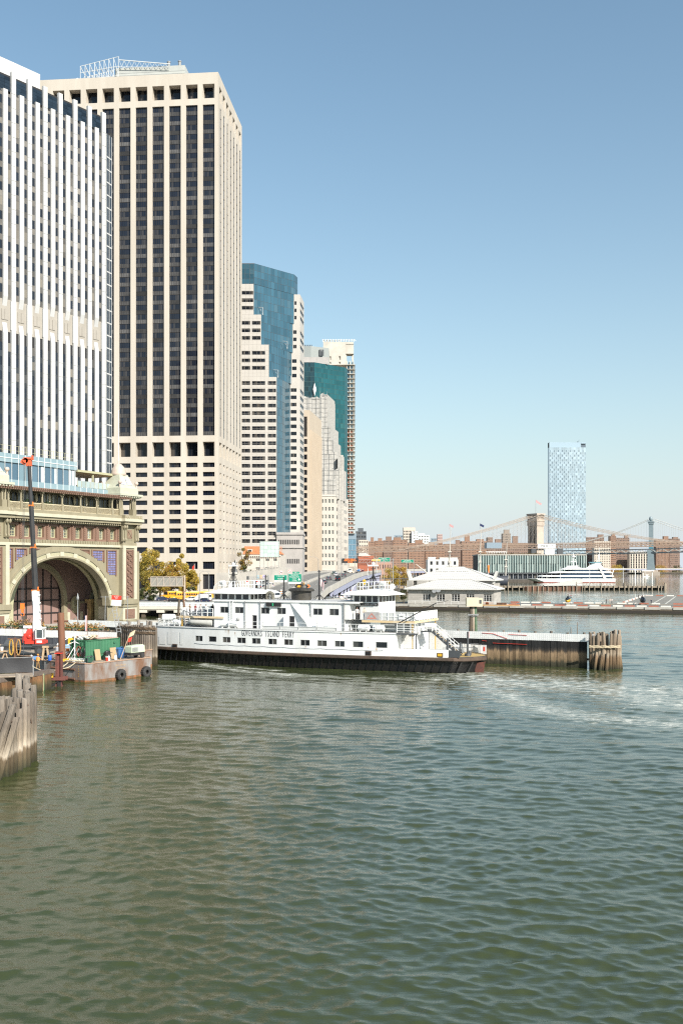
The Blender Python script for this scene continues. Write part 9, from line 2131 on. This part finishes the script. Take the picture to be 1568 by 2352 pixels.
def tallship():
    Y = 730.0; X = lambda p: XD(p,Y)-XD(1050,Y); t = thing('tall_ship', 'old sailing ship with three pale masts moored behind the pale pier building', 'sailing ship', (XD(1050,Y),Y,0))
    q = MB(); n = 13; rings = []
    for i in range(n):
        f = i/(n-1); x = X(968)+(X(1165)-X(968))*f; w = 6*math.sin(math.pi*min(.97,max(.03,f)))**.45; s = 1.6*(2*f-1)**2
        rings.append([(x,-w,6.4+s),(x,-w*.9,2.5),(x,0,-1),(x,w*.9,2.5),(x,w,6.4+s)])
    q.loft(rings, 0, True); q.build('hull', [mat('ship_black', (.03,.035,.05), .6)], t)
    for px, py, nm in ((1031,1209,'mast'),(1101,1209,'mast'),(1160,1245,'mast')):
        q = MB(); zt = ZD(py,Y); q.tube((X(px),0,6),(X(px)+.4,0,6+(zt-6)*.5),.55,.42,8); q.tube((X(px)+.4,0,6+(zt-6)*.5),(X(px)+1.2,0,zt),.34,.14,8); q.box(X(px)-1,X(px)+1.6,-1.2,1.2,6+(zt-6)*.5,6+(zt-6)*.52); q.box(X(px)-.7,X(px)+1.2,-1,1,6+(zt-6)*.30,6+(zt-6)*.34); q.build(nm, [mat('mast_cream', (.56,.52,.46), .6)], t)
        g = MB()
        for s in (-1,1):
            for d in (-3,-1.5,1.5,3): g.bar((X(px)+d,s*5,6.5),(X(px)+.5,0,6+(zt-6)*.55),.06); 
        g.bar((X(px)+10,0,6.5),(X(px)+1,0,zt-1),.05); g.build('rigging', [M_dgrey], t)
    q = MB(); q.tube((X(985),0,8.5),(XD(955,Y)-XD(1050,Y),0,ZD(1296,Y)),.5,.25,8); q.build('bowsprit', [mat('mast_cream', (0,0,0))], t)
    for px, py, m in ((1033,1207,mat('flag_pale', (.5,.28,.28), .8)),(1103,1206,mat('flag_navy', (.02,.03,.1), .8))): q = MB(); z = ZD(py,Y); q.tube((X(px)-.5,0,z-3),(X(px)-.5,0,z+1.5),.08,.05,5); q.add([(X(px)-.4,0,z+1.2),(X(px)+2.6,-.3,z-.3),(X(px)+2.2,-.3,z-1.8),(X(px)-.4,0,z-.6)],[(0,1,2,3)]); q.build('flag', [m], t)
tallship()
sb = thing('sailboat', 'small white sailboat with bare mast in front of the steel bridge pier', 'sailboat', (XD(1482.5,1420),1420,0), .3)
q = MB(); q.loft([[(-5,0,.9),(-5,0,-.3),(-5,0,.9)],[(-2,-1.6,1.2),(-2,0,-.6),(-2,1.6,1.2)],[(3,-1.7,1.3),(3,0,-.6),(3,1.7,1.3)],[(5.5,-1.2,1.4),(5.5,0,.2),(5.5,1.2,1.4)]],0,True); q.box(-1,3,-1,1,1.2,2.2); q.build('hull', [M_white], sb); q = MB(); q.tube((-.5,0,1),(-.5,0,22),.2,.12,6); q.tube((-.5,0,3.5),(5,0,3.3),.25,.2,6); q.build('mast', [M_steelw], sb)

# ---------------------------------------------------------------- helicopters on the pad
def heli(label, p, rz, m1, m2):
    t = thing('helicopter', label, 'helicopter', p, rz)
    b = MB(); b.loft([[(x,w*math.cos(a),zc+h*math.sin(a)) for a in [2*math.pi*i/14 for i in range(14)]] for x,w,h,zc in ((2.1,.08,.08,1.15),(1.8,.5,.45,1.2),(1.0,.85,.8,1.45),(0,.9,.88,1.5),(-1.0,.75,.7,1.6),(-1.9,.35,.35,1.75),(-2.4,.2,.22,1.8))],0,True); b.build('fuselage', [m1], t)
    g = MB(); g.loft([[(x,w*math.cos(a),zc+h*math.sin(a)) for a in [2*math.pi*i/14 for i in range(14)]] for x,w,h,zc in ((2.0,.1,.1,1.5),(1.7,.45,.35,1.62),(1.0,.80,.62,1.75),(.2,.86,.66,1.8),(-.1,.6,.4,1.85))],0,True); g.build('cockpit_glass', [M_cglass], t)
    q = MB(); q.tube((-2.2,0,1.8),(-6.0,0,2.05),.2,.1,8); q.add([(-5.6,0,2.0),(-6.4,0,2.0),(-6.9,0,3.0),(-6.4,0,3.0)],[(0,1,2,3),(3,2,1,0)]); q.cbox((-5.0,0,2.0),.4,1.6,.05); q.build('tail_boom', [m2], t)
    q = MB(); q.box(-.9,.5,-.35,.35,2.25,2.65); q.tube((0,0,2.6),(0,0,3.15),.09,.09,8); q.tube((0,0,3.05),(0,0,3.2),.25,.25,10); q.build('engine_mast', [m2], t)
    for k in range(3): a = R(20+120*k); l = MB(); l.bar((.2*math.cos(a),.2*math.sin(a),3.12),(5.2*math.cos(a),5.2*math.sin(a),3.02),.28,.04); l.build('rotor_blade', [M_white if k else M_red], t)
    for a in (R(40),R(130)): l = MB(); c = Vector((-6.5,.15,2.5)); d = Vector((math.cos(a)*.9,0,math.sin(a)*.9)); l.bar(c-d,c+d,.12,.03); l.build('tail_rotor_blade', [M_dgrey], t)
    for y in (-1,1): s = MB(); s.tube((-1.5,y,.1),(1.5,y,.1),.05,.05,6); s.tube((1.5,y,.1),(1.8,y,.28),.05,.05,6); s.bar((-.8,y,.1),(-.8,y*.5,.9),.06); s.bar((.8,y,.1),(.8,y*.5,.9),.06); s.build('skid', [M_dgrey], t)
heli('yellow and black helicopter parked facing the river on the pad', padp(1303.5,1388.5), R(-110), mat('heli_yellow', (.60,.33,.02), .3), M_black)
heli('black helicopter parked at the right of the pad', padp(1474.5,1389), R(-95), mat('heli_black', (.015,.016,.02), .2, spec=.7), M_black)
# pad clutter
for px, la in ((1126,'tan'),(1118,'other')):
    pass
for px, py, la in ((1124,1387,'orange life ring on the pier rail right of the pale building'),(1105,1388,'white and orange life ring stand by the beige box'),(1086,1388,'orange life ring left of the beige box at the pier edge')):
    q = MB(); n = 16; P = [[((.45+.12*math.cos(b))*math.cos(2*math.pi*i/n),.12*math.sin(b),(.45+.12*math.cos(b))*math.sin(2*math.pi*i/n)) for i in range(n)] for b in [2*math.pi*j/8 for j in range(9)]]; q.loft(P,0,True,False); q.box(-.05,.05,-.05,.05,-1.2,-.5,1); o = q.build('life_ring', [M_orange, M_grey]); o.location = padp(px,py)+Vector((0,0,1.2)); tag(o, la, 'life ring')
gobj('cable_reel', 'tan and orange gear on the pier edge right of the pale building', 'equipment', padp(1140,1391.5), prz, [('base', mat('tan_gear', (.55,.33,.15), .8), lambda m: m.box(-6,7,-.8,.8,0,.35)), ('drum', M_rust, lambda m: (m.tube((-3,-.5,.7),(-3,.5,.7),.5,.5,10), m.box(0,3,-.5,.5,.36,1.0))), ('rail', M_orange, lambda m: (m.bar((3,-.7,.36),(6.5,-.7,1.0),.1), m.bar((-6,-.7,.9),(-1,-.7,.9),.1)))])
wsck = thing('windsock', 'orange windsock on a pole behind the pale hip roofed buildings', 'windsock', (XD(1120,352),352,1.95)); q = MB(); q.tube((0,0,0),(0,0,13),.08,.06,6); q.build('pole', [M_steelw], wsck); q = MB(); q.tube((.1,0,12.8),(.3,0,10.2),.42,.22,10); q.build('sock', [M_orange], wsck)
# ---------------------------------------------------------------- trees and shrubs
def leaf_mat(n, c, c2):
    m = mat('leaf_'+n, c, .7, col2=c2, scale=.35, rnd=.35, contrast=.12); N = m.node_tree.nodes; L = m.node_tree.links; b = N['Principled BSDF']
    tr = N.new('ShaderNodeBsdfTranslucent'); ms = N.new('ShaderNodeMixShader'); ms.inputs[0].default_value = .4
    L.new(b.inputs['Base Color'].links[0].from_socket, tr.inputs[0]); L.new(b.outputs[0], ms.inputs[1]); L.new(tr.outputs[0], ms.inputs[2]); L.new(ms.outputs[0], N['Material Output'].inputs[0]); return m
def tree(label, X, Y, z0, h, w, mats, nleaf, seed, trunk=True, cat='tree', blob=.55, leaf=.55, name='tree', low=.25, group=None):
    r_ = random.Random(seed); t = thing(name, label, cat, (X,Y,z0), 0, group)
    if trunk:
        b = MB(); b.tube((0,0,0),(.1,0,h*.4),h*.028,h*.018,8)
        for k in range(7): a = r_.random()*6.28; b.tube((.1,0,h*(.25+.03*k)),(w*.36*math.cos(a),w*.36*math.sin(a),h*r_.uniform(.5,.9)),h*.012,h*.003,5)
        b.build('trunk', [mat('bark', (.09,.065,.045), .95)], t)
    cl = []
    for k in range(max(6, int(w*2.2))):
        a = r_.random()*6.28; f = r_.random(); zz = h*(low+(1-low)*f); rad = w*.5*(1-abs(f-.42)**1.5*1.35)*r_.random()**.5; cl.append((rad*math.cos(a), rad*math.sin(a), zz, w*r_.uniform(.10,.22)))
    c = MB()
    for k in range(nleaf):
        x,y,z,s = r_.choice(cl); v = Vector((r_.gauss(0,1),r_.gauss(0,1),r_.gauss(0,.8))); v = v.normalized()*s*r_.random()**.35
        u = Vector((r_.gauss(0,1),r_.gauss(0,1),r_.gauss(0,1))).normalized(); q_ = u.orthogonal().normalized()*leaf*r_.uniform(.35,.8); e = u.cross(q_).normalized()*leaf*r_.uniform(.25,.55); p = Vector((x,y,z))+v
        c.add([p-q_,p+e*.7,p+q_,p-e*.7],[(0,1,2,3)], r_.randrange(len(mats)))
    c.build('crown', mats, t); return t
LY = leaf_mat('yellow', (.62,.43,.06), (.48,.34,.06)); LO = leaf_mat('olive', (.42,.33,.06), (.30,.24,.05)); LG = leaf_mat('green', (.10,.115,.03), (.07,.085,.025)); LR = leaf_mat('rust', (.45,.23,.06), (.34,.2,.06)); LK = leaf_mat('dark', (.055,.07,.028), (.07,.075,.028))
for i, (px, py, Y, h, w, mm, la) in enumerate(((330,1372,352,15,9,(LY,LO,LG),'yellowing street tree just right of the terminal pier'),(345,1370,362,17.5,9,(LY,LO),'tallest yellow tree, second from the terminal'),(368,1369,366,13,8,(LO,LY),'olive yellow tree behind the framed sign back'),(393,1369,358,12,9,(LY,LO,LR),'yellow tree right of the framed sign back'),(418,1368,364,16,9,(LO,LY),'tall olive tree behind the second school bus'),(434,1367,354,12,7,(LY,LO),'rightmost tree of the yellow row beside the dark doorway'))): tree(la, XD(px,Y), Y, 2.6, h, w, mm, 5600, 40+i, group='yellow street trees before the beige tower', leaf=.46)
for i, (px, Y, la) in enumerate(((322,338,'low dark green bush at the terminal corner'),(352,338,'low dark green bush left of the first school bus'),(440,350,'dark green bush under the rightmost yellow tree'))): tree(la, XD(px,Y), Y, 2.6, 4.2, 5, (LG,LK), 900, 60+i, False, 'bush', name='bush', low=.05)
tree('rust and green tree beside the right edge of the beige tower', XD(560,400), 400, 6, 17, 6.5, (LR,LO,LK), 2600, 71, leaf=.4)
tree('small palm like shrub in front of the orange roof', XD(566,395), 395, 9, 5, 4, (LG,LK), 500, 72, False, 'shrub', name='shrub')
tree('large yellow willow by the esplanade pier', XD(903,600), 600, 2.6, 11.5, 11, (LY,LO), 6500, 73, leaf=.5, low=.05)
tree('orange brown tree beside the yellow willow', XD(921,606), 606, 2.6, 10.5, 10, (LR,LY), 5000, 74, leaf=.5, low=.05)
tree('low brown green thicket right of the orange tree', XD(936,602), 602, 2.6, 6, 10, (LO,LR,LG), 2200, 75, False, 'bush', name='bush', leaf=.5, low=.02)
for i, (px, Y, h, w) in enumerate(((768,392,4.2,6),(778,396,4.5,5),(788,402,4.2,6),(799,408,4.6,6),(812,420,4.8,6),(822,430,5.2,6),(834,440,4.6,6),(846,455,4.6,6))): tree('%s dark olive shrub in the esplanade row, counted from the car park' % ('first','second','third','fourth','fifth','sixth','seventh','eighth')[i], XD(px,Y)-1.5, Y, 2.6, h, w, (LG,LK,LO), 800, 80+i, False, 'shrub', name='shrub', low=.05, leaf=.4, group='dark esplanade shrubs')
tree('young green tree in a planter left of the pale pier building', XD(932,318), 330, 2.0, 5.4, 3.2, (LG,LK), 900, 95, leaf=.3, low=.3)
for i, (px, Y, mm, la) in enumerate(((1411,2150,(LY,LR),'orange tree under the steel bridge, left one'),(1420,2160,(LY,LO),'yellow tree under the steel bridge, right one'),(1354,2150,(LG,LK),'dark tree between the glass pier building and the brick slabs'),(1512,2200,(LR,LO),'rusty tree right of the steel bridge pier'),(1520,2210,(LY,LR),'orange tree furthest right on the far shore'),(1553,2200,(LG,LK),'dark tree at the right edge on the far shore'))): tree(la, XD(px,Y), Y, 2.5, 15, 22, mm, 700, 100+i, False, 'tree', leaf=1.6, low=.02)
bank = MB(); bank.add([(700,2181,2.6),(1100,2190,2.6),(1900,2236,2.6),(1900,2300,9),(1100,2260,9),(760,2250,5)],[(0,1,2,3,4,5)]); struct(bank, 'river_bank', [mat('bank_scrub', (.16,.13,.07), .95, col2=(.25,.2,.13), scale=.05)])
# flags near the yellow trees
for i, (px, m, la) in enumerate(((388,M_orange,'orange and white flag'),(408,M_white,'white flag'),(440,M_blue,'blue flag'),(459,M_red,'red and white flag'))):
    Y = 372; x = XD(px*1.0 if i == 0 else px-4*i, Y); t = thing('flagpole', la+' on a pole above the yellow trees', 'flag', (x,Y,2.6)); zt = ZD(1295,Y)-2.6; q = MB(); q.tube((0,0,0),(0,0,zt),.09,.05,6); q.build('pole', [M_steelw], t); q = MB(); q.add([(.0,0,zt-.2),(-.9,.1,zt-1.2),(-.8,.1,zt-2.4),(.0,0,zt-1.8)],[(0,1,2,3)]); q.build('cloth', [m], t)
